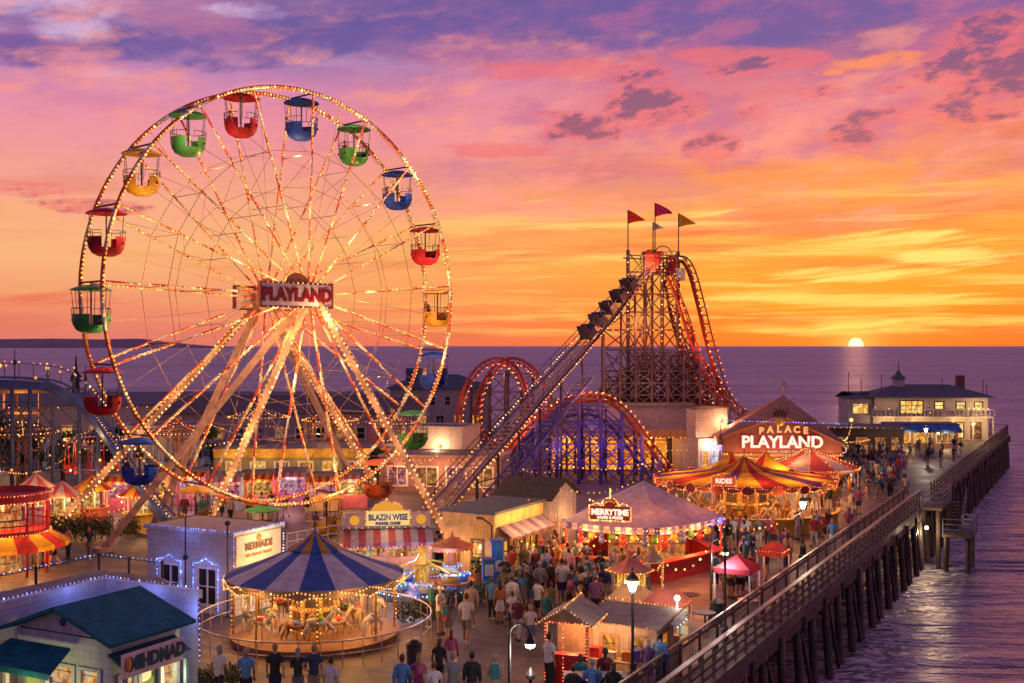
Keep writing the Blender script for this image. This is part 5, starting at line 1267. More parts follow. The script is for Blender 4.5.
def carousel(T, r, h, apex, nseg, cmats, crown, drumm, valm, strings, nh, drum=.9, base_h=.3, basem=None, shields=False):
    bm_ = MB(); bm_.lathe([(0, 0), (r * .93, 0), (r * .95, base_h), (0, base_h)], (0, 0, 0), 48); part(T, 'platform', bm_, basem or TIMBER)
    d = MB(); d.lathe([(drum, base_h), (drum, h + .1)], (0, 0, 0), 8, a0=PI / 8); dr = part(T, 'drum', d, drumm)
    pn = MB()
    for i in range(8):
        a = PI / 4 * i + PI / 4; c, s = math.cos(a), math.sin(a); q = drum * math.cos(PI / 8) + .02
        for z0, z1 in ((base_h + .15, base_h + .85), (base_h + 1.05, h - .1)):
            w_ = drum * .26; pn.add([(c * q - s * x, s * q + c * x, z) for x, z in ((-w_, z0), (w_, z0), (w_, z1), (-w_, z1))], [(0, 1, 2, 3)])
    part(dr, 'mirror', pn, mat('mirror_panel', (.5, .4, .3), rough=.12, metal=.9, bump=0))
    bl = []
    for i in range(8):
        a = PI / 8 + PI / 4 * i; bl += along([(math.cos(a) * (drum + .03), math.sin(a) * (drum + .03), z) for z in (base_h + .1, h)], .13)
    for z in (base_h + .95, base_h + 1.0 + .9): bl += along([(math.cos(PI / 8 + PI / 4 * i) * (drum + .04), math.sin(PI / 8 + PI / 4 * i) * (drum + .04), z) for i in range(9)], .13)
    part(dr, 'light_string', bulbs(bl, .036), strings[0])
    # canopy: slightly sagging cone of striped canvas
    n = nseg * 4; prof = [(r, h), (r * .985, h + .04)] + [(r * (1 - t), h + .06 + (apex - h) * (t ** 1.12)) for t in (.12, .25, .4, .55, .7, .74)]
    c = MB(); c.lathe(prof, (0, 0, 0), n, mif=lambda i, k: (k // 4) % len(cmats)); 
    if not shields: c.lathe([(r * .985, h - .02), (drum, h + .06)], (0, 0, 0), n, mi=len(cmats))
    ca = part(T, 'canopy', c, list(cmats) + [mat('canopy_lining', (.45, .34, .2))], smooth=False)
    cr = MB(); zc = prof[-1][1]; cr.lathe([(r * .30, zc - .02), (r * .29, zc + .03), (r * .14, zc + .2 + .1 * r * .3), (.03, zc + .32 + .16 * r * .6)], (0, 0, 0), n, mif=lambda i, k: (k // 4) % 2); cr.tube([(0, 0, zc), (0, 0, zc + .75 + .1 * r)], .03, 6); cr.ball((0, 0, zc + .6 + .1 * r), .07, 8, 6); part(ca, 'crown', cr, crown)
    # scalloped valance and its bulbs
    v = MB(); ns = nseg; b1, b2 = [], []
    for i in range(n):
        def dz(k): return .30 - .14 * abs(math.sin(PI * k / n * ns / 1))
        a, b = 2 * PI * i / n, 2 * PI * (i + 1) / n; rr = r * 1.0 + .01
        v.add([(rr * math.cos(a), rr * math.sin(a), h + .05), (rr * math.cos(b), rr * math.sin(b), h + .05), (rr * math.cos(b), rr * math.sin(b), h - dz(i + 1)), (rr * math.cos(a), rr * math.sin(a), h - dz(i))], [(0, 1, 2, 3)])
    nb = int(2 * PI * r / .14)
    for i in range(nb):
        a = 2 * PI * i / nb; rr = r + .04; k = i / nb * n
        b1.append((rr * math.cos(a), rr * math.sin(a), h - .32 + .14 * abs(math.sin(PI * k / n * ns)))); b2.append((rr * math.cos(a), rr * math.sin(a), h + .02 - .12 * abs(math.sin(PI * k / n * ns))))
    va = part(ca, 'valance', v, valm); part(T, 'light_string', bulbs(b1, .036), strings[0]); part(T, 'light_string', bulbs(b2, .032), strings[1])
    if shields:
        for i in range(ns):
            a = 2 * PI * (i + .5) / ns; sh = MB(); q = [(.36 * math.cos(t), .26 * math.sin(t) - .12) for t in [2 * PI * j / 12 for j in range(12)]]; cc, ss = math.cos(a), math.sin(a)
            sh.prism([(cc * (r + .06) - ss * x, ss * (r + .06) + cc * x, h + z) for x, z in q], (cc * .05, ss * .05, 0)); so2 = part(T, 'rounding_board', sh, mat('shield_dark_red', (.2, .03, .02)))
            part(so2, 'light_string', bulbs([(cc * (r + .12) - ss * x * 1.1, ss * (r + .12) + cc * x * 1.1, h + z * 1.1) for x, z in q], .036), strings[1])
    np_ = nseg // 2
    pm2 = MB(); pm2.tube([(0, 0, base_h), (0, 0, h)], .045, 8); pme = pm2.data('canopy_pole', brass); pbl = bulbs([(.05, 0, base_h + .2 + .16 * i) for i in range(int((h - base_h - .3) / .16))], .03).data('light_string', strings[0])
    for i in range(np_):
        a = 2 * PI * (i + .25) / np_; o = part(T, 'canopy_pole', pme, None); o.location = (r * .9 * math.cos(a), r * .9 * math.sin(a), 0)
        if i % 2 == 0: o2 = part(o, 'light_string', pbl, None); o2.rotation_euler.z = a
    for i in range(nh):
        ring = i % 2; a = 2 * PI * i / nh; rr = r * (.76 if ring else .5)
        o = part(T, 'carousel_horse', hmesh[i % 4], None); o.location = (rr * math.cos(a), rr * math.sin(a), base_h + .72 + .18 * math.sin(i * 2.4)); o.rotation_euler.z = a + PI / 2
        part(o, 'saddle', sad[i % 3], None); part(o, 'pole', hp, None)
def ring_fence(name, label, c, r, h, m_, gap=()):
    T = thing(name, label, 'railing', c); pp = MB(); pp.tube([(0, 0, 0), (0, 0, h)], .022, 6); pme = pp.data('post', m_)
    n = int(2 * PI * r / .75)
    for i in range(n): o = part(T, 'post', pme, None); o.location = (r * math.cos(2 * PI * i / n), r * math.sin(2 * PI * i / n), 0)
    for z, w_ in ((h, .032), (h * .52, .016)):
        m = MB(); m.tube([(r * math.cos(2 * PI * i / 64), r * math.sin(2 * PI * i / 64), z) for i in range(64)], w_, 6, closed=True); part(T, 'top_rail' if z == h else 'mid_rail', m, m_, smooth=True)
    return T
sb_, sw_, sy_ = cloth('canvas_blue', (.05, .13, .42), .12), cloth('canvas_white', (.66, .62, .64), .12), cloth('canvas_yellow', (.72, .40, .04), .25)
CB = G(315, 638)
T = thing('carousel', 'carousel with blue and white striped conical canopy edged in amber bulbs', 'carousel', CB)
carousel(T, 3.38, 2.45, 3.78, 16, [sb_, sw_], [sb_, sy_], mat('drum_gold', (.55, .33, .10), rough=.4), mat('valance_blue_gold', (.30, .2, .12)), (B_AMBER, B_WARM), 14, basem=mat('platform_wood', (.2, .1, .06)))
ring_fence('ring_railing', 'round white pipe railing encircling the blue and white carousel', CB, 4.45, .95, mat('pipe_pale', (.5, .42, .38), rough=.3, metal=.5))
for i in range(8):
    a = PI / 4 * i; lamp(CB + Vector((2.3 * math.cos(a), 2.3 * math.sin(a), 2.1)), 22, (1, .48, .14), .2)
for i in range(6): a = PI / 3 * i; lamp(CB + Vector((3.8 * math.cos(a), 3.8 * math.sin(a), 1.9)), 20, (1, .48, .14), .2)
CY = At(744, 73.5)
T = thing('carousel', 'big yellow and purple striped carousel ringed with red outlined shields', 'carousel', CY)
cy, cp, cr_ = cloth('canvas_gold', (.70, .40, .05), .5), cloth('canvas_purple', (.2, .07, .3), .35), cloth('canvas_red', (.5, .05, .05), .35)
carousel(T, 5.6, 2.75, 3.45, 20, [cy, cp, cy, cr_], [cy, cr_], mat('drum_gold', (.55, .33, .10), rough=.4), mat('valance_dark', (.16, .05, .04)), (B_AMBER, B_RED), 20, drum=1.5, shields=True, basem=mat('platform_wood', (.2, .1, .06)))
cnt = MB(); cnt.lathe([(5.75, .0), (5.8, .9), (5.95, .92), (5.95, 1.0), (5.7, 1.0), (5.65, 0)], (0, 0, 0), 40, skip=lambda i, k: not (24 <= k <= 38)); part(T, 'ticket_counter', cnt, mat('counter_yellow', (.62, .34, .04), var=.3))
for i in range(12): a = PI / 6 * i; lamp(CY + Vector((4.2 * math.cos(a), 4.2 * math.sin(a), 2.3)), 34, (1, .42, .09), .25)
for i in range(8): a = PI / 4 * i + .2; lamp(CY + Vector((6.3 * math.cos(a), 6.3 * math.sin(a), 2.3)), 20, (1, .36, .08), .25)
sgn = MB(); sgn.bx(-1.1, 1.1, -.06, .06, -.35, .45); T2 = T
s_ = part(T, 'sign_board', sgn, glow('sign_red_glow', (.9, .12, .04), .7)); dirc = (Vector((0, 0, 0)) - Vector((CY.x, CY.y, 0))).normalized(); s_.location = dirc * 5.4 + Vector((-1.2, 0, 3.15)); s_.scale = (.62, .62, .62); s_.rotation_euler.z = math.atan2(dirc.y, dirc.x) + PI / 2
tx = text_mb('RIDES', .62, .03, .02, 1.0); part(s_, 'lettering', shift(tx, (0, -.09, .05)), white_neon); part(s_, 'light_string', bulbs(along([(-1.15, -.06, -.4), (1.15, -.06, -.4), (1.15, -.06, .5), (0, -.06, .85), (-1.15, -.06, .5)], .13, True), .035), B_ORANGE)

def peaked_tent(name, label, c, r, h, apex, mats, n=8, strings=None, per=2, rz=0.0, posts=True, skirt=.0, skm=None, sag=.85, cat='tent'):
    T = thing(name, label, cat, c, rz); k = n * per
    prof = [(r, h), (r * .6, h + (apex - h) * (.4 * sag)), (r * .28, h + (apex - h) * (.72 * sag)), (.03, apex)]
    m = MB(); m.lathe(prof, (0, 0, 0), k, a0=PI / n, mif=lambda i, q: (q // (1 if per == 1 else per)) % len(mats)); cn = part(T, 'canopy', m, mats)
    v = MB(); v.lathe([(r + .005, h), (r + .01, h - .25)], (0, 0, 0), k, a0=PI / n, mif=lambda i, q: (q // max(1, per)) % len(mats)); part(cn, 'valance', v, mats)
    m = MB(); m.tube([(0, 0, apex - .1), (0, 0, apex + .35)], .03, 6); part(T, 'finial', m, brass)
    if posts:
        pm2 = MB(); pm2.tube([(0, 0, 0), (0, 0, h)], .04, 6); pme = pm2.data('tent_post', WHITE)
        for i in range(n): a = PI / n + 2 * PI * i / n; o = part(T, 'tent_post', pme, None); o.location = (r * .96 * math.cos(a), r * .96 * math.sin(a), 0)
    if skirt:
        m = MB(); m.lathe([(r * .93, 0), (r * .93, skirt), (r * .8, skirt), (r * .8, 0)], (0, 0, 0), n, a0=PI / n); part(T, 'counter', m, skm)
    if strings:
        part(T, 'light_string', bulbs(along([((r + .05) * math.cos(PI / n + 2 * PI * i / n), (r + .05) * math.sin(PI / n + 2 * PI * i / n), h - .05) for i in range(n)], .2, True), .042), strings[0])
        if len(strings) > 1:
            pts = []
            for i in range(n): a = PI / n + 2 * PI * i / n; pts += along([(math.cos(a) * q * 1.01, math.sin(a) * q * 1.01, z + .05) for q, z in prof], .28)
            part(T, 'light_string', bulbs(pts, .035), strings[1])
    return T
cpk, cwh = cloth('canvas_pink', (.55, .10, .12), .4), cloth('canvas_pinkwhite', (.6, .45, .45), .35)
peaked_tent('peaked_tent', 'yellow and red peaked tent, the nearer to the arcade hall', At(731, 79.5), 2.5, 2.3, 3.85, [cy, cy, cr_], 8, None)
peaked_tent('peaked_tent', 'yellow peaked tent right in front of the palace sign', At(766, 79.8), 2.5, 2.3, 3.85, [cy, cr_, cy], 8, None)
peaked_tent('peaked_tent', 'pink and white striped tent hung with bulbs beside the palace hall', At(810, 84), 3.5, 2.4, 3.9, [cpk, cwh], 12, (B_AMBER, B_ORANGE), per=1)
for px, d in ((731, 82), (766, 82.5), (797, 83), (823, 84), (780, 79), (850, 85)): lamp(At(px, d - .3, 2.2), 60, (1, .4, .12), .25)

# game tent: broad grey canvas roof over a red counter, bulb framed sign
tc_ = cloth('canvas_grey_violet', (.50, .43, .52), .15); plan = [(2.4, 56.2), (6.95, 54.0), (10.7, 57.8), (9.8, 62.3), (4.6, 63.6)]; pk = (6.7, 58.6, 4.35); eh = 2.65
TB = Vector((6.9, 58.8, 0)); T = thing('game_tent', 'broad grey canvas game tent with red counters, crowded with bulbs and prizes', 'tent', TB)
m = MB()
for i in range(5):
    a, b = plan[i], plan[(i + 1) % 5]; N_ = 6
    for j in range(N_):
        def lp(t, u): 
            x = (a[0] + (b[0] - a[0]) * t); y = (a[1] + (b[1] - a[1]) * t); s = u ** .9
            return (x + (pk[0] - x) * u, y + (pk[1] - y) * u, eh - .10 * math.sin(PI * t) * (1 - u) + (pk[2] - eh) * u ** 1.15)
        us = [0, .25, .5, .75, 1]
        for u0, u1 in zip(us, us[1:]): m.add([lp(j / N_, u0), lp((j + 1) / N_, u0), lp((j + 1) / N_, u1), lp(j / N_, u1)], [(0, 1, 2, 3)])
cn = part(T, 'canopy', m, tc_, world=True)
v = MB()
for i in range(5):
    a, b = plan[i], plan[(i + 1) % 5]
    for j in range(18):
        p, q = [Vector((a[0] + (b[0] - a[0]) * t, a[1] + (b[1] - a[1]) * t, eh - .10 * math.sin(PI * t))) for t in (j / 18, (j + 1) / 18)]
        v.add([p, q, q - Vector((0, 0, .32)), p - Vector((0, 0, .32))], [(0, 1, 2, 3)], j % 2)
part(cn, 'valance', v, [tc_, cloth('canvas_blue_edge', (.1, .12, .4), .3)], world=True)
pme = MB().tube([(0, 0, 0), (0, 0, eh)], .06, 8).data('tent_post', mat('post_red', (.4, .05, .04)))
pbl = bulbs([(.07 * math.cos(i), .07 * math.sin(i), .3 + i * .11) for i in range(21)], .036).data('light_string', B_ORANGE)
for x, y in plan:
    o = part(T, 'tent_post', pme, None); o.location = Vector((x, y, 0)) + (TB - Vector((x, y, 0))) * .05 - TB; part(o, 'light_string', pbl, None)
m = MB(); k_ = .93; pl2 = [Vector((TB.x + (x - TB.x) * k_, TB.y + (y - TB.y) * k_, 0)) for x, y in plan]
for a, b in zip(pl2, pl2[1:] + pl2[:1]): m.beam(a + Vector((0, 0, .45)), b + Vector((0, 0, .45)), .12, .9); m.beam(a + Vector((0, 0, .94)), b + Vector((0, 0, .94)), .5, .07)
part(T, 'counter', m, mat('counter_red', (.45, .03, .03), rough=.45), world=True)
m = MB(); m.box((TB.x, TB.y + .6, 1.0), (3.6, 3.2, 2.0)); part(T, 'prize_stand', m, lit_room('prize_wall', [(.35, .04, .02), (.9, .22, .04), (1, .55, .12), (.5, .08, .1)], .85, 2.2), world=True)  # emissive block with lit stock painted on it
eb = []
for a, b in zip(plan, plan[1:] + plan[:1]): eb += along([(a[0], a[1] - .06, eh - .12), ((a[0] + b[0]) / 2, (a[1] + b[1]) / 2 - .06, eh - .36), (b[0], b[1] - .06, eh - .12)], .17)
part(T, 'light_string', bulbs(eb, .045), B_AMBER, world=True)
eb = []
for i in range(3):
    a, b = plan[i], plan[(i + 1) % 5]
    eb += along([Vector((TB.x + (p[0] - TB.x) * .8, TB.y + (p[1] - TB.y) * .8, 1.9 - .25 * (q % 2))) for q, p in enumerate([(a[0] + (b[0] - a[0]) * t / 8, a[1] + (b[1] - a[1]) * t / 8) for t in range(9)])], .2)
part(T, 'light_string', bulbs(eb, .045), B_ORANGE, world=True)
dv = V; s0 = Vector((4.75, 54.75, 0)); nn = -U
sg = part(T, 'sign_board', MB().bx(-.95, .95, -.05, .05, 0, .62), mat('sign_dark_red', (.25, .03, .02))); sg.location = s0 - TB + nn * .2 + Vector((0, 0, 2.95)); sg.rotation_euler.z = PIER + R(12)
tx = text_mb('MERRYTIME', .38, .03, .02, .9); part(sg, 'lettering', shift(tx, (0, -.08, .36)), white_neon); tx = text_mb('GAMES & PRIZES', .17, .03, .008, 1); part(sg, 'lettering', shift(tx, (0, -.08, .11)), white_neon)
ar = MB(); ar.prism([(.38 * math.cos(a), -.05, .63 + .36 * math.sin(a)) for a in [PI * i / 10 for i in range(11)]], (0, .1, 0)); part(sg, 'crest', ar, mat('sign_dark_red', (.25, .03, .02)))
string(sg, [(-1, -.07, -.04), (1, -.07, -.04), (1, -.07, .66), (.6, -.07, .8), (.4, -.07, .68)] + [(.4 * math.cos(a), -.07, .66 + .4 * math.sin(a)) for a in [PI * i / 10 for i in range(11)]] + [(-.6, -.07, .8), (-1, -.07, .66), (-1, -.07, -.04)], B_ORANGE, .085, .04)
string(sg, [(.3 * math.cos(a), -.09, .68 + .22 * math.sin(a)) for a in [PI * i / 10 for i in range(11)]], B_AMBER, .09, .03)
m = MB(); m.tube([(0, 0, .7), (0, 0, 1.5)], .03, 6); part(sg, 'spike', m, B_ORANGE)
for p in ((3.6, 55.2, 2.2), (5.2, 54.4, 2.2), (7.6, 54.2, 2.2), (9.2, 55.8, 2.2), (4.5, 57, 2.1), (6.8, 56, 2.1), (9, 58, 2.1)): lamp(p, 60, (1, .26, .06), .3)
lamp((10.9, 57.0, 2.3), 14, (.3, .35, 1), .2)
# red prizes hanging under the eave
for i in range(14):
    t = (i + .5) / 14; j = 0 if t < .55 else 1; tt = t / .55 if j == 0 else (t - .55) / .45; a, b = plan[j], plan[j + 1]
    p = Vector((a[0] + (b[0] - a[0]) * tt, a[1] + (b[1] - a[1]) * tt, 2.0)); p += (TB - p) * .16; p.z = 1.75 + .2 * (i % 2)
    m = MB(); m.ball((0, 0, 0), (.17, .15, .2), 10, 6); m.ball((0, -.02, .27), .13, 10, 6); m.ball((-.09, 0, .38), .05, 6, 5); m.ball((.09, 0, .38), .05, 6, 5); m.tube([(0, 0, .35), (0, 0, .75)], .01, 4)
    solo('plush_toy', m, [RED, YELLOW, BLUE, GREEN][i % 4], '%s plush toy hanging under the eave of the grey game tent' % ['red', 'yellow', 'blue', 'green'][i % 4], 'plush toy', 'plush prizes, ' + ['red', 'yellow', 'blue', 'green'][i % 4], smooth=True, loc=p)

# near stalls by the pier railing
def stall(name, label, c, rz, w, d, h, rise, roofm, wallm, strings, gable_front=True, counter=True, power=20, cat='stall'):
    T = thing(name, label, cat, c, rz)
    for x in (-w / 2 + .06, w / 2 - .06):
        for y in (.06, d - .06): m = MB(); m.bx(x - .05, x + .05, y - .05, y + .05, 0, h); part(T, 'corner_post', m, wallm)
    m = MB(); m.bx(-w / 2, w / 2, d - .12, d - .02, 0, h - .01); part(T, 'back_wall', m, wallm)
    if counter: m = MB(); m.bx(-w / 2 + .12, w / 2 - .12, .0, .08, 0, .95); m.bx(-w / 2 + .05, w / 2 - .05, -.15, .25, .953, 1.0); part(T, 'counter', m, mat('counter_red', (.45, .03, .03)))
    if gable_front: gable_roof(T, -w / 2, w / 2, 0, d, h, rise, 'y', roofm, .18, wallm, .06)
    else:
        m = MB(); m.slab([(-w / 2 - .2, -.2, h), (w / 2 + .2, -.2, h), (w / 2 + .2, d + .2, h + rise), (-w / 2 - .2, d + .2, h + rise)], .08); part(T, 'roof', m, roofm)
    if strings:
        if gable_front:
            string(T, [(-w / 2 - .2, -.2, h - .05), (0, -.2, h + rise + .14), (w / 2 + .2, -.2, h - .05), (w / 2 + .2, d, h - .05)], strings, .12, .026)
            string(T, [(0, -.2, h + rise + .16), (0, d + .2, h + rise + .16)], strings, .14, .026)
            for x in (-w / 2 + .06, -.1, w / 2 - .06): string(T, [(x, -.02, .1), (x, -.02, h)], B_RED, .11, .024)
            string(T, [(-w / 2, -.02, h), (w / 2, -.02, h)], B_RED, .11, .024)
        else: string(T, [(-w / 2 - .2, -.22, h - .02), (w / 2 + .2, -.22, h - .02), (w / 2 + .2, d, h + rise)], strings, .2, .026)
    if power: lamp(T.matrix_basis @ Vector((0, d * .4, h - .35)), power, (1, .42, .16), .15)
    return T
tin = mat('tin_roof', (.26, .20, .18), rough=.75, metal=.1, plank=(.25, 1), var=.3); plywood = mat('plywood', (.36, .22, .13), var=.3)
T = stall('food_stall', 'little gabled food stall with tin roof and red bulbs round its counter', G(566, 684), PIER + R(10), 1.55, 1.9, 2.02, .42, tin, plywood, B_AMBER, power=30)
T = thing('snack_hut', 'wide grey roofed snack hut with pale plank walls next to the pier railing', 'stall', Vector((4.84, 38.46, 0)), PIER)
shell(T, 2.3, 1.7, 2.0, mat('hut_wall', (.42, .33, .26), plank=(.3, 0), var=.25), [(.3, .9, .55, 1.55, 'window', LIT), (1.35, 1.9, .1, 1.6, 'door', LIT_DIM)], [(.4, 1.2, .8, 1.7, 'shop', LIT)], x0=-2.3, framem=plywood)
m = MB(); m.slab([(-2.6, -.35, 2.03), (.25, -.35, 2.03), (.25, 1.9, 2.3), (-2.6, 1.9, 2.3)], .07); part(T, 'roof', m, tin)
m = MB(); m.slab([(.26, .6, 2.02), (.5, .6, 1.9), (.5, 1.8, 2.0), (.26, 1.8, 2.12)], .04); part(T, 'side_awning', m, cloth('canvas_pale', (.36, .3, .3), .3))
string(T, [(-2.6, -.38, 2.02), (.26, -.38, 2.02)], B_AMBER, .2, .024); string(T, [(-2.6, 1.85, 2.36), (-2.6, -.35, 2.1)], B_AMBER, .3, .024); string(T, [(.52, .6, 1.92), (.52, 1.8, 2.02), (.26, 1.9, 2.3)], B_WHITE, .3, .02)
lamp(wl(T, (-1.2, -.9, 1.6)), 14, (1, .5, .2)); lamp(wl(T, (1.2, 1.7, 2.6)), 3, (.8, .8, 1)); HUT = T
m = MB(); m.ball((0, 0, 2.62), .1); m.tube([(0, 0, 2.2), (0, 0, 2.55)], .02, 5); solo('globe_lamp', m, L_LANTERN, 'bright white globe lamp at the back corner of the snack hut roof', 'lamp', loc=wl(T, (.1, 1.75, -.18))); lamp(wl(T, (.3, 2.0, 2.5)), 8, (1, .9, .8))
m = MB(); m.bx(-1.1, 1.1, -.3, .3, .7, .76); m.bx(-1, -.9, -.25, .25, 0, .7); m.bx(.9, 1, -.25, .25, 0, .7); m.bx(-.9, .9, -.2, .2, .25, .29); solo('work_table', m, plywood, 'plain wooden table under the window of the snack hut', 'table', loc=wl(T, (-1.5, -.75, 0)), rz=PIER)
for i, (x, y, s, c) in enumerate([(-1.9, -.75, .3, RED), (-1.3, -.8, .22, CREAM), (-.8, -.7, .26, ORANGE), (-.45, -.6, .34, PURPLE)]):
    m = MB(); m.box((0, 0, s / 2), (s * 1.3, s, s)); m.box((0, 0, s + .015), (s * 1.36, s * 1.06, .03)); solo('supply_box', m, c, '%s box standing on the table beside the snack hut' % ['red', 'cream', 'orange', 'purple'][i], 'box', loc=wl(T, (x, y, .76)), rz=PIER + .2 * i)
T = HUT; T.scale = (1, 1, .9)
for i, (x, y, lb, cc) in enumerate([(-2.2, 3.3, 'small cream canvas stall behind the snack hut, glowing from inside', (.55, .42, .3)), (-.75, 3.1, 'small rose canvas stall between the snack hut and the inner railing', (.5, .2, .2))]):
    q = wl(T, (x, y, 0)); K = thing('canvas_stall', lb, 'stall', q, PIER); cm_ = cloth('stall_canvas_%d' % i, cc, .4); m = MB(); e = [(-.72, -.65), (.72, -.65), (.72, .65), (-.72, .65)]; m.add([(a, b, 2.0) for a, b in e] + [(-.35, 0, 2.42), (.35, 0, 2.42)], [(0, 1, 5, 4), (1, 2, 5), (2, 3, 4, 5), (3, 0, 4)]); m.add([(a * 1.01, b * 1.01, 2.0) for a, b in e] + [(a * 1.01, b * 1.01, 1.82) for a, b in e], [(0, 1, 5, 4), (1, 2, 6, 5), (2, 3, 7, 6), (3, 0, 4, 7)]); part(K, 'canopy', m, cm_)
    for a, b in e: m = MB(); m.bx(a * .96 - .025, a * .96 + .025, b * .95 - .025, b * .95 + .025, 0, 1.99); part(K, 'corner_post', m, WHITE)
    m = MB(); m.bx(-.66, .66, -.62, -.5, 0, .9); m.bx(-.7, .7, -.68, -.38, .903, .95); part(K, 'counter', m, plywood); part(K, 'stock_shelf', MB().bx(-.6, .6, .5, .58, .4, 1.75), LIT_SHOP); string(K, [(-.74, -.67, 1.98), (.74, -.67, 1.98), (.74, .66, 1.98)], [B_AMBER, B_ORANGE][i], .13, .026); lamp(q + Vector((0, 0, 1.6)), 12, (1, .45, .15), .15)  # stock shelf glows by lighting painted into its material
def popup(label, c, s, h, rise, mt, rz, frontal=None):
    T = thing('pop_up_canopy', label, 'canopy', c, rz); m = MB(); q = [(-s, -s), (s, -s), (s, s), (-s, s)]
    m.add([(x, y, h) for x, y in q] + [(0, 0, h + rise)], [(0, 1, 4), (1, 2, 4), (2, 3, 4), (3, 0, 4)]); m.add([(x * 1.01, y * 1.01, h) for x, y in q] + [(x * 1.01, y * 1.01, h - .22) for x, y in q], [(0, 1, 5, 4), (1, 2, 6, 5), (2, 3, 7, 6), (3, 0, 4, 7)]); part(T, 'canopy_cloth', m, mt)
    for x, y in q: m = MB(); m.bx(x * .97 - .03, x * .97 + .03, y * .97 - .03, y * .97 + .03, 0, h); part(T, 'leg', m, WHITE)
    lamp(c + Vector((0, 0, h - .3)), 11, (1, .3, .14), .2); return T
popup('red pop up canopy over tables, the larger by the inner railing', At(737, 47.6), .76, 2.1, .45, cloth('canvas_scarlet', (.38, .045, .08), .3), PIER)
T = popup('smaller orange red pop up canopy close against the inner railing', At(773, 52.2), .6, 1.95, .42, cloth('canvas_orange_red', (.45, .08, .07), .3), PIER); string(T, [(-.6, -.62, 1.95), (.6, -.62, 1.95), (.62, .62, 1.95)], B_AMBER, .14, .026)
T = thing('lantern_kiosk', 'small kiosk glowing yellow under a flared red roof behind the black lamp post', 'kiosk', At(630, 45.5), 0)
m = MB(); m.lathe([(.95, 2.35), (.5, 2.55), (.1, 2.85), (.02, 3.1)], (0, 0, 0), 6); part(T, 'roof', m, cloth('canvas_dusty_red', (.35, .12, .12), .2)); m = MB()
for i in range(6): a = PI / 3 * i; m.tube([(.62 * math.cos(a), .62 * math.sin(a), 0), (.62 * math.cos(a), .62 * math.sin(a), 2.4)], .035, 6)
part(T, 'frame', m, brass); m = MB(); m.lathe([(.52, .2), (.52, 2.3)], (0, 0, 0), 6); part(T, 'glowing_panel', m, lit_room('kiosk_glow', [(.5, .15, .03), (1, .45, .06), (1, .7, .2)], 1.3, 2.5)); string(T, [(.97 * math.cos(PI / 3 * i), .97 * math.sin(PI / 3 * i), 2.34) for i in range(7)], B_AMBER, .12, .028); lamp(At(630, 44.4, 1.8), 24, (1, .55, .14))
T = thing('light_arch', 'slim entrance arch outlined in amber bulbs between kiosk and game tent', 'arch', At(653, 46.5), R(15))
m = MB()
for x in (-.42, .42): m.bx(x - .04, x + .04, -.04, .04, 0, 2.4)
m.bx(-.46, .46, -.039, .039, 2.401, 2.5); part(T, 'frame', m, plywood); string(T, [(-.42, -.06, .1), (-.42, -.06, 2.45), (.42, -.06, 2.45), (.42, -.06, .1)], B_AMBER, .1, .03); m = MB(); m.lathe([(.42, 2.5), (.4, 2.62), (.15, 2.85), (.03, 3.1)], (0, 0, 0), 8); part(T, 'cap', m, plywood); lamp(At(653, 46.0, 1.7), 14)

for i, (px, d, c_, lb) in enumerate([(62, 70, (.5, .3, .06), 'ochre round kiosk in front of the blue coaster columns'), (92, 73, (.45, .12, .08), 'brick red round kiosk beside the first wheel leg'), (36, 74, (.3, .2, .4), 'lilac round kiosk behind the red pavilion'), (140, 70.5, (.6, .4, .05), 'bright yellow round kiosk between the left wheel legs')]):
    T = thing('round_kiosk', lb, 'kiosk', At(px, d)); m = MB(); m.lathe([(1.0, 0), (1.0, .95), (1.1, .96), (1.1, 1.02), (.9, 1.02), (.9, .1)], (0, 0, 0), 16); part(T, 'counter', m, mat('kiosk_paint_%d' % i, c_)); m = MB(); m.lathe([(.5, .1), (.5, 2.1)], (0, 0, 0), 10); part(T, 'stock_column', m, lit_room('prizes_1', [(.3, .1, .03), (.9, .4, .08), (1, .7, .3)], 1.0, 2.4)); m = MB()  # stock column carries a painted glow
    for k in range(6): m.tube([(.95 * math.cos(k * PI / 3), .95 * math.sin(k * PI / 3), 1), (.95 * math.cos(k * PI / 3), .95 * math.sin(k * PI / 3), 2.2)], .035, 5)
    part(T, 'roof_posts', m, WHITE); m = MB(); m.lathe([(1.35, 2.1), (.7, 2.5), (.05, 3.0)], (0, 0, 0), 24, mif=lambda a, k: (k // 2) % 2); part(T, 'roof', m, [cy, cr_] if i % 2 else [cpk, cwh]); string(T, [(1.37 * math.cos(k * PI / 12), 1.37 * math.sin(k * PI / 12), 2.08) for k in range(25)], [B_AMBER, B_ORANGE][i % 2], .2, .045); lamp(At(px, d - 1.3, 1.8), 26, (1, .5, .15), .25)
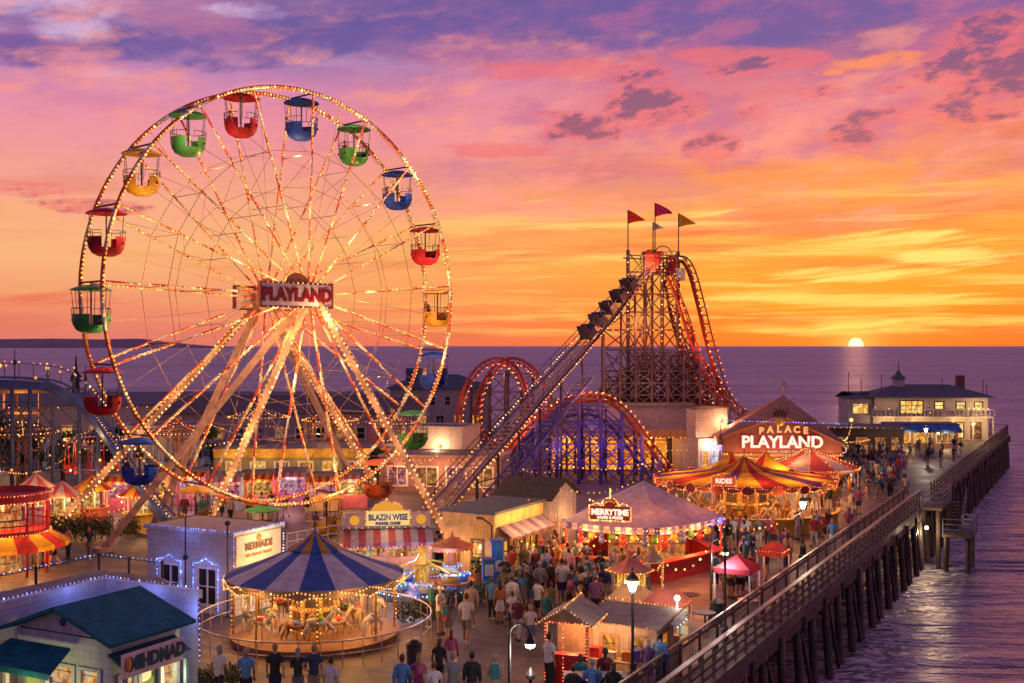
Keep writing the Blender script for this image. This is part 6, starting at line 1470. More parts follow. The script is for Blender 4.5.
# pink and amber game booths along the foot of the wheel
bc = [(.5, .12, .2), (.45, .3, .12), (.5, .2, .28), (.2, .3, .4), (.55, .16, .12), (.35, .15, .35), (.5, .4, .15), (.5, .12, .2)]
bn = ['rose', 'mustard', 'lilac pink', 'pale blue', 'coral', 'violet', 'yellow', 'crimson']
for i, px in enumerate((118, 152, 190, 226, 258, 290, 322, 352)):
    d = 78 + (i % 3) * 1.5; T = thing('game_booth', '%s game booth full of prizes under the foot of the ferris wheel' % bn[i], 'booth', At(px, d), R(6))
    shell(T, 2.1, 1.9, 2.3, mat('booth_' + bn[i].replace(' ', '_'), bc[i], var=.3), [(.15, 1.95, .9, 1.95, 'open')], x0=-1.05)
    part(T, 'prize_wall', MB().bx(-.9, .9, 1.0, 1.1, .5, 1.95), lit_room('prizes_%d' % (i % 3), [[(.3, .05, .1), (.8, .2, .3), (1, .6, .5)], [(.3, .1, .03), (.9, .4, .08), (1, .7, .3)], [(.3, .08, .15), (.7, .3, .5), (.9, .7, .6)]][i % 3], 1.0, 2.4))  # prize wall shines by itself, lamplight painted in
    awning(T, -1.05, 1.05, -.01, 2.35, .7, .3, [cloth('stripe_rose', (.5, .12, .18), .35), cloth('stripe_pale', (.55, .42, .45), .35)] if i % 2 else [cloth('canvas_gold', (.66, .36, .05), .35), cloth('canvas_red', (.5, .05, .05), .35)], 8, .16)
    flat_roof(T, -1.05, 1.05, 0, 1.9, 2.36, GREYROOF, 0, .05); string(T, [(-1.05, -.72, 1.98), (1.05, -.72, 1.98)], [B_AMBER, B_RED, B_WARM][i % 3], .2, .04)
    lamp(At(px, d - .9, 1.7), 34, [(1, .35, .35), (1, .5, .18), (1, .4, .5)][i % 3], .25)
# flying swing rides: mast, spoked ring, hanging seats
def swing_ride(label, c, h, r, colr, st):
    T = thing('swing_ride', label, 'ride', c, rnd.uniform(0, 1)); m = MB()
    for a in (0, PI / 2, PI, 3 * PI / 2):
        m.tube([(.45 * math.cos(a), .45 * math.sin(a), 0), (.3 * math.cos(a), .3 * math.sin(a), h)], .06, 5)
        for k in range(5): m.beam((.42 * math.cos(a), .42 * math.sin(a), h * k / 5), (.4 * math.cos(a + PI / 2), .4 * math.sin(a + PI / 2), h * (k + 1) / 5), .05)
    part(T, 'mast', m, colr); m = MB(); m.tube([(r * math.cos(2 * PI * i / 24), r * math.sin(2 * PI * i / 24), h) for i in range(24)], .06, 5, closed=True); m.tube([(r * .55 * math.cos(2 * PI * i / 24), r * .55 * math.sin(2 * PI * i / 24), h + .35) for i in range(24)], .045, 5, closed=True)
    for i in range(12): a = PI / 6 * i; m.beam((0, 0, h + .8), (r * math.cos(a), r * math.sin(a), h), .06); m.beam((.3 * math.cos(a), .3 * math.sin(a), h - .6), (r * math.cos(a), r * math.sin(a), h), .04)
    part(T, 'spoked_ring', m, colr); part(T, 'light_string', bulbs(along([(r * 1.02 * math.cos(2 * PI * i / 24), r * 1.02 * math.sin(2 * PI * i / 24), h + .05) for i in range(25)], .3), .055), st[0])
    part(T, 'light_string', bulbs([p for i in range(0, 12, 2) for p in along([(0, 0, h + .85), (r * math.cos(PI / 6 * i), r * math.sin(PI / 6 * i), h + .1)], .32)], .045), st[1]); m = MB(); m.ball((0, 0, h + 1.1), .25, 8, 6); part(T, 'finial', m, brass)
    sm = MB(); sm.box((0, 0, 0), (.45, .4, .06)); sm.box((0, .2, .25), (.45, .05, .45)); sm.beam((-.2, 0, .03), (-.05, 0, h * .55), .03); sm.beam((.2, 0, .03), (.05, 0, h * .55), .03); sme = sm.data('hanging_seat', [RED, YELLOW, BLUE][int(h * 10) % 3])
    for i in range(12): a = PI / 6 * i + .2; o = part(T, 'hanging_seat', sme, None); o.location = (r * .95 * math.cos(a), r * .95 * math.sin(a), h * .45); o.rotation_euler.z = a
    lamp(c + Vector((0, -r * .8, h - .5)), 26, (1, .45, .14), .3); lamp(c + Vector((0, -r, h * .4)), 26, (1, .42, .14), .3)
rust = mat('ride_steel_rust', (.22, .09, .06), rough=.5); violet = mat('ride_steel_violet', (.14, .09, .2), rough=.5)
for i, (px, d, h, r, lb) in enumerate([(22, 82, 5.0, 2.4, 'rusty swing ride behind the blue coaster at the far left'), (96, 86, 4.2, 2.2, 'violet swing ride just left of the wheel rim'), (178, 90, 4.4, 2.3, 'rusty swing ride between the left wheel legs'), (258, 100, 5.0, 2.5, 'violet swing ride seen through the middle of the wheel'), (330, 102, 4.6, 2.4, 'rusty swing ride seen through the right wheel spokes'), (392, 104, 4.2, 2.0, 'violet swing ride beyond the right rim of the wheel')]): swing_ride(lb, At(px, d), h, r, [rust, violet][i % 2], [(B_AMBER, B_WARM), (B_ORANGE, B_AMBER), (B_WARM, B_RED)][i % 3])
for px, d in ((515, 52), (545, 52), (585, 50), (600, 45), (520, 46), (565, 57)): lamp(At(px, d, 3.6), 16, (1, .5, .18), .3)  # added fill lights over the crowd, without bulbs of their own
# white pipe railing of the ramp behind the carousel
T = thing('ramp_railing', 'white pipe railing of a ramp between the white building and striped food stand', 'railing', At(288, 57))
m = MB(); fence_run(m, [At(287, 57, .7) , At(338, 58.5, .9)], 1.2, .55); part(T, 'rails', m, WHITE, world=True); m = MB(); m.prism([At(285, 57, 0), At(340, 58.5, 0), At(340, 58.5, .9), At(285, 57, .7)], (.1, 1.4, 0)); part(T, 'ramp', m, OLDWHITE, world=True)

# kiddie ride with blue lights
CK = At(422, 52.5); T = thing('kiddie_ride', 'small spinning ride with bright blue lit tubs and a yellow centre post', 'ride', CK)
m = MB(); m.lathe([(0, 0), (2.3, 0), (2.25, .22), (0, .25)], (0, 0, 0), 32); part(T, 'platform', m, mat('ride_platform_blue', (.1, .14, .35), rough=.4)); m = MB(); m.lathe([(.35, .2), (.3, 1.2), (.42, 1.3), (.2, 1.6), (.16, 1.75), (.3, 1.85), (.04, 2.1)], (0, 0, 0), 12); part(T, 'centre_post', m, YELLOW)
tub2 = MB(); tub2.lathe([(.05, -.3), (.36, -.25), (.42, .05), (.38, .05), (.3, -.15), (.05, -.2)], (0, 0, 0), 14); tub2.lathe([(.43, .02), (.45, .06), (.43, .1)], (0, 0, 0), 14)
tcol = [mat('tub_pale_blue', (.25, .4, .7), rough=.3), mat('tub_white', (.6, .6, .65), rough=.3), mat('tub_gold', (.6, .4, .1), rough=.3)]; tms = [tub2.data('ride_tub', c, smooth=True) for c in tcol]; tbl = bulbs([(.47 * math.cos(2 * PI * i / 16), .47 * math.sin(2 * PI * i / 16), .08) for i in range(16)], .034).data('light_string', glow('bulb_ice_blue', (.25, .5, 1), 4)); arm_ = MB().beam((0, 0, .1), (-1.55, 0, .55), .08).data('arm', YELLOW)
for i in range(9):
    a = 2 * PI * i / 9; o = part(T, 'ride_tub', tms[i % 3], None); o.location = (1.75 * math.cos(a), 1.75 * math.sin(a), .72 + .2 * math.sin(i * 1.7)); o.rotation_euler.z = a; part(o, 'light_string', tbl, None); part(o, 'arm', arm_, None)
string(T, [(2.3 * math.cos(2 * PI * i / 32), 2.3 * math.sin(2 * PI * i / 32), .24) for i in range(33)], glow('bulb_ice_blue', (.25, .5, 1), 4), .16, .034); string(T, [(0, -.33, .4), (0, -.3, 1.2), (0, -.2, 2.2)], B_AMBER, .12, .035)
for a in (0, 2.1, 4.2): lamp(CK + Vector((1.2 * math.cos(a), 1.2 * math.sin(a) - .5, 1.6)), 22, (.35, .5, 1), .2)
lamp(CK + Vector((0, -.9, 2.0)), 4)
# small balloon-like orange tent right of the wheel foot
CG = At(452, 53.5); T = thing('kiddie_ride', 'little red and gold ride with scalloped arms beside the yellow building', 'ride', CG)
m = MB(); m.lathe([(0, 0), (1.1, 0), (1.1, .3), (.25, .34), (.2, 1.7), (.9, 1.9), (1.0, 1.75), (1.0, 1.95), (.1, 2.3), (.02, 2.6)], (0, 0, 0), 20); part(T, 'body', m, mat('ride_red_gold', (.5, .14, .05), var=.4)); string(T, [(1.02 * math.cos(2 * PI * i / 24), 1.02 * math.sin(2 * PI * i / 24), 1.76) for i in range(25)], B_AMBER, .14, .034)

# blue junior coaster at the left
T = thing('junior_coaster', 'blue steel coaster track curving down at the left on lattice columns', 'roller coaster', At(60, 78))
bc_ = mat('track_blue', (.07, .11, .33), rough=.45); pts = [P(-60, 384, 80), P(-10, 383.5, 79.5), (P(30, 385, 79)), P(58, 390, 78.5), P(84, 408, 78), P(110, 442, 74), P(135, 482, 70.5), P(152, 504, 68), P(170, 524, 66)]
c = catmull(pts, 6); m = MB()
for p, q in zip(c, c[1:]): m.beam(p, q, .35, .55)
part(T, 'box_girder', m, bc_, world=True)
for o_ in (-.55, .55): m = MB(); m.tube([p + Vector((o_ * .2, o_, .45)) for p in c], .07, 6); part(T, 'rail', m, bc_, smooth=True, world=True)
m = MB()
for p in along(c, .8): m.beam(p + Vector((-.11, -.55, .42)), p + Vector((.11, .55, .42)), .06)
part(T, 'track_ties', m, bc_, world=True)
m = MB()
for p in along(c, 1.1): m.beam(p + Vector((0, .9, .3)), p + Vector((0, .9, 1.4)), .05)
for p, q in zip(c, c[1:]): m.beam(p + Vector((0, .9, 1.4)), q + Vector((0, .9, 1.4)), .045)
part(T, 'handrail', m, bc_, world=True)
part(T, 'light_string', bulbs(along([p + Vector((0, .9, 1.5)) for p in c], .55), .07), B_AMBER, world=True); part(T, 'light_string', bulbs(along([p + Vector((.1, -.45, .5)) for p in c[24:]], .4), .05), B_WARM, world=True)
cpx = [-30, -8, 12, 30, 53, 79, 98]; tp = {-30: 386, -8: 387, 12: 387, 30: 388, 53: 391, 79: 407, 98: 432}
for d in (76.8, 80.2): 
    tops = [H - (tp[p] - HY) * d / F for p in cpx]; columns(T, [((p - CX) * d / F, d, t) for p, t in zip(cpx, tops)], .13, mat('column_blue_dark', (.045, .06, .16))); lattice(T, cpx, [402, 427, 470], d, mat('column_blue_dark', (.045, .06, .16)), .08, tops=tops)
part(T, 'light_string', bulbs([P(x, y, 76.4) for x, y in ((60, 372), (36, 378), (20, 436), (42, 441), (70, 470), (100, 460), (60, 500), (30, 495), (90, 505), (12, 470), (112, 490), (80, 452), (50, 455), (45, 482), (122, 502), (132, 470))], .10), B_AMBER, world=True)
for px, y, d in ((20, 445, 74), (70, 470, 74), (110, 490, 74), (40, 500, 73), (55, 395, 75), (90, 435, 75)): lamp(P(px, y, d), 16, (1, .55, .15), .3)
# red two storey pavilion
T = thing('red_pavilion', 'round red two storey pavilion ringed with red bulbs and a yellow awning below', 'pavilion', At(2, 57))
r = 2.2; redp = mat('pavilion_red', (.42, .03, .03), rough=.4)
m = MB(); m.lathe([(r, 3.55), (r + .12, 3.6), (r + .12, 4.0), (r - .1, 4.05), (r - .15, 3.75), (0, 3.7)], (0, 0, 0), 20); m.lathe([(0, 2.0), (r, 2.0), (r, 2.2), (0, 2.2)], (0, 0, 0), 20); part(T, 'ring_deck', m, redp)
for i in range(10): a = 2 * PI * i / 10; m = MB(); m.tube([(r * math.cos(a), r * math.sin(a), 0), (r * math.cos(a), r * math.sin(a), 3.6)], .08, 6); part(T, 'post', m, redp)
m = MB()
for z in (2.5, 2.8): m.tube([(r * math.cos(2 * PI * i / 40), r * math.sin(2 * PI * i / 40), z) for i in range(40)], .035, 5, closed=True)
for i in range(40): m.tube([(r * math.cos(2 * PI * i / 40), r * math.sin(2 * PI * i / 40), 2.2), (r * math.cos(2 * PI * i / 40), r * math.sin(2 * PI * i / 40), 2.8)], .02, 4)
part(T, 'balustrade', m, redp); m = MB(); m.lathe([(r + .05, 2.0), (r + .95, 1.5), (r + .97, 1.3)], (0, 0, 0), 40, mif=lambda i, k: (k // 2) % 2); part(T, 'awning', m, [cloth('canvas_gold', (.66, .36, .05), .35), cloth('canvas_red', (.5, .05, .05), .35)])
m = MB(); m.lathe([(.9, 0), (.9, 3.6)], (0, 0, 0), 12); part(T, 'core', m, lit_room('pavilion_core', [(.25, .03, .02), (.8, .2, .05), (1, .55, .15)], .9, 1.8))  # core glows with painted interior light
for z, q in ((3.98, r + .16), (3.6, r + .16), (2.05, r + .08)): string(T, [(q * math.cos(2 * PI * i / 32), q * math.sin(2 * PI * i / 32), z) for i in range(33)], B_RED if z > 3 else B_AMBER, .16, .036)
for a in (-1.2, -.2, -2.2): lamp(At(2, 57) + Vector((1.6 * math.cos(a), 1.6 * math.sin(a), 1.6)), 40, (1, .5, .15), .25); lamp(At(2, 57) + Vector((1.7 * math.cos(a), 1.7 * math.sin(a), 3.2)), 30, (1, .3, .1), .25)

# ------------------------------------------------------------------ street lamps
def ornate_lamp(label, c, h, power):
    T = thing('street_lamp', label, 'street lamp', c)
    m = MB(); m.lathe([(.24, 0), (.24, .12), (.17, .2), (.15, .55), (.18, .6), (.08, .75), (.055, 1.1), (.045, h - .5), (.09, h - .45), (.04, h - .4)], (0, 0, 0), 12); part(T, 'post', m, DARKMETAL, smooth=False)
    m = MB(); m.lathe([(.09, h - .38), (.19, h - .04), (.0, h - .02)], (0, 0, 0), 8); part(T, 'lantern_glass', m, L_LANTERN); m = MB(); m.lathe([(.23, h - .03), (.2, h + .05), (.08, h + .18), (.03, h + .25), (.05, h + .3), (.01, h + .42)], (0, 0, 0), 8)
    for i in range(4): a = PI / 2 * i; m.beam((.1 * math.cos(a), .1 * math.sin(a), h - .4), (.2 * math.cos(a), .2 * math.sin(a), h - .03), .02)
    part(T, 'lantern_cap', m, DARKMETAL); lamp(c + Vector((0, 0, h - .2)) + (Vector((0, 0, 0)) - c).normalized() * .32, power, (1, .78, .5), .15)
    return T
ornate_lamp('ornate black lamp post with lit lantern in front of the snack hut', At(632.5, 37.2), 3.65, 22)
ornate_lamp('tall black lamp post with glaring lantern beside the inner pier railing', At(803, 60.8), 3.0, 70)
ornate_lamp('black lamp post on the avenue near the pink striped tent', At(808, 92), 3.0, 120)
ornate_lamp('slender lamp post lit among the crowd before the pier end building', At(926, 112), 3.2, 120)
def hook_lamp(label, c, h, arm, power):
    T = thing('street_lamp', label, 'street lamp', c); m = MB(); m.lathe([(.12, 0), (.1, .4), (.05, .5), (.042, h)], (0, 0, 0), 10); s = 1 if arm > 0 else -1
    m.tube([(0, 0, h - .05)] + [(arm * (.5 - .5 * math.cos(PI * i / 8)), 0, h + .32 * math.sin(PI * i / 8)) for i in range(1, 9)], .032, 6); part(T, 'post', m, DARKMETAL, smooth=False)
    m = MB(); m.lathe([(.03, .16), (.07, .1), (.13, -.04), (.17, -.1), (.16, -.12), (.0, -.06)], (arm, 0, h - .1), 14); part(T, 'shade', m, DARKMETAL); m = MB(); m.lathe([(.145, -.11), (.12, -.22), (.0, -.27)], (arm, 0, h - .1), 12); part(T, 'lamp_globe', m, L_LANTERN); lamp(c + Vector((arm, -.1, h - .55)), power, (1, .9, .75), .12)
hook_lamp('curved hook street lamp with bell shade standing closest in the open boardwalk', At(509.5, 31.2), 3.35, .56, 45)
hook_lamp('thin hook lamp between the game tent and red pop up canopy', At(711, 47), 3.0, .58, 50)
m = MB(); m.lathe([(.1, 0), (.09, .5), (.06, .6), (.05, 2.6), (.12, 2.65), (.13, 2.75), (.02, 2.95)], (0, 0, 0), 10); solo('bollard_post', m, DARKMETAL, 'short unlit black post just right of the curved hook lamp', 'post', loc=At(530.5, 31.5) - Vector((0, 0, .55)))
m = MB(); m.lathe([(.14, 0), (.12, .5), (.05, .6), (.045, 3.4), (.09, 3.45), (.02, 3.6)], (0, 0, 0), 10); solo('lamp_post', m, DARKMETAL, 'bare dark lamp post on the walk by the inner railing below the game tent', 'post', loc=At(725, 44))
# wires of bulbs over the ground
def catenary(label, a, b, sag, mt, step=.35, r_=.04):
    a, b = Vector(a), Vector(b); pts = [a.lerp(b, t / 20) - Vector((0, 0, sag * math.sin(PI * t / 20))) for t in range(21)]; T = thing('string_lights', label, 'string lights', a)
    m = MB(); m.tube(pts, .012, 4); part(T, 'cable', m, DARKMETAL, world=True); part(T, 'light_string', bulbs(along(pts, step), r_), mt, world=True)
catenary('bulb string sagging from the white house roof to the game tent peak', (2.6, 61.5, 3.6), (6.7, 58.6, 4.5), .5, B_WARM); catenary('bulb string hung between lift hill foot and yellow building roof', P(470, 470, 89), (.9, 58.5, 3.4), 1.2, B_AMBER, .6)
catenary('bulb string from the carousel tent to the avenue lamp post', (15.9, 79, 3.6), At(808, 92, 3.2), .6, B_ORANGE); catenary('bulb string across the avenue toward the restaurant roof', At(842, 95, 3.4), At(852, 116, 3.4), .6, B_WARM, .6, .05)

for i, (a, b, lb) in enumerate([((-5, 470, 72), (70, 455, 84), 'bulb string at the far left over the red pavilion'), ((10, 420, 84), (110, 450, 86), 'bulb string behind the blue coaster columns'), ((60, 505, 70), (150, 498, 76), 'bulb string between the blue coaster and the game booths'), ((230, 480, 78), (330, 478, 80), 'bulb string above the game booths inside the wheel'), ((340, 470, 80), (440, 455, 86), 'bulb string from the game booths to the veranda hall'), ((590, 500, 66), (640, 485, 72), 'bulb string behind the grey game tent'), ((560, 520, 60), (500, 520, 60), 'bulb string over the crowd by the yellow building'), ((380, 440, 92), (470, 425, 98), 'bulb string over the roof of the veranda hall'), ((480, 520, 58), (600, 545, 54), 'bulb string over the crowd from ticket booths to the game tent'), ((445, 545, 57), (350, 535, 55), 'bulb string along the front of the striped food stand'), ((660, 560, 47), (711, 545, 47), 'bulb string from the bulb arch to the thin hook lamp'), ((700, 520, 58), (803, 512, 60.8), 'bulb string from the game tent to the glaring lamp post'), ((118, 470, 78), (230, 462, 84), 'bulb string between the left wheel legs'), ((0, 440, 90), (60, 425, 92), 'bulb string high under the blue track'), ((150, 440, 96), (250, 436, 98), 'bulb string under the workshop eaves'), ((250, 425, 112), (400, 415, 116), 'bulb string along the stepped grey hall'), ((500, 455, 88), (560, 470, 90), 'bulb string inside the purple hill columns'), ((560, 465, 90), (670, 455, 92), 'bulb string across the arcade hall front'), ((810, 440, 100), (900, 430, 128), 'bulb string from the palace hall to the blue cafe awning')]): catenary(lb, P(*a), P(*b), .7, [B_AMBER, B_WARM, B_ORANGE][i % 3], .38, .05)
for px, y, d in ((30, 500, 70), (90, 480, 76), (130, 500, 72), (60, 450, 84), (200, 470, 84), (300, 465, 86), (400, 455, 86), (350, 490, 80), (450, 470, 84)): lamp(P(px, y, d), 30, (1, .45, .14), .3)  # added glow lights among the bulb strings at the left and behind the wheel
# ------------------------------------------------------------------ greenery
def leaf_cloud(m, c, rad, n, s, r_):
    for i in range(n):
        v = Vector((r_.gauss(0, 1), r_.gauss(0, 1), r_.gauss(0, 1))).normalized() * (r_.random() ** .45)
        p = Vector((c[0] + v.x * rad[0], c[1] + v.y * rad[1], c[2] + v.z * rad[2])); a = Vector((r_.uniform(-1, 1), r_.uniform(-1, 1), r_.uniform(-1, 1))).normalized(); b = a.orthogonal().normalized(); k = s * r_.uniform(.6, 1.4)
        m.add([p - a * k, p - b * k * .5, p + a * k, p + b * k * .5], [(0, 1, 2, 3)])
def tree(label, c, h, seed, fm):
    r_ = random.Random(seed); T = thing('tree', label, 'tree', c); m = MB(); m.tube([(0, 0, 0), (.1, 0, h * .25), (.05, .1, h * .5), (0, 0, h * .8)], [.22, .17, .12, .04], 8); lobes = []
    for i in range(9):
        a = r_.uniform(0, 6.3); z = h * r_.uniform(.42, .9); q = h * .26 * r_.uniform(.4, 1.1); e = Vector((q * math.cos(a), q * math.sin(a), z)); m.tube([(.05, .05, z * .6), tuple(e * .7 + Vector((0, 0, z * .25))), tuple(e)], [.07, .05, .02], 5); lobes.append(e)
    part(T, 'trunk', m, BARK, smooth=True); m = MB()
    for e in lobes: leaf_cloud(m, e, (h * .19, h * .19, h * .14), 240, .16, r_)
    part(T, 'crown', m, fm)
for i, (px, d, h, lab) in enumerate([(-8, 88, 6.2, 'dark leafy tree behind the red pavilion at the far left'), (22, 92, 5.6, 'leafy tree with lamps glowing through it under the blue track'), (62, 90, 5.0, 'low bushy tree between the blue coaster columns'), (108, 96, 4.6, 'small tree in front of the white workshop left of the wheel'), (205, 100, 4.2, 'small round tree seen through the lower wheel spokes'), (375, 92, 3.0, 'tree behind the right wheel legs near the low hall')]): tree(lab, At(px, d), h, 40 + i, FOLIAGE_DARK if i % 2 else FOLIAGE)
def hedge(label, a, b, w_, h, seed, fm=FOLIAGE_DARK):
    r_ = random.Random(seed); a, b = Vector(a), Vector(b); L = (b - a).length; T = thing('hedge', label, 'hedge', a, math.atan2((b - a).y, (b - a).x)); m = MB(); n = max(2, int(L / .35))
    for i in range(n): leaf_cloud(m, (L * (i + .5) / n, r_.uniform(-.1, .1), h * .5), (.34, w_ / 2, h * .52 * r_.uniform(.85, 1.15)), int(240 * h), .07, r_)
    part(T, 'foliage', m, fm); m = MB()
    for i in range(n): m.tube([(L * (i + .5) / n, 0, 0), (L * (i + .5) / n, .05, h * .7)], [.03, .012], 5)
    part(T, 'stems', m, BARK)
hedge('clipped dark hedge between the red pavilion and the wheel leg', At(45, 65.5), At(112, 66.5), 1.2, 1.5, 3); hedge('dark hedge right of the wheel leg behind the white building', At(118, 67.5), At(138, 68), 1.0, 1.2, 4)
hedge('low hedge behind the ring railing of the carousel', At(398, 46.6), At(440, 47.0), 1.1, .9, 5); hedge('long green hedge in front of the blue lit ride', At(436, 48.5), At(492, 50.5), 1.1, 1.0, 6, FOLIAGE); hedge('bushy flower bed beside the teal roofed shop', At(194, 36.3), At(238, 37.3), 1.2, 1.0, 7, FOLIAGE); hedge('short hedge below the striped food stand', At(352, 53.5), At(400, 54), .7, .7, 8)
for i, (px, d) in enumerate(((478, 55.0), (570, 40.5))):
    T = thing('potted_plant', ['potted shrub against the yellow building wall', 'potted palm at the corner of the gabled food stall'][i], 'plant', At(px, d)); m = MB(); m.lathe([(0, 0), (.2, 0), (.26, .4), (.22, .4), (.2, .3)], (0, 0, 0), 12); part(T, 'pot', m, mat('terracotta', (.32, .12, .06))); m = MB(); leaf_cloud(m, (0, 0, .75), (.35, .35, .4), 160, .09, random.Random(i)); part(T, 'foliage', m, FOLIAGE)
# ------------------------------------------------------------------ tables, bins
def table_set(label, c, seed, tm_):
    T = thing('cafe_table', label, 'table', c, rnd.uniform(0, 3)); m = MB(); m.lathe([(0, .7), (.42, .7), (.42, .74), (0, .74)], (0, 0, 0), 16); part(T, 'table_top', m, tm_); m = MB(); m.tube([(0, 0, 0), (0, 0, .7)], .035, 6); m.lathe([(.25, 0), (.22, .03), (.03, .05)], (0, 0, 0), 12); part(T, 'leg', m, DARKMETAL)
    return T
names = ['white', 'red', 'timber', 'grey']
for i, (px, d) in enumerate([(205, 50), (222, 51.5), (196, 53), (418, 58), (436, 60), (405, 60), (690, 48.5), (705, 45.2), (748, 47.5), (452, 62), (470, 57.2), (640, 50.3)]):
    near = ['by the blue outlined door', 'by the blue outlined door', 'by the blue outlined door', 'before the striped food stand', 'right of the striped food stand', 'under the awning of the food stand', 'below the game tent', 'next to the bare lamp post', 'under the red pop up canopy', 'behind the yellow building', 'at the corner of the yellow building', 'beside the bulb arch'][i]
    table_set('round %s cafe table %s' % (names[i % 4] if i > 2 else ['white', 'grey', 'timber'][i], near), At(px, d), i, [WHITE, RED, TIMBER, GREYROOF][i % 4] if i > 2 else [WHITE, GREYROOF, TIMBER][i])
m = MB()
T = thing('picnic_table', 'long picnic table with benches in front of the gabled food stall', 'table', At(595, 36.6), PIER + R(25)); m = MB(); m.bx(-1.0, 1.0, -.35, .35, .7, .76); part(T, 'table_top', m, mat('table_blue_grey', (.16, .17, .25)))
for y in (-.7, .7): m = MB(); m.bx(-1.0, 1.0, y - .13, y + .13, .42, .46); part(T, 'bench', m, mat('table_blue_grey', (.16, .17, .25)))
for x in (-.75, .75): m = MB(); m.beam((x, -.75, 0), (x, .25, .7), .07); m.beam((x, .75, 0), (x, -.25, .7), .07); m.beam((x, -.8, .39), (x, .8, .39), .06); part(T, 'leg', m, DARKMETAL)
def bin_(label, c):
    T = thing('litter_bin', label, 'bin', c); m = MB(); m.lathe([(.24, 0), (.28, .8), (.24, .8), (.2, .1)], (0, 0, 0), 14); part(T, 'body', m, mat('bin_dark', (.05, .05, .07))); m = MB(); m.lathe([(.29, .8), (.29, .86), (.12, 1.0), (.02, 1.02)], (0, 0, 0), 14); part(T, 'lid', m, DARKMETAL)
bin_('dark litter bin standing by the right end of the ring railing', At(414, 40)); bin_('dark litter bin on the boardwalk at the foot of the thin hook lamp', At(717, 46.4)); bin_('dark litter bin at the corner of the yellow carousel counter', At(812, 69))
# blue ticket machines by the yellow building
for i, px in enumerate((488.5, 497)):
    T = thing('ticket_machine', ['bright blue ticket booth, the shorter beside the hedge end', 'tall bright blue ticket booth with pale panel by the yellow building'][i], 'ticket booth', At(px, 51.8 + i), R(8)); m = MB(); m.bx(-.28, .28, -.25, .25, 0, 1.55 + .7 * i); part(T, 'body', m, mat('booth_blue', (.03, .14, .5), rough=.35)); m = MB(); m.bx(-.34, .34, -.31, .31, 1.553 + .7 * i, 1.65 + .7 * i); part(T, 'top', m, BLUE); m = MB(); m.bx(-.2, .2, -.27, -.252, .9, 1.4); part(T, 'panel', m, mat('panel_pale', (.4, .5, .6)))
# ------------------------------------------------------------------ people
def remesh(m, voxel, mt, name):
    me = m.data('tmp', mt); o = bpy.data.objects.new('tmp', me); COL.objects.link(o)
    md = o.modifiers.new('r', 'REMESH'); md.mode = 'VOXEL'; md.voxel_size = voxel; md.use_smooth_shade = True
    sm = o.modifiers.new('s', 'SMOOTH'); sm.factor = .5; sm.iterations = 2
    dg = bpy.context.evaluated_depsgraph_get(); r = bpy.data.meshes.new_from_object(o.evaluated_get(dg)); r.name = name
    bpy.data.objects.remove(o); bpy.data.meshes.remove(me)
    r.materials.clear(); r.materials.append(mt); r.polygons.foreach_set('use_smooth', [True] * len(r.polygons))
    return r
def v3(*a): return Vector(a)
def skeleton(p):
    """joints of a pose; facing -y (towards the camera when not turned); x is the figure's left"""
    f = p.get('stride', 0.0); J = {}
    sit = p.get('sit'); hz = .5 if sit else .92
    J['pelvis'] = v3(0, 0, hz); J['chest'] = v3(0, -.02 + p.get('lean', 0), hz + .38); J['neck'] = v3(0, -.01 + p.get('lean', 0) * 1.3, hz + .55); J['head'] = v3(0, -.03 + p.get('lean', 0) * 1.5, hz + .70)
    for s, n in ((1, 'L'), (-1, 'R')):
        st = f * s
        J['hip' + n] = v3(.09 * s, 0, hz - .02)
        if sit: J['knee' + n] = v3(.12 * s, -.42, hz + .02); J['ank' + n] = v3(.12 * s, -.40 + .06 * s, .08)
        else:
            J['knee' + n] = v3(.10 * s, -.5 * st - .03, .49 + .02 * abs(st)); J['ank' + n] = v3(.10 * s, -.95 * st + (.10 if st < 0 else 0), .09 + (.07 if st < -.05 else 0))
        J['toe' + n] = J['ank' + n] + v3(.02 * s, -.16, -.05)
        sh = J['chest'] + v3(.185 * s, .01, .12); J['sh' + n] = sh
        a = p.get('arm' + n, 'down')
        if a == 'down': e = sh + v3(.06 * s, .03 + .22 * st, -.29); h = e + v3(.0, -.06 + .15 * st, -.25)
        elif a == 'phone': e = sh + v3(.05 * s, -.06, -.28); h = e + v3(-.10 * s, -.24, .12)
        elif a == 'up': e = sh + v3(.10 * s, -.18, .06); h = e + v3(-.06 * s, -.12, .24)
        elif a == 'hip': e = sh + v3(.17 * s, .07, -.25); h = e + v3(-.14 * s, -.10, -.16)
        elif a == 'table': e = sh + v3(.07 * s, -.10, -.26); h = e + v3(-.06 * s, -.26, .02)
        elif a == 'out': e = sh + v3(.24 * s, -.06, -.16); h = e + v3(.20 * s, -.10, -.04)
        J['el' + n] = e; J['ha' + n] = h
    return J
def hand(m, J, n, s):
    w_, e = J['ha' + n], J['el' + n]; d = (w_ - e).normalized(); a = d.cross(v3(0, 0, 1) if abs(d.z) < .8 else v3(0, 1, 0)).normalized(); b = d.cross(a)
    m.tube([w_ - d * .01, w_ + d * .045, w_ + d * .09], [.024, .036, .033], 8)
    for i, (o, L) in enumerate(((-.027, .066), (-.009, .076), (.009, .07), (.027, .055))):
        r0 = w_ + d * .085 + a * o; m.tube([r0, r0 + d * L * .55 + b * .008, r0 + d * L + b * .026], [.0095, .0088, .007], 6)
    r0 = w_ + d * .03 - a * .03; m.tube([r0, r0 - a * .026 + d * .03, r0 - a * .03 + d * .062 + b * .012], [.012, .0105, .0085], 6)
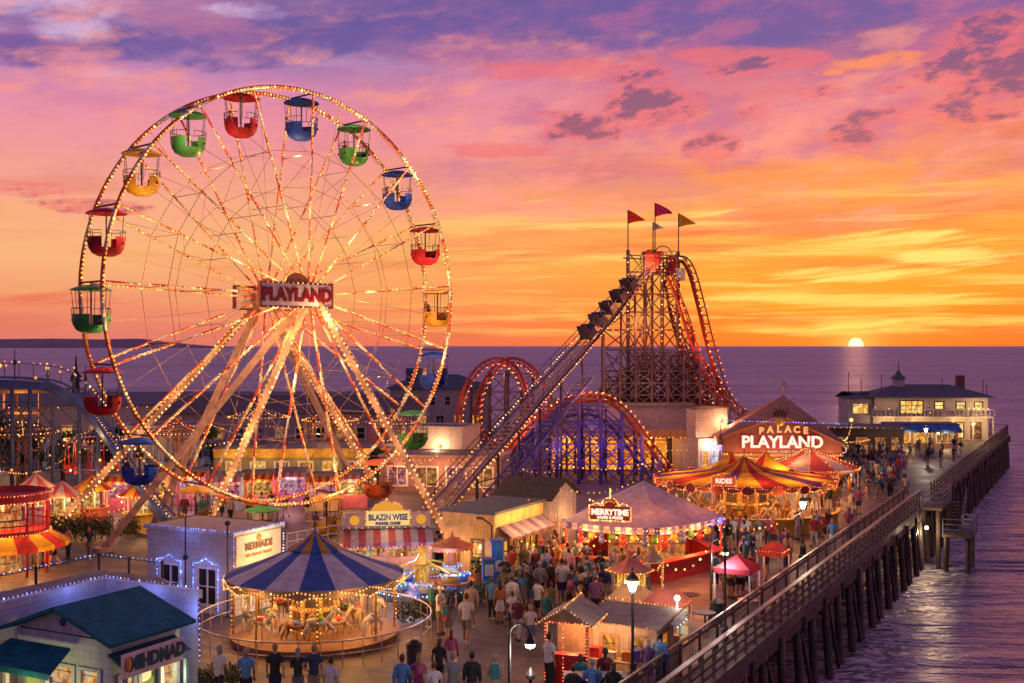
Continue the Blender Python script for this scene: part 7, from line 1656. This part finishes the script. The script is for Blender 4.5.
def body_mb(J, fem):
    m = MB(); k = .92 if fem else 1.0
    m.tube([J['pelvis'] - v3(0, 0, .06), J['pelvis'] + v3(0, 0, .1), J['chest'] - v3(0, 0, .05), J['chest'] + v3(0, 0, .08), J['neck'] - v3(0, 0, .02)], [.135, .12 * k, .145 * k, .14 * k, .07], 12)
    m.tube([J['shL'], J['chest'] + v3(0, 0, .13), J['shR']], [.062, .09, .062], 8); m.tube([J['neck'] - v3(0, 0, .05), J['head']], [.058, .055], 8)
    hd = J['head']; m.ball(hd + v3(0, 0, .06), (.078, .098, .122), 14, 10); m.ball(hd + v3(0, -.03, -.01), (.058, .066, .075), 12, 8)
    m.tube([hd + v3(0, -.088, .065), hd + v3(0, -.112, .03), hd + v3(0, -.09, .022)], [.012, .018, .012], 6)
    for s in (-1, 1): m.ball(hd + v3(.078 * s, .005, .045), (.014, .026, .034), 8, 6)
    for s, n in ((1, 'L'), (-1, 'R')):
        m.tube([J['hip' + n], J['hip' + n].lerp(J['knee' + n], .5), J['knee' + n], J['knee' + n].lerp(J['ank' + n], .35), J['ank' + n]], [.095, .083, .058, .06, .038], 10)
        m.tube([J['ank' + n] + v3(0, .05, -.045), J['ank' + n] + v3(0, -.04, -.04), J['toe' + n]], [.042, .045, .03], 8)
        m.tube([J['sh' + n], J['sh' + n].lerp(J['el' + n], .5), J['el' + n], J['el' + n].lerp(J['ha' + n], .4), J['ha' + n]], [.056, .05, .04, .038, .026], 9); hand(m, J, n, s)
    return m
def shirt_mb(J, fem, sleeve=.6, long=.0):
    m = MB(); k = .93 if fem else 1.0
    m.tube([J['pelvis'] + v3(0, 0, -.04 - long), J['pelvis'] + v3(0, 0, .1), J['chest'] - v3(0, 0, .05), J['chest'] + v3(0, 0, .09), J['chest'] + v3(0, 0, .155)], [.158 + long * .2, .145 * k, .165 * k, .16 * k, .085], 14); m.tube([J['shL'], J['chest'] + v3(0, 0, .125), J['shR']], [.075, .105, .075], 9)
    for n in 'LR':
        if sleeve > 0: m.tube([J['sh' + n], J['sh' + n].lerp(J['el' + n], min(1, sleeve))] + ([J['el' + n].lerp(J['ha' + n], sleeve - 1)] if sleeve > 1 else []), [.075, .068] + ([.048] if sleeve > 1 else []), 9)
    return m
def shorts_mb(J, L):
    m = MB(); m.tube([J['pelvis'] + v3(0, 0, .06), J['pelvis'] - v3(0, 0, .08)], [.147, .15], 12)
    for n in 'LR':
        pts = [J['hip' + n], J['knee' + n]] if L <= 1 else [J['hip' + n], J['knee' + n], J['ank' + n]]
        if L <= 1: pts[1] = J['hip' + n].lerp(J['knee' + n], L); m.tube(pts, [.115, .095], 10)
        else: pts[2] = J['knee' + n].lerp(J['ank' + n], L - 1); m.tube(pts, [.112, .08, .062], 10)
    return m
def skirt_mb(J):
    m = MB(); p = J['pelvis']; q = (J['kneeL'] + J['kneeR']) / 2
    m.tube([p + v3(0, 0, .1), p - v3(0, 0, .08), p.lerp(q, .85)], [.142, .175, .235], 14); return m
def shoe_mb(J):
    m = MB()
    for n in 'LR': m.tube([J['ank' + n] + v3(0, .062, -.045), J['ank' + n] + v3(0, -.04, -.035), J['toe' + n] + v3(0, -.01, .0)], [.05, .054, .038], 8)
    return m
def hair_mb(J, style):
    hd = J['head']; m = MB(); nu = 14
    m.ball(hd + v3(0, .022, .075), (.088, .098, .122), nu, 9)
    if style == 'long': m.tube([hd + v3(0, .05, .08), hd + v3(0, .085, -.05), hd + v3(0, .085, -.2)], [.085, .085, .05], 10)
    if style == 'bun': m.ball(hd + v3(0, .12, .13), .05, 8, 6)
    return m
def cap_mb(J):
    hd = J['head']; m = MB(); m.ball(hd + v3(0, .01, .09), (.093, .107, .105), 12, 8); m.tube([hd + v3(0, -.08, .1), hd + v3(0, -.18, .085)], [.06, .05], 8); return m
def face_mb(J):
    hd = J['head']; m = MB()
    for s in (-1, 1): m.ball(hd + v3(.031 * s, -.088, .068), (.013, .008, .008), 6, 5); m.ball(hd + v3(.031 * s, -.088, .09), (.02, .008, .004), 6, 4)
    m.ball(hd + v3(0, -.088, -.012), (.024, .01, .007), 6, 4); return m
poses = [dict(), dict(stride=.28), dict(stride=-.26, armL='phone'), dict(armL='hip', armR='down'), dict(armL='phone', armR='phone'), dict(armR='up', stride=.06), dict(stride=.2, lean=-.03), dict(sit=True, armL='table', armR='table', lean=-.04), dict(sit=True, armL='up', armR='up'), dict(sit=True, armL='table', armR='down')]
pwords = ['standing', 'walking', 'walking with a phone', 'standing hand on hip', 'standing holding a phone', 'standing with one arm raised', 'strolling', 'sitting leaned forward', 'sitting arms raised', 'sitting']
skins = [mat('skin_%s' % n, c, rough=.5, var=.08, bump=.03) for n, c in (('fair', (.52, .30, .21)), ('tan', (.38, .20, .12)), ('brown', (.20, .10, .06)), ('dark', (.09, .05, .035)))]
hairs = {n: mat('hair_' + n, c, rough=.55, var=.3) for n, c in (('black', (.012, .01, .01)), ('brown', (.05, .025, .015)), ('fair', (.28, .17, .08)), ('grey', (.25, .24, .23)), ('auburn', (.13, .04, .015)))}
tops = {n: mat('top_' + n.replace(' ', '_'), tuple(x * (.8 if n not in ('white', 'beige') else .85) for x in c), rough=.8, var=.15, bump=.3, scale=9) for n, c in (('white', (.62, .6, .6)), ('black', (.03, .03, .035)), ('navy', (.03, .05, .14)), ('sky blue', (.10, .26, .55)), ('red', (.45, .04, .04)), ('grey', (.24, .24, .26)), ('pink', (.52, .13, .24)), ('beige', (.45, .35, .25)), ('olive', (.12, .13, .05)), ('orange', (.55, .18, .04)), ('purple', (.17, .08, .28)), ('teal', (.04, .22, .24)), ('yellow', (.6, .42, .08)), ('maroon', (.17, .03, .04)))}
for n, c in (('navy striped', (.03, .05, .14)), ('red striped', (.35, .05, .05)), ('grey striped', (.14, .14, .15))): tops[n] = mat('top_' + n.replace(' ', '_'), tuple(min(.5, x * 3 + .12) for x in c), rough=.8, var=.15, bump=.2, scale=9, plank=(.11, 2))
bots = {n: mat('bottom_' + n.replace(' ', '_'), c, rough=.85, var=.15, bump=.3, scale=9) for n, c in (('black', (.025, .025, .03)), ('blue denim', (.06, .10, .22)), ('khaki', (.3, .23, .14)), ('grey', (.16, .16, .18)), ('white', (.5, .48, .47)), ('navy', (.03, .04, .1)))}
shoem = [mat('shoe_white', (.55, .53, .52)), mat('shoe_dark', (.04, .035, .035))]; facem = mat('face_dark', (.05, .02, .02))
VAR = {}
def variant(pi, fem):
    if (pi, fem) in VAR: return VAR[(pi, fem)]
    J = skeleton(poses[pi]); d = {'body': remesh(body_mb(J, fem), .0125, skins[0], 'person')}
    d['shirt'] = remesh(shirt_mb(J, fem, [.62, .5][fem]), .02, tops['white'], 'shirt'); d['longsleeve'] = remesh(shirt_mb(J, fem, 1.85), .02, tops['white'], 'hooded_top')
    d['shorts'] = remesh(shorts_mb(J, .82), .02, bots['black'], 'shorts'); d['trousers'] = remesh(shorts_mb(J, 1.92), .02, bots['black'], 'trousers')
    d['skirt'] = remesh(skirt_mb(J) if not poses[pi].get('sit') else shorts_mb(J, .8), .02, bots['black'], 'skirt')
    d['shoes'] = shoe_mb(J).data('shoes', shoem[0], smooth=True); d['face'] = face_mb(J).data('face', facem)
    for s in ('short', 'long', 'bun'): d['hair_' + s] = hair_mb(J, s).data('hair', hairs['black'], smooth=True)
    d['cap'] = cap_mb(J).data('cap', tops['red'], smooth=True)
    bp = MB(); bp.box(J['chest'] + v3(0, .2, .0), (.3, .16, .42), taper=.8)
    for s in (-1, 1): bp.tube([J['chest'] + v3(.11 * s, .14, .15), J['chest'] + v3(.12 * s, 0, .2), J['chest'] + v3(.12 * s, -.15, .08), J['chest'] + v3(.12 * s, .1, -.16)], .022, 5)
    d['backpack'] = bp.data('backpack', bots['navy']); VAR[(pi, fem)] = d
    return d
USED = {}; NP = [0]
def person(loc, rz, where, pi=None, fem=None, top=None, bot=None, botkind=None, hair=None, hairstyle=None, sleeve=None, cap=None, bag=None, skin=None, scale=None, group=None):
    r = rnd
    fem = r.random() < .45 if fem is None else fem; pi = r.choice([0, 0, 1, 1, 2, 3, 4, 6, 6, 5]) if pi is None else pi
    for attempt in range(40):
        t = top or r.choice(list(tops) + ['white', 'black', 'navy', 'grey', 'white', 'black', 'grey', 'beige']); bt = bot or r.choice(list(bots)); bk = botkind or (r.choice(['shorts', 'skirt', 'trousers']) if fem else r.choice(['shorts', 'trousers']))
        hr = hair or r.choice(['black', 'black', 'brown', 'brown', 'fair', 'grey', 'auburn']); hs = hairstyle or (r.choice(['long', 'long', 'bun']) if fem else 'short'); sv = sleeve or ('longsleeve' if r.random() < .2 else 'shirt'); cp = cap if cap is not None else (r.random() < .12); bg = bag if bag is not None else (r.random() < .13)
        cpn = r.choice(['red', 'white', 'navy', 'black']) if cp else None
        what = '%s %s, %s %s' % (t, 'top' if sv == 'shirt' else 'long sleeved top', bt, bk)
        lab = 'person %s in %s%s%s %s' % (pwords[pi], what, (', %s cap' % cpn) if cp else ', %s hair' % hr if hs == 'short' else ', %s %s' % ({'long': 'long', 'bun': 'tied'}[hs], hr) + ' hair', ', backpack' if bg else '', where)
        n = len(lab.replace(',', '').split())
        if n > 16:
            lab = 'person in %s%s%s %s' % (what, (', %s cap' % cpn) if cp else ', %s hair' % hr, ', backpack' if bg else '', where); n = len(lab.split())
        if n > 16: lab = 'person in %s%s %s' % (what, (', %s cap' % cpn) if cp else '', where); n = len(lab.split())
        if n > 16: lab = 'person in %s %s' % (what, where); n = len(lab.split())
        if n > 16: continue
        if lab not in USED: break
    if len(lab.split()) > 16: lab = 'person in %s top %s' % (t, where)
    USED[lab] = 1
    d = variant(pi, fem); sk = r.choice([0, 0, 0, 1, 1, 2, 3]) if skin is None else skin
    def mk(key, mt, parent):
        o = bpy.data.objects.new(d[key].name.split('.')[0], d[key]); COL.objects.link(o); o.material_slots[0].link = 'OBJECT'; o.material_slots[0].material = mt
        if parent: o.parent = parent
        return o
    b = mk('body', skins[sk], None); b.name = 'person'; b.location = loc; b.rotation_euler = (0, 0, rz); s = scale or (r.uniform(.9, .98) if fem else r.uniform(.97, 1.06)); b.scale = (s, s, s); tag(b, lab, 'person', group or 'people on the pier')
    mk(sv, tops[t], b); mk(bk, bots[bt], b); mk('shoes', r.choice(shoem), b); mk('face', facem, b); mk('hair_' + hs, hairs[hr], b)
    if cp: mk('cap', tops[cpn], b)
    if bg: mk('backpack', r.choice([bots['navy'], bots['black'], tops['red'], tops['teal']]), b)
    return b
BACK, FRONT = PI, 0.0        # figures face -y; turned by pi they show the camera their backs
# foreground figures, one by one: (px, py of the feet, turn, ...)
fg = [(219, 704, 2.6, dict(pi=1, fem=False, top='white', bot='black', botkind='shorts'), 'by the flower bed left of the carousel'), (246, 706, PI, dict(pi=0, fem=False, top='sky blue', bot='black'), 'watching the carousel from its left'), (275, 704, PI, dict(pi=0, fem=False, top='black', bot='navy', botkind='trousers'), 'first in the row before the carousel'), (298, 703, PI, dict(pi=4, fem=True, top='black', bot='grey', botkind='shorts'), 'second in the row before the carousel'), (314, 703, 3.3, dict(pi=3, fem=False, top='navy', bot='khaki', botkind='shorts'), 'third in the row before the carousel'), (331, 718, 2.7, dict(pi=0, fem=False, top='white', bot='grey'), 'cut by the frame below the carousel'),
      (402, 712, PI, dict(pi=0, fem=False, top='sky blue', bot='navy', hair='brown'), 'right of the ring railing'), (419, 710, PI, dict(pi=3, fem=True, top='pink', bot='blue denim', hairstyle='long'), 'right of the ring railing'), (434, 720, 3.4, dict(pi=0, fem=True, top='white', bot='black'), 'at the bottom edge'), (453, 713, PI, dict(pi=0, fem=False, top='grey', bot='black'), 'in the foreground group'), (472, 711, 3.0, dict(pi=0, fem=False, top='black', bot='grey', botkind='trousers'), 'in the foreground group'), (495, 712, PI, dict(pi=4, fem=False, top='beige', bot='khaki', skin=1), 'left of the hook lamp'),
      (439, 690, PI - .3, dict(pi=6, fem=True, top='black', bot='black', botkind='trousers', hairstyle='long'), 'walking from the hedge'), (451, 678, PI, dict(pi=1, fem=True, top='pink', bot='white', botkind='skirt', hairstyle='long'), 'walking from the hedge'), (448, 641, PI - .4, dict(pi=5, fem=True, top='red', bot='grey', botkind='shorts', cap=True), 'near the hedge'), (466, 644, PI - .2, dict(pi=6, fem=False, top='white', bot='grey', botkind='shorts', cap=False), 'near the hedge on open boards'), (471, 628, PI, dict(pi=0, fem=False, top='beige', bot='khaki', botkind='shorts'), 'close behind at the hedge'), (562, 604, PI, dict(pi=0, fem=False, top='white', bot='navy', botkind='shorts', scale=1.1), 'in the middle of the crowd'), (540, 603, PI, dict(pi=0, fem=False, top='grey', bot='black', botkind='shorts'), 'in the middle of the crowd'), (551, 602, PI + .2, dict(pi=0, fem=False, top='maroon', bot='black', botkind='trousers'), 'in the middle of the crowd'), (522, 612, PI, dict(pi=3, fem=True, top='purple', bot='grey', botkind='skirt'), 'at the front of the crowd'), (516, 616, 2.8, dict(pi=1, fem=False, top='sky blue', bot='navy', botkind='shorts', skin=1), 'at the front of the crowd'), (507, 618, PI, dict(pi=3, fem=True, top='grey', bot='blue denim', botkind='trousers'), 'at the front of the crowd'), (492, 620, 2.9, dict(pi=0, fem=False, top='sky blue', bot='black'), 'by the blue ticket booths'), (500, 623, 3.4, dict(pi=0, fem=True, top='orange', bot='white', botkind='skirt'), 'by the blue ticket booths'),
      (549, 690, 2.2, dict(pi=0, fem=False, top='white', bot='black', botkind='trousers'), 'beside the gabled food stall'), (660, 688, 2.6, dict(pi=0, fem=False, top='sky blue', bot='navy', botkind='trousers', sleeve='longsleeve'), 'leaning by the inner railing'), (648, 691, 2.9, dict(pi=4, fem=True, top='purple', bot='black'), 'by the inner railing')]
for px, py, rz, kw, wh in fg:
    p = G(px, py); p.z = 0; person(p, rz, wh, **kw)
# seated at the picnic table
T_ = bpy.data.objects['picnic_table']
for i, (x, y, rr) in enumerate([(-.7, -.7, PI), (-.1, -.7, PI), (.55, -.7, PI), (-.45, .7, 0), (.35, .7, 0)]):
    p = T_.matrix_basis @ Vector((x, y, 0)); person(p + Vector((0, 0, -.03)), PIER + R(25) + rr, ['on the near bench end', 'on the near bench middle', 'on the near bench by the hut', 'on the far picnic bench', 'on the far picnic bench'][i], pi=7 if i % 2 else 9, top=['navy', 'sky blue', 'black', 'teal', 'maroon'][i], sleeve='longsleeve' if i < 2 else 'shirt')
# coaster riders
for i, (p, a) in enumerate(TRAIN):
    b = person(p + Vector((0, 0, .0)), a + PI / 2, ['in the rearmost coaster car', 'in the second coaster car from the rear', 'in the middle coaster car', 'in the car behind the leading coaster car', 'in the leading coaster car'][i], pi=8, group='riders on the coaster train'); b.rotation_euler = (R(-42), 0, 0); b.rotation_mode = 'XYZ'
    q = Matrix.Rotation(a + PI / 2, 4, 'Z') @ Matrix.Rotation(R(28), 4, 'X'); b.rotation_euler = q.to_euler()
# riders in the gondolas
for i, (deg, c, g) in enumerate(GOND):
    if i not in (0, 2, 3, 5, 6, 7, 9, 10, 12): continue
    p = fromW(g.location); h = ['highest', 'upper right', 'upper right', 'right hand side', 'right hand side', 'right hand side', 'lower right', 'lower right', 'lowest', 'lowest', 'lowest', 'lowest', 'lower left', 'left hand side', 'left hand side', 'upper left', 'upper left', 'upper left'][i]
    where = 'riding the %s gondola %s' % (c, {0: 'at the very top of the wheel', 2: 'on the upper right of the wheel', 3: 'level with the coaster flags', 5: 'level with the hub sign', 6: 'just under the hub level', 7: 'low on the right of the wheel', 9: 'at the bottom of the wheel', 10: 'at the foot of the wheel', 12: 'over the blue coaster track'}[i])
    a = WA + g.rotation_euler.z; person(p + Matrix.Rotation(a, 3, 'Z') @ Vector((-.62, 0, -2.02)), a + PI / 2, where, pi=9, scale=.86, group='riders on the ferris wheel')
# crowds: (name of the spot, sampler, how many, heading)
BLOCK = [(CB.x, CB.y, 4.75), (CY.x, CY.y, 6.3), (TB.x, TB.y, 4.3), (CK.x, CK.y, 2.7), (CG.x, CG.y, 1.4)] + [(o.location.x, o.location.y, .55) for o in bpy.data.objects if o.get('category') in ('street lamp', 'table', 'bin', 'plant', 'post', 'ticket booth', 'kiosk')]
RECT = []                                                    # buildings: (centre frame object, x0, x1, y0, y1)
for o in bpy.data.objects:
    if o.get('category') in ('building', 'house', 'stall', 'food stand', 'hall', 'booth', 'shop', 'cafe', 'restaurant', 'tent', 'canopy', 'hedge', 'arch', 'railing') and o.type == 'EMPTY' and o.name.split('.')[0] not in ('ring_railing', 'pier_railing', 'game_tent', 'pop_up_canopy', 'peaked_tent'):
        xs, ys = [], []
        for ch in o.children:
            for c in ch.bound_box: xs.append(c[0] + ch.location.x); ys.append(c[1] + ch.location.y)
        if xs: RECT.append((o.matrix_basis.inverted(), min(xs) - .3, max(xs) + .3, min(ys) - .3, max(ys) + .3))
PUT = [(o.location.x, o.location.y) for o in bpy.data.objects if o.get('category') == 'person']
def free(p, gap=.42):
    if any((p.x - x) ** 2 + (p.y - y) ** 2 < r * r for x, y, r in BLOCK): return False
    if any((p.x - x) ** 2 + (p.y - y) ** 2 < gap * gap for x, y in PUT): return False
    if (p - E0).dot(V) > -1.3: return False
    for mi, a, b, c, d in RECT:
        q = mi @ p
        if a < q.x < b and c < q.y < d: return False
    return True
def crowd(where, x0, x1, y0, y1, n, heads, gap=.42, **kw):
    k = 0
    for t in range(n * 40):
        if k >= n: break
        px, py = rnd.uniform(x0, x1), rnd.uniform(y0, y1); p = G(px, py)
        if not free(p, gap): continue
        PUT.append((p.x, p.y)); person(p, rnd.choice(heads) + rnd.uniform(-.5, .5), where, **kw); k += 1
mixd = [PI, PI, PI, 0, 2.2, -2.0, 1.2, -.9]
crowd('in front of the yellow building', 498, 560, 560, 586, 16, mixd); crowd('between yellow building and game tent', 545, 600, 556, 590, 11, mixd); crowd('in the crowd below the game tent', 575, 650, 582, 606, 15, mixd)
crowd('left of the crowd by the hedge', 500, 560, 588, 622, 12, [PI, PI, 2.6]); crowd('right of the crowd near the stalls', 560, 645, 600, 622, 12, mixd); crowd('at the right counter of the game tent', 690, 716, 555, 575, 6, [PI, .5, 2])
crowd('strolling in the middle of the boardwalk', 480, 640, 612, 650, 9, mixd, 1.2); crowd('before the yellow carousel', 668, 775, 541, 556, 20, [PI, PI, 0, 2.6]); crowd('on open boards below the yellow carousel', 690, 800, 556, 590, 10, mixd, 1.0); crowd('under the red pop up canopies', 720, 765, 582, 600, 7, mixd, .5)
crowd('walking along the inner railing', 790, 860, 505, 552, 12, [PI, 0, 2.7], .7); crowd('on the avenue by the pink tent', 815, 868, 475, 512, 20, mixd, .5); crowd('on the avenue before the brown restaurant', 838, 905, 452, 486, 42, mixd, .5); crowd('near the blue cafe awning', 895, 965, 450, 470, 14, mixd, .6); crowd('by the railing near the stair landing', 868, 912, 482, 502, 8, mixd, .6)
crowd('around the striped food stand', 348, 440, 560, 582, 12, mixd, .5); crowd('between the booths and the wheel legs', 150, 330, 515, 524, 14, mixd, .6); crowd('outside the blue outlined doors', 178, 232, 592, 612, 5, mixd, .8); crowd('beside the red pavilion', 30, 90, 558, 572, 5, mixd, .8); crowd('behind the ring railing', 405, 440, 620, 640, 2, mixd, .8); crowd('at the blue lit ride', 400, 470, 588, 604, 5, mixd, .6)
print('PEOPLE_COUNT', sum(1 for o in bpy.data.objects if o.get('category') == 'person'))
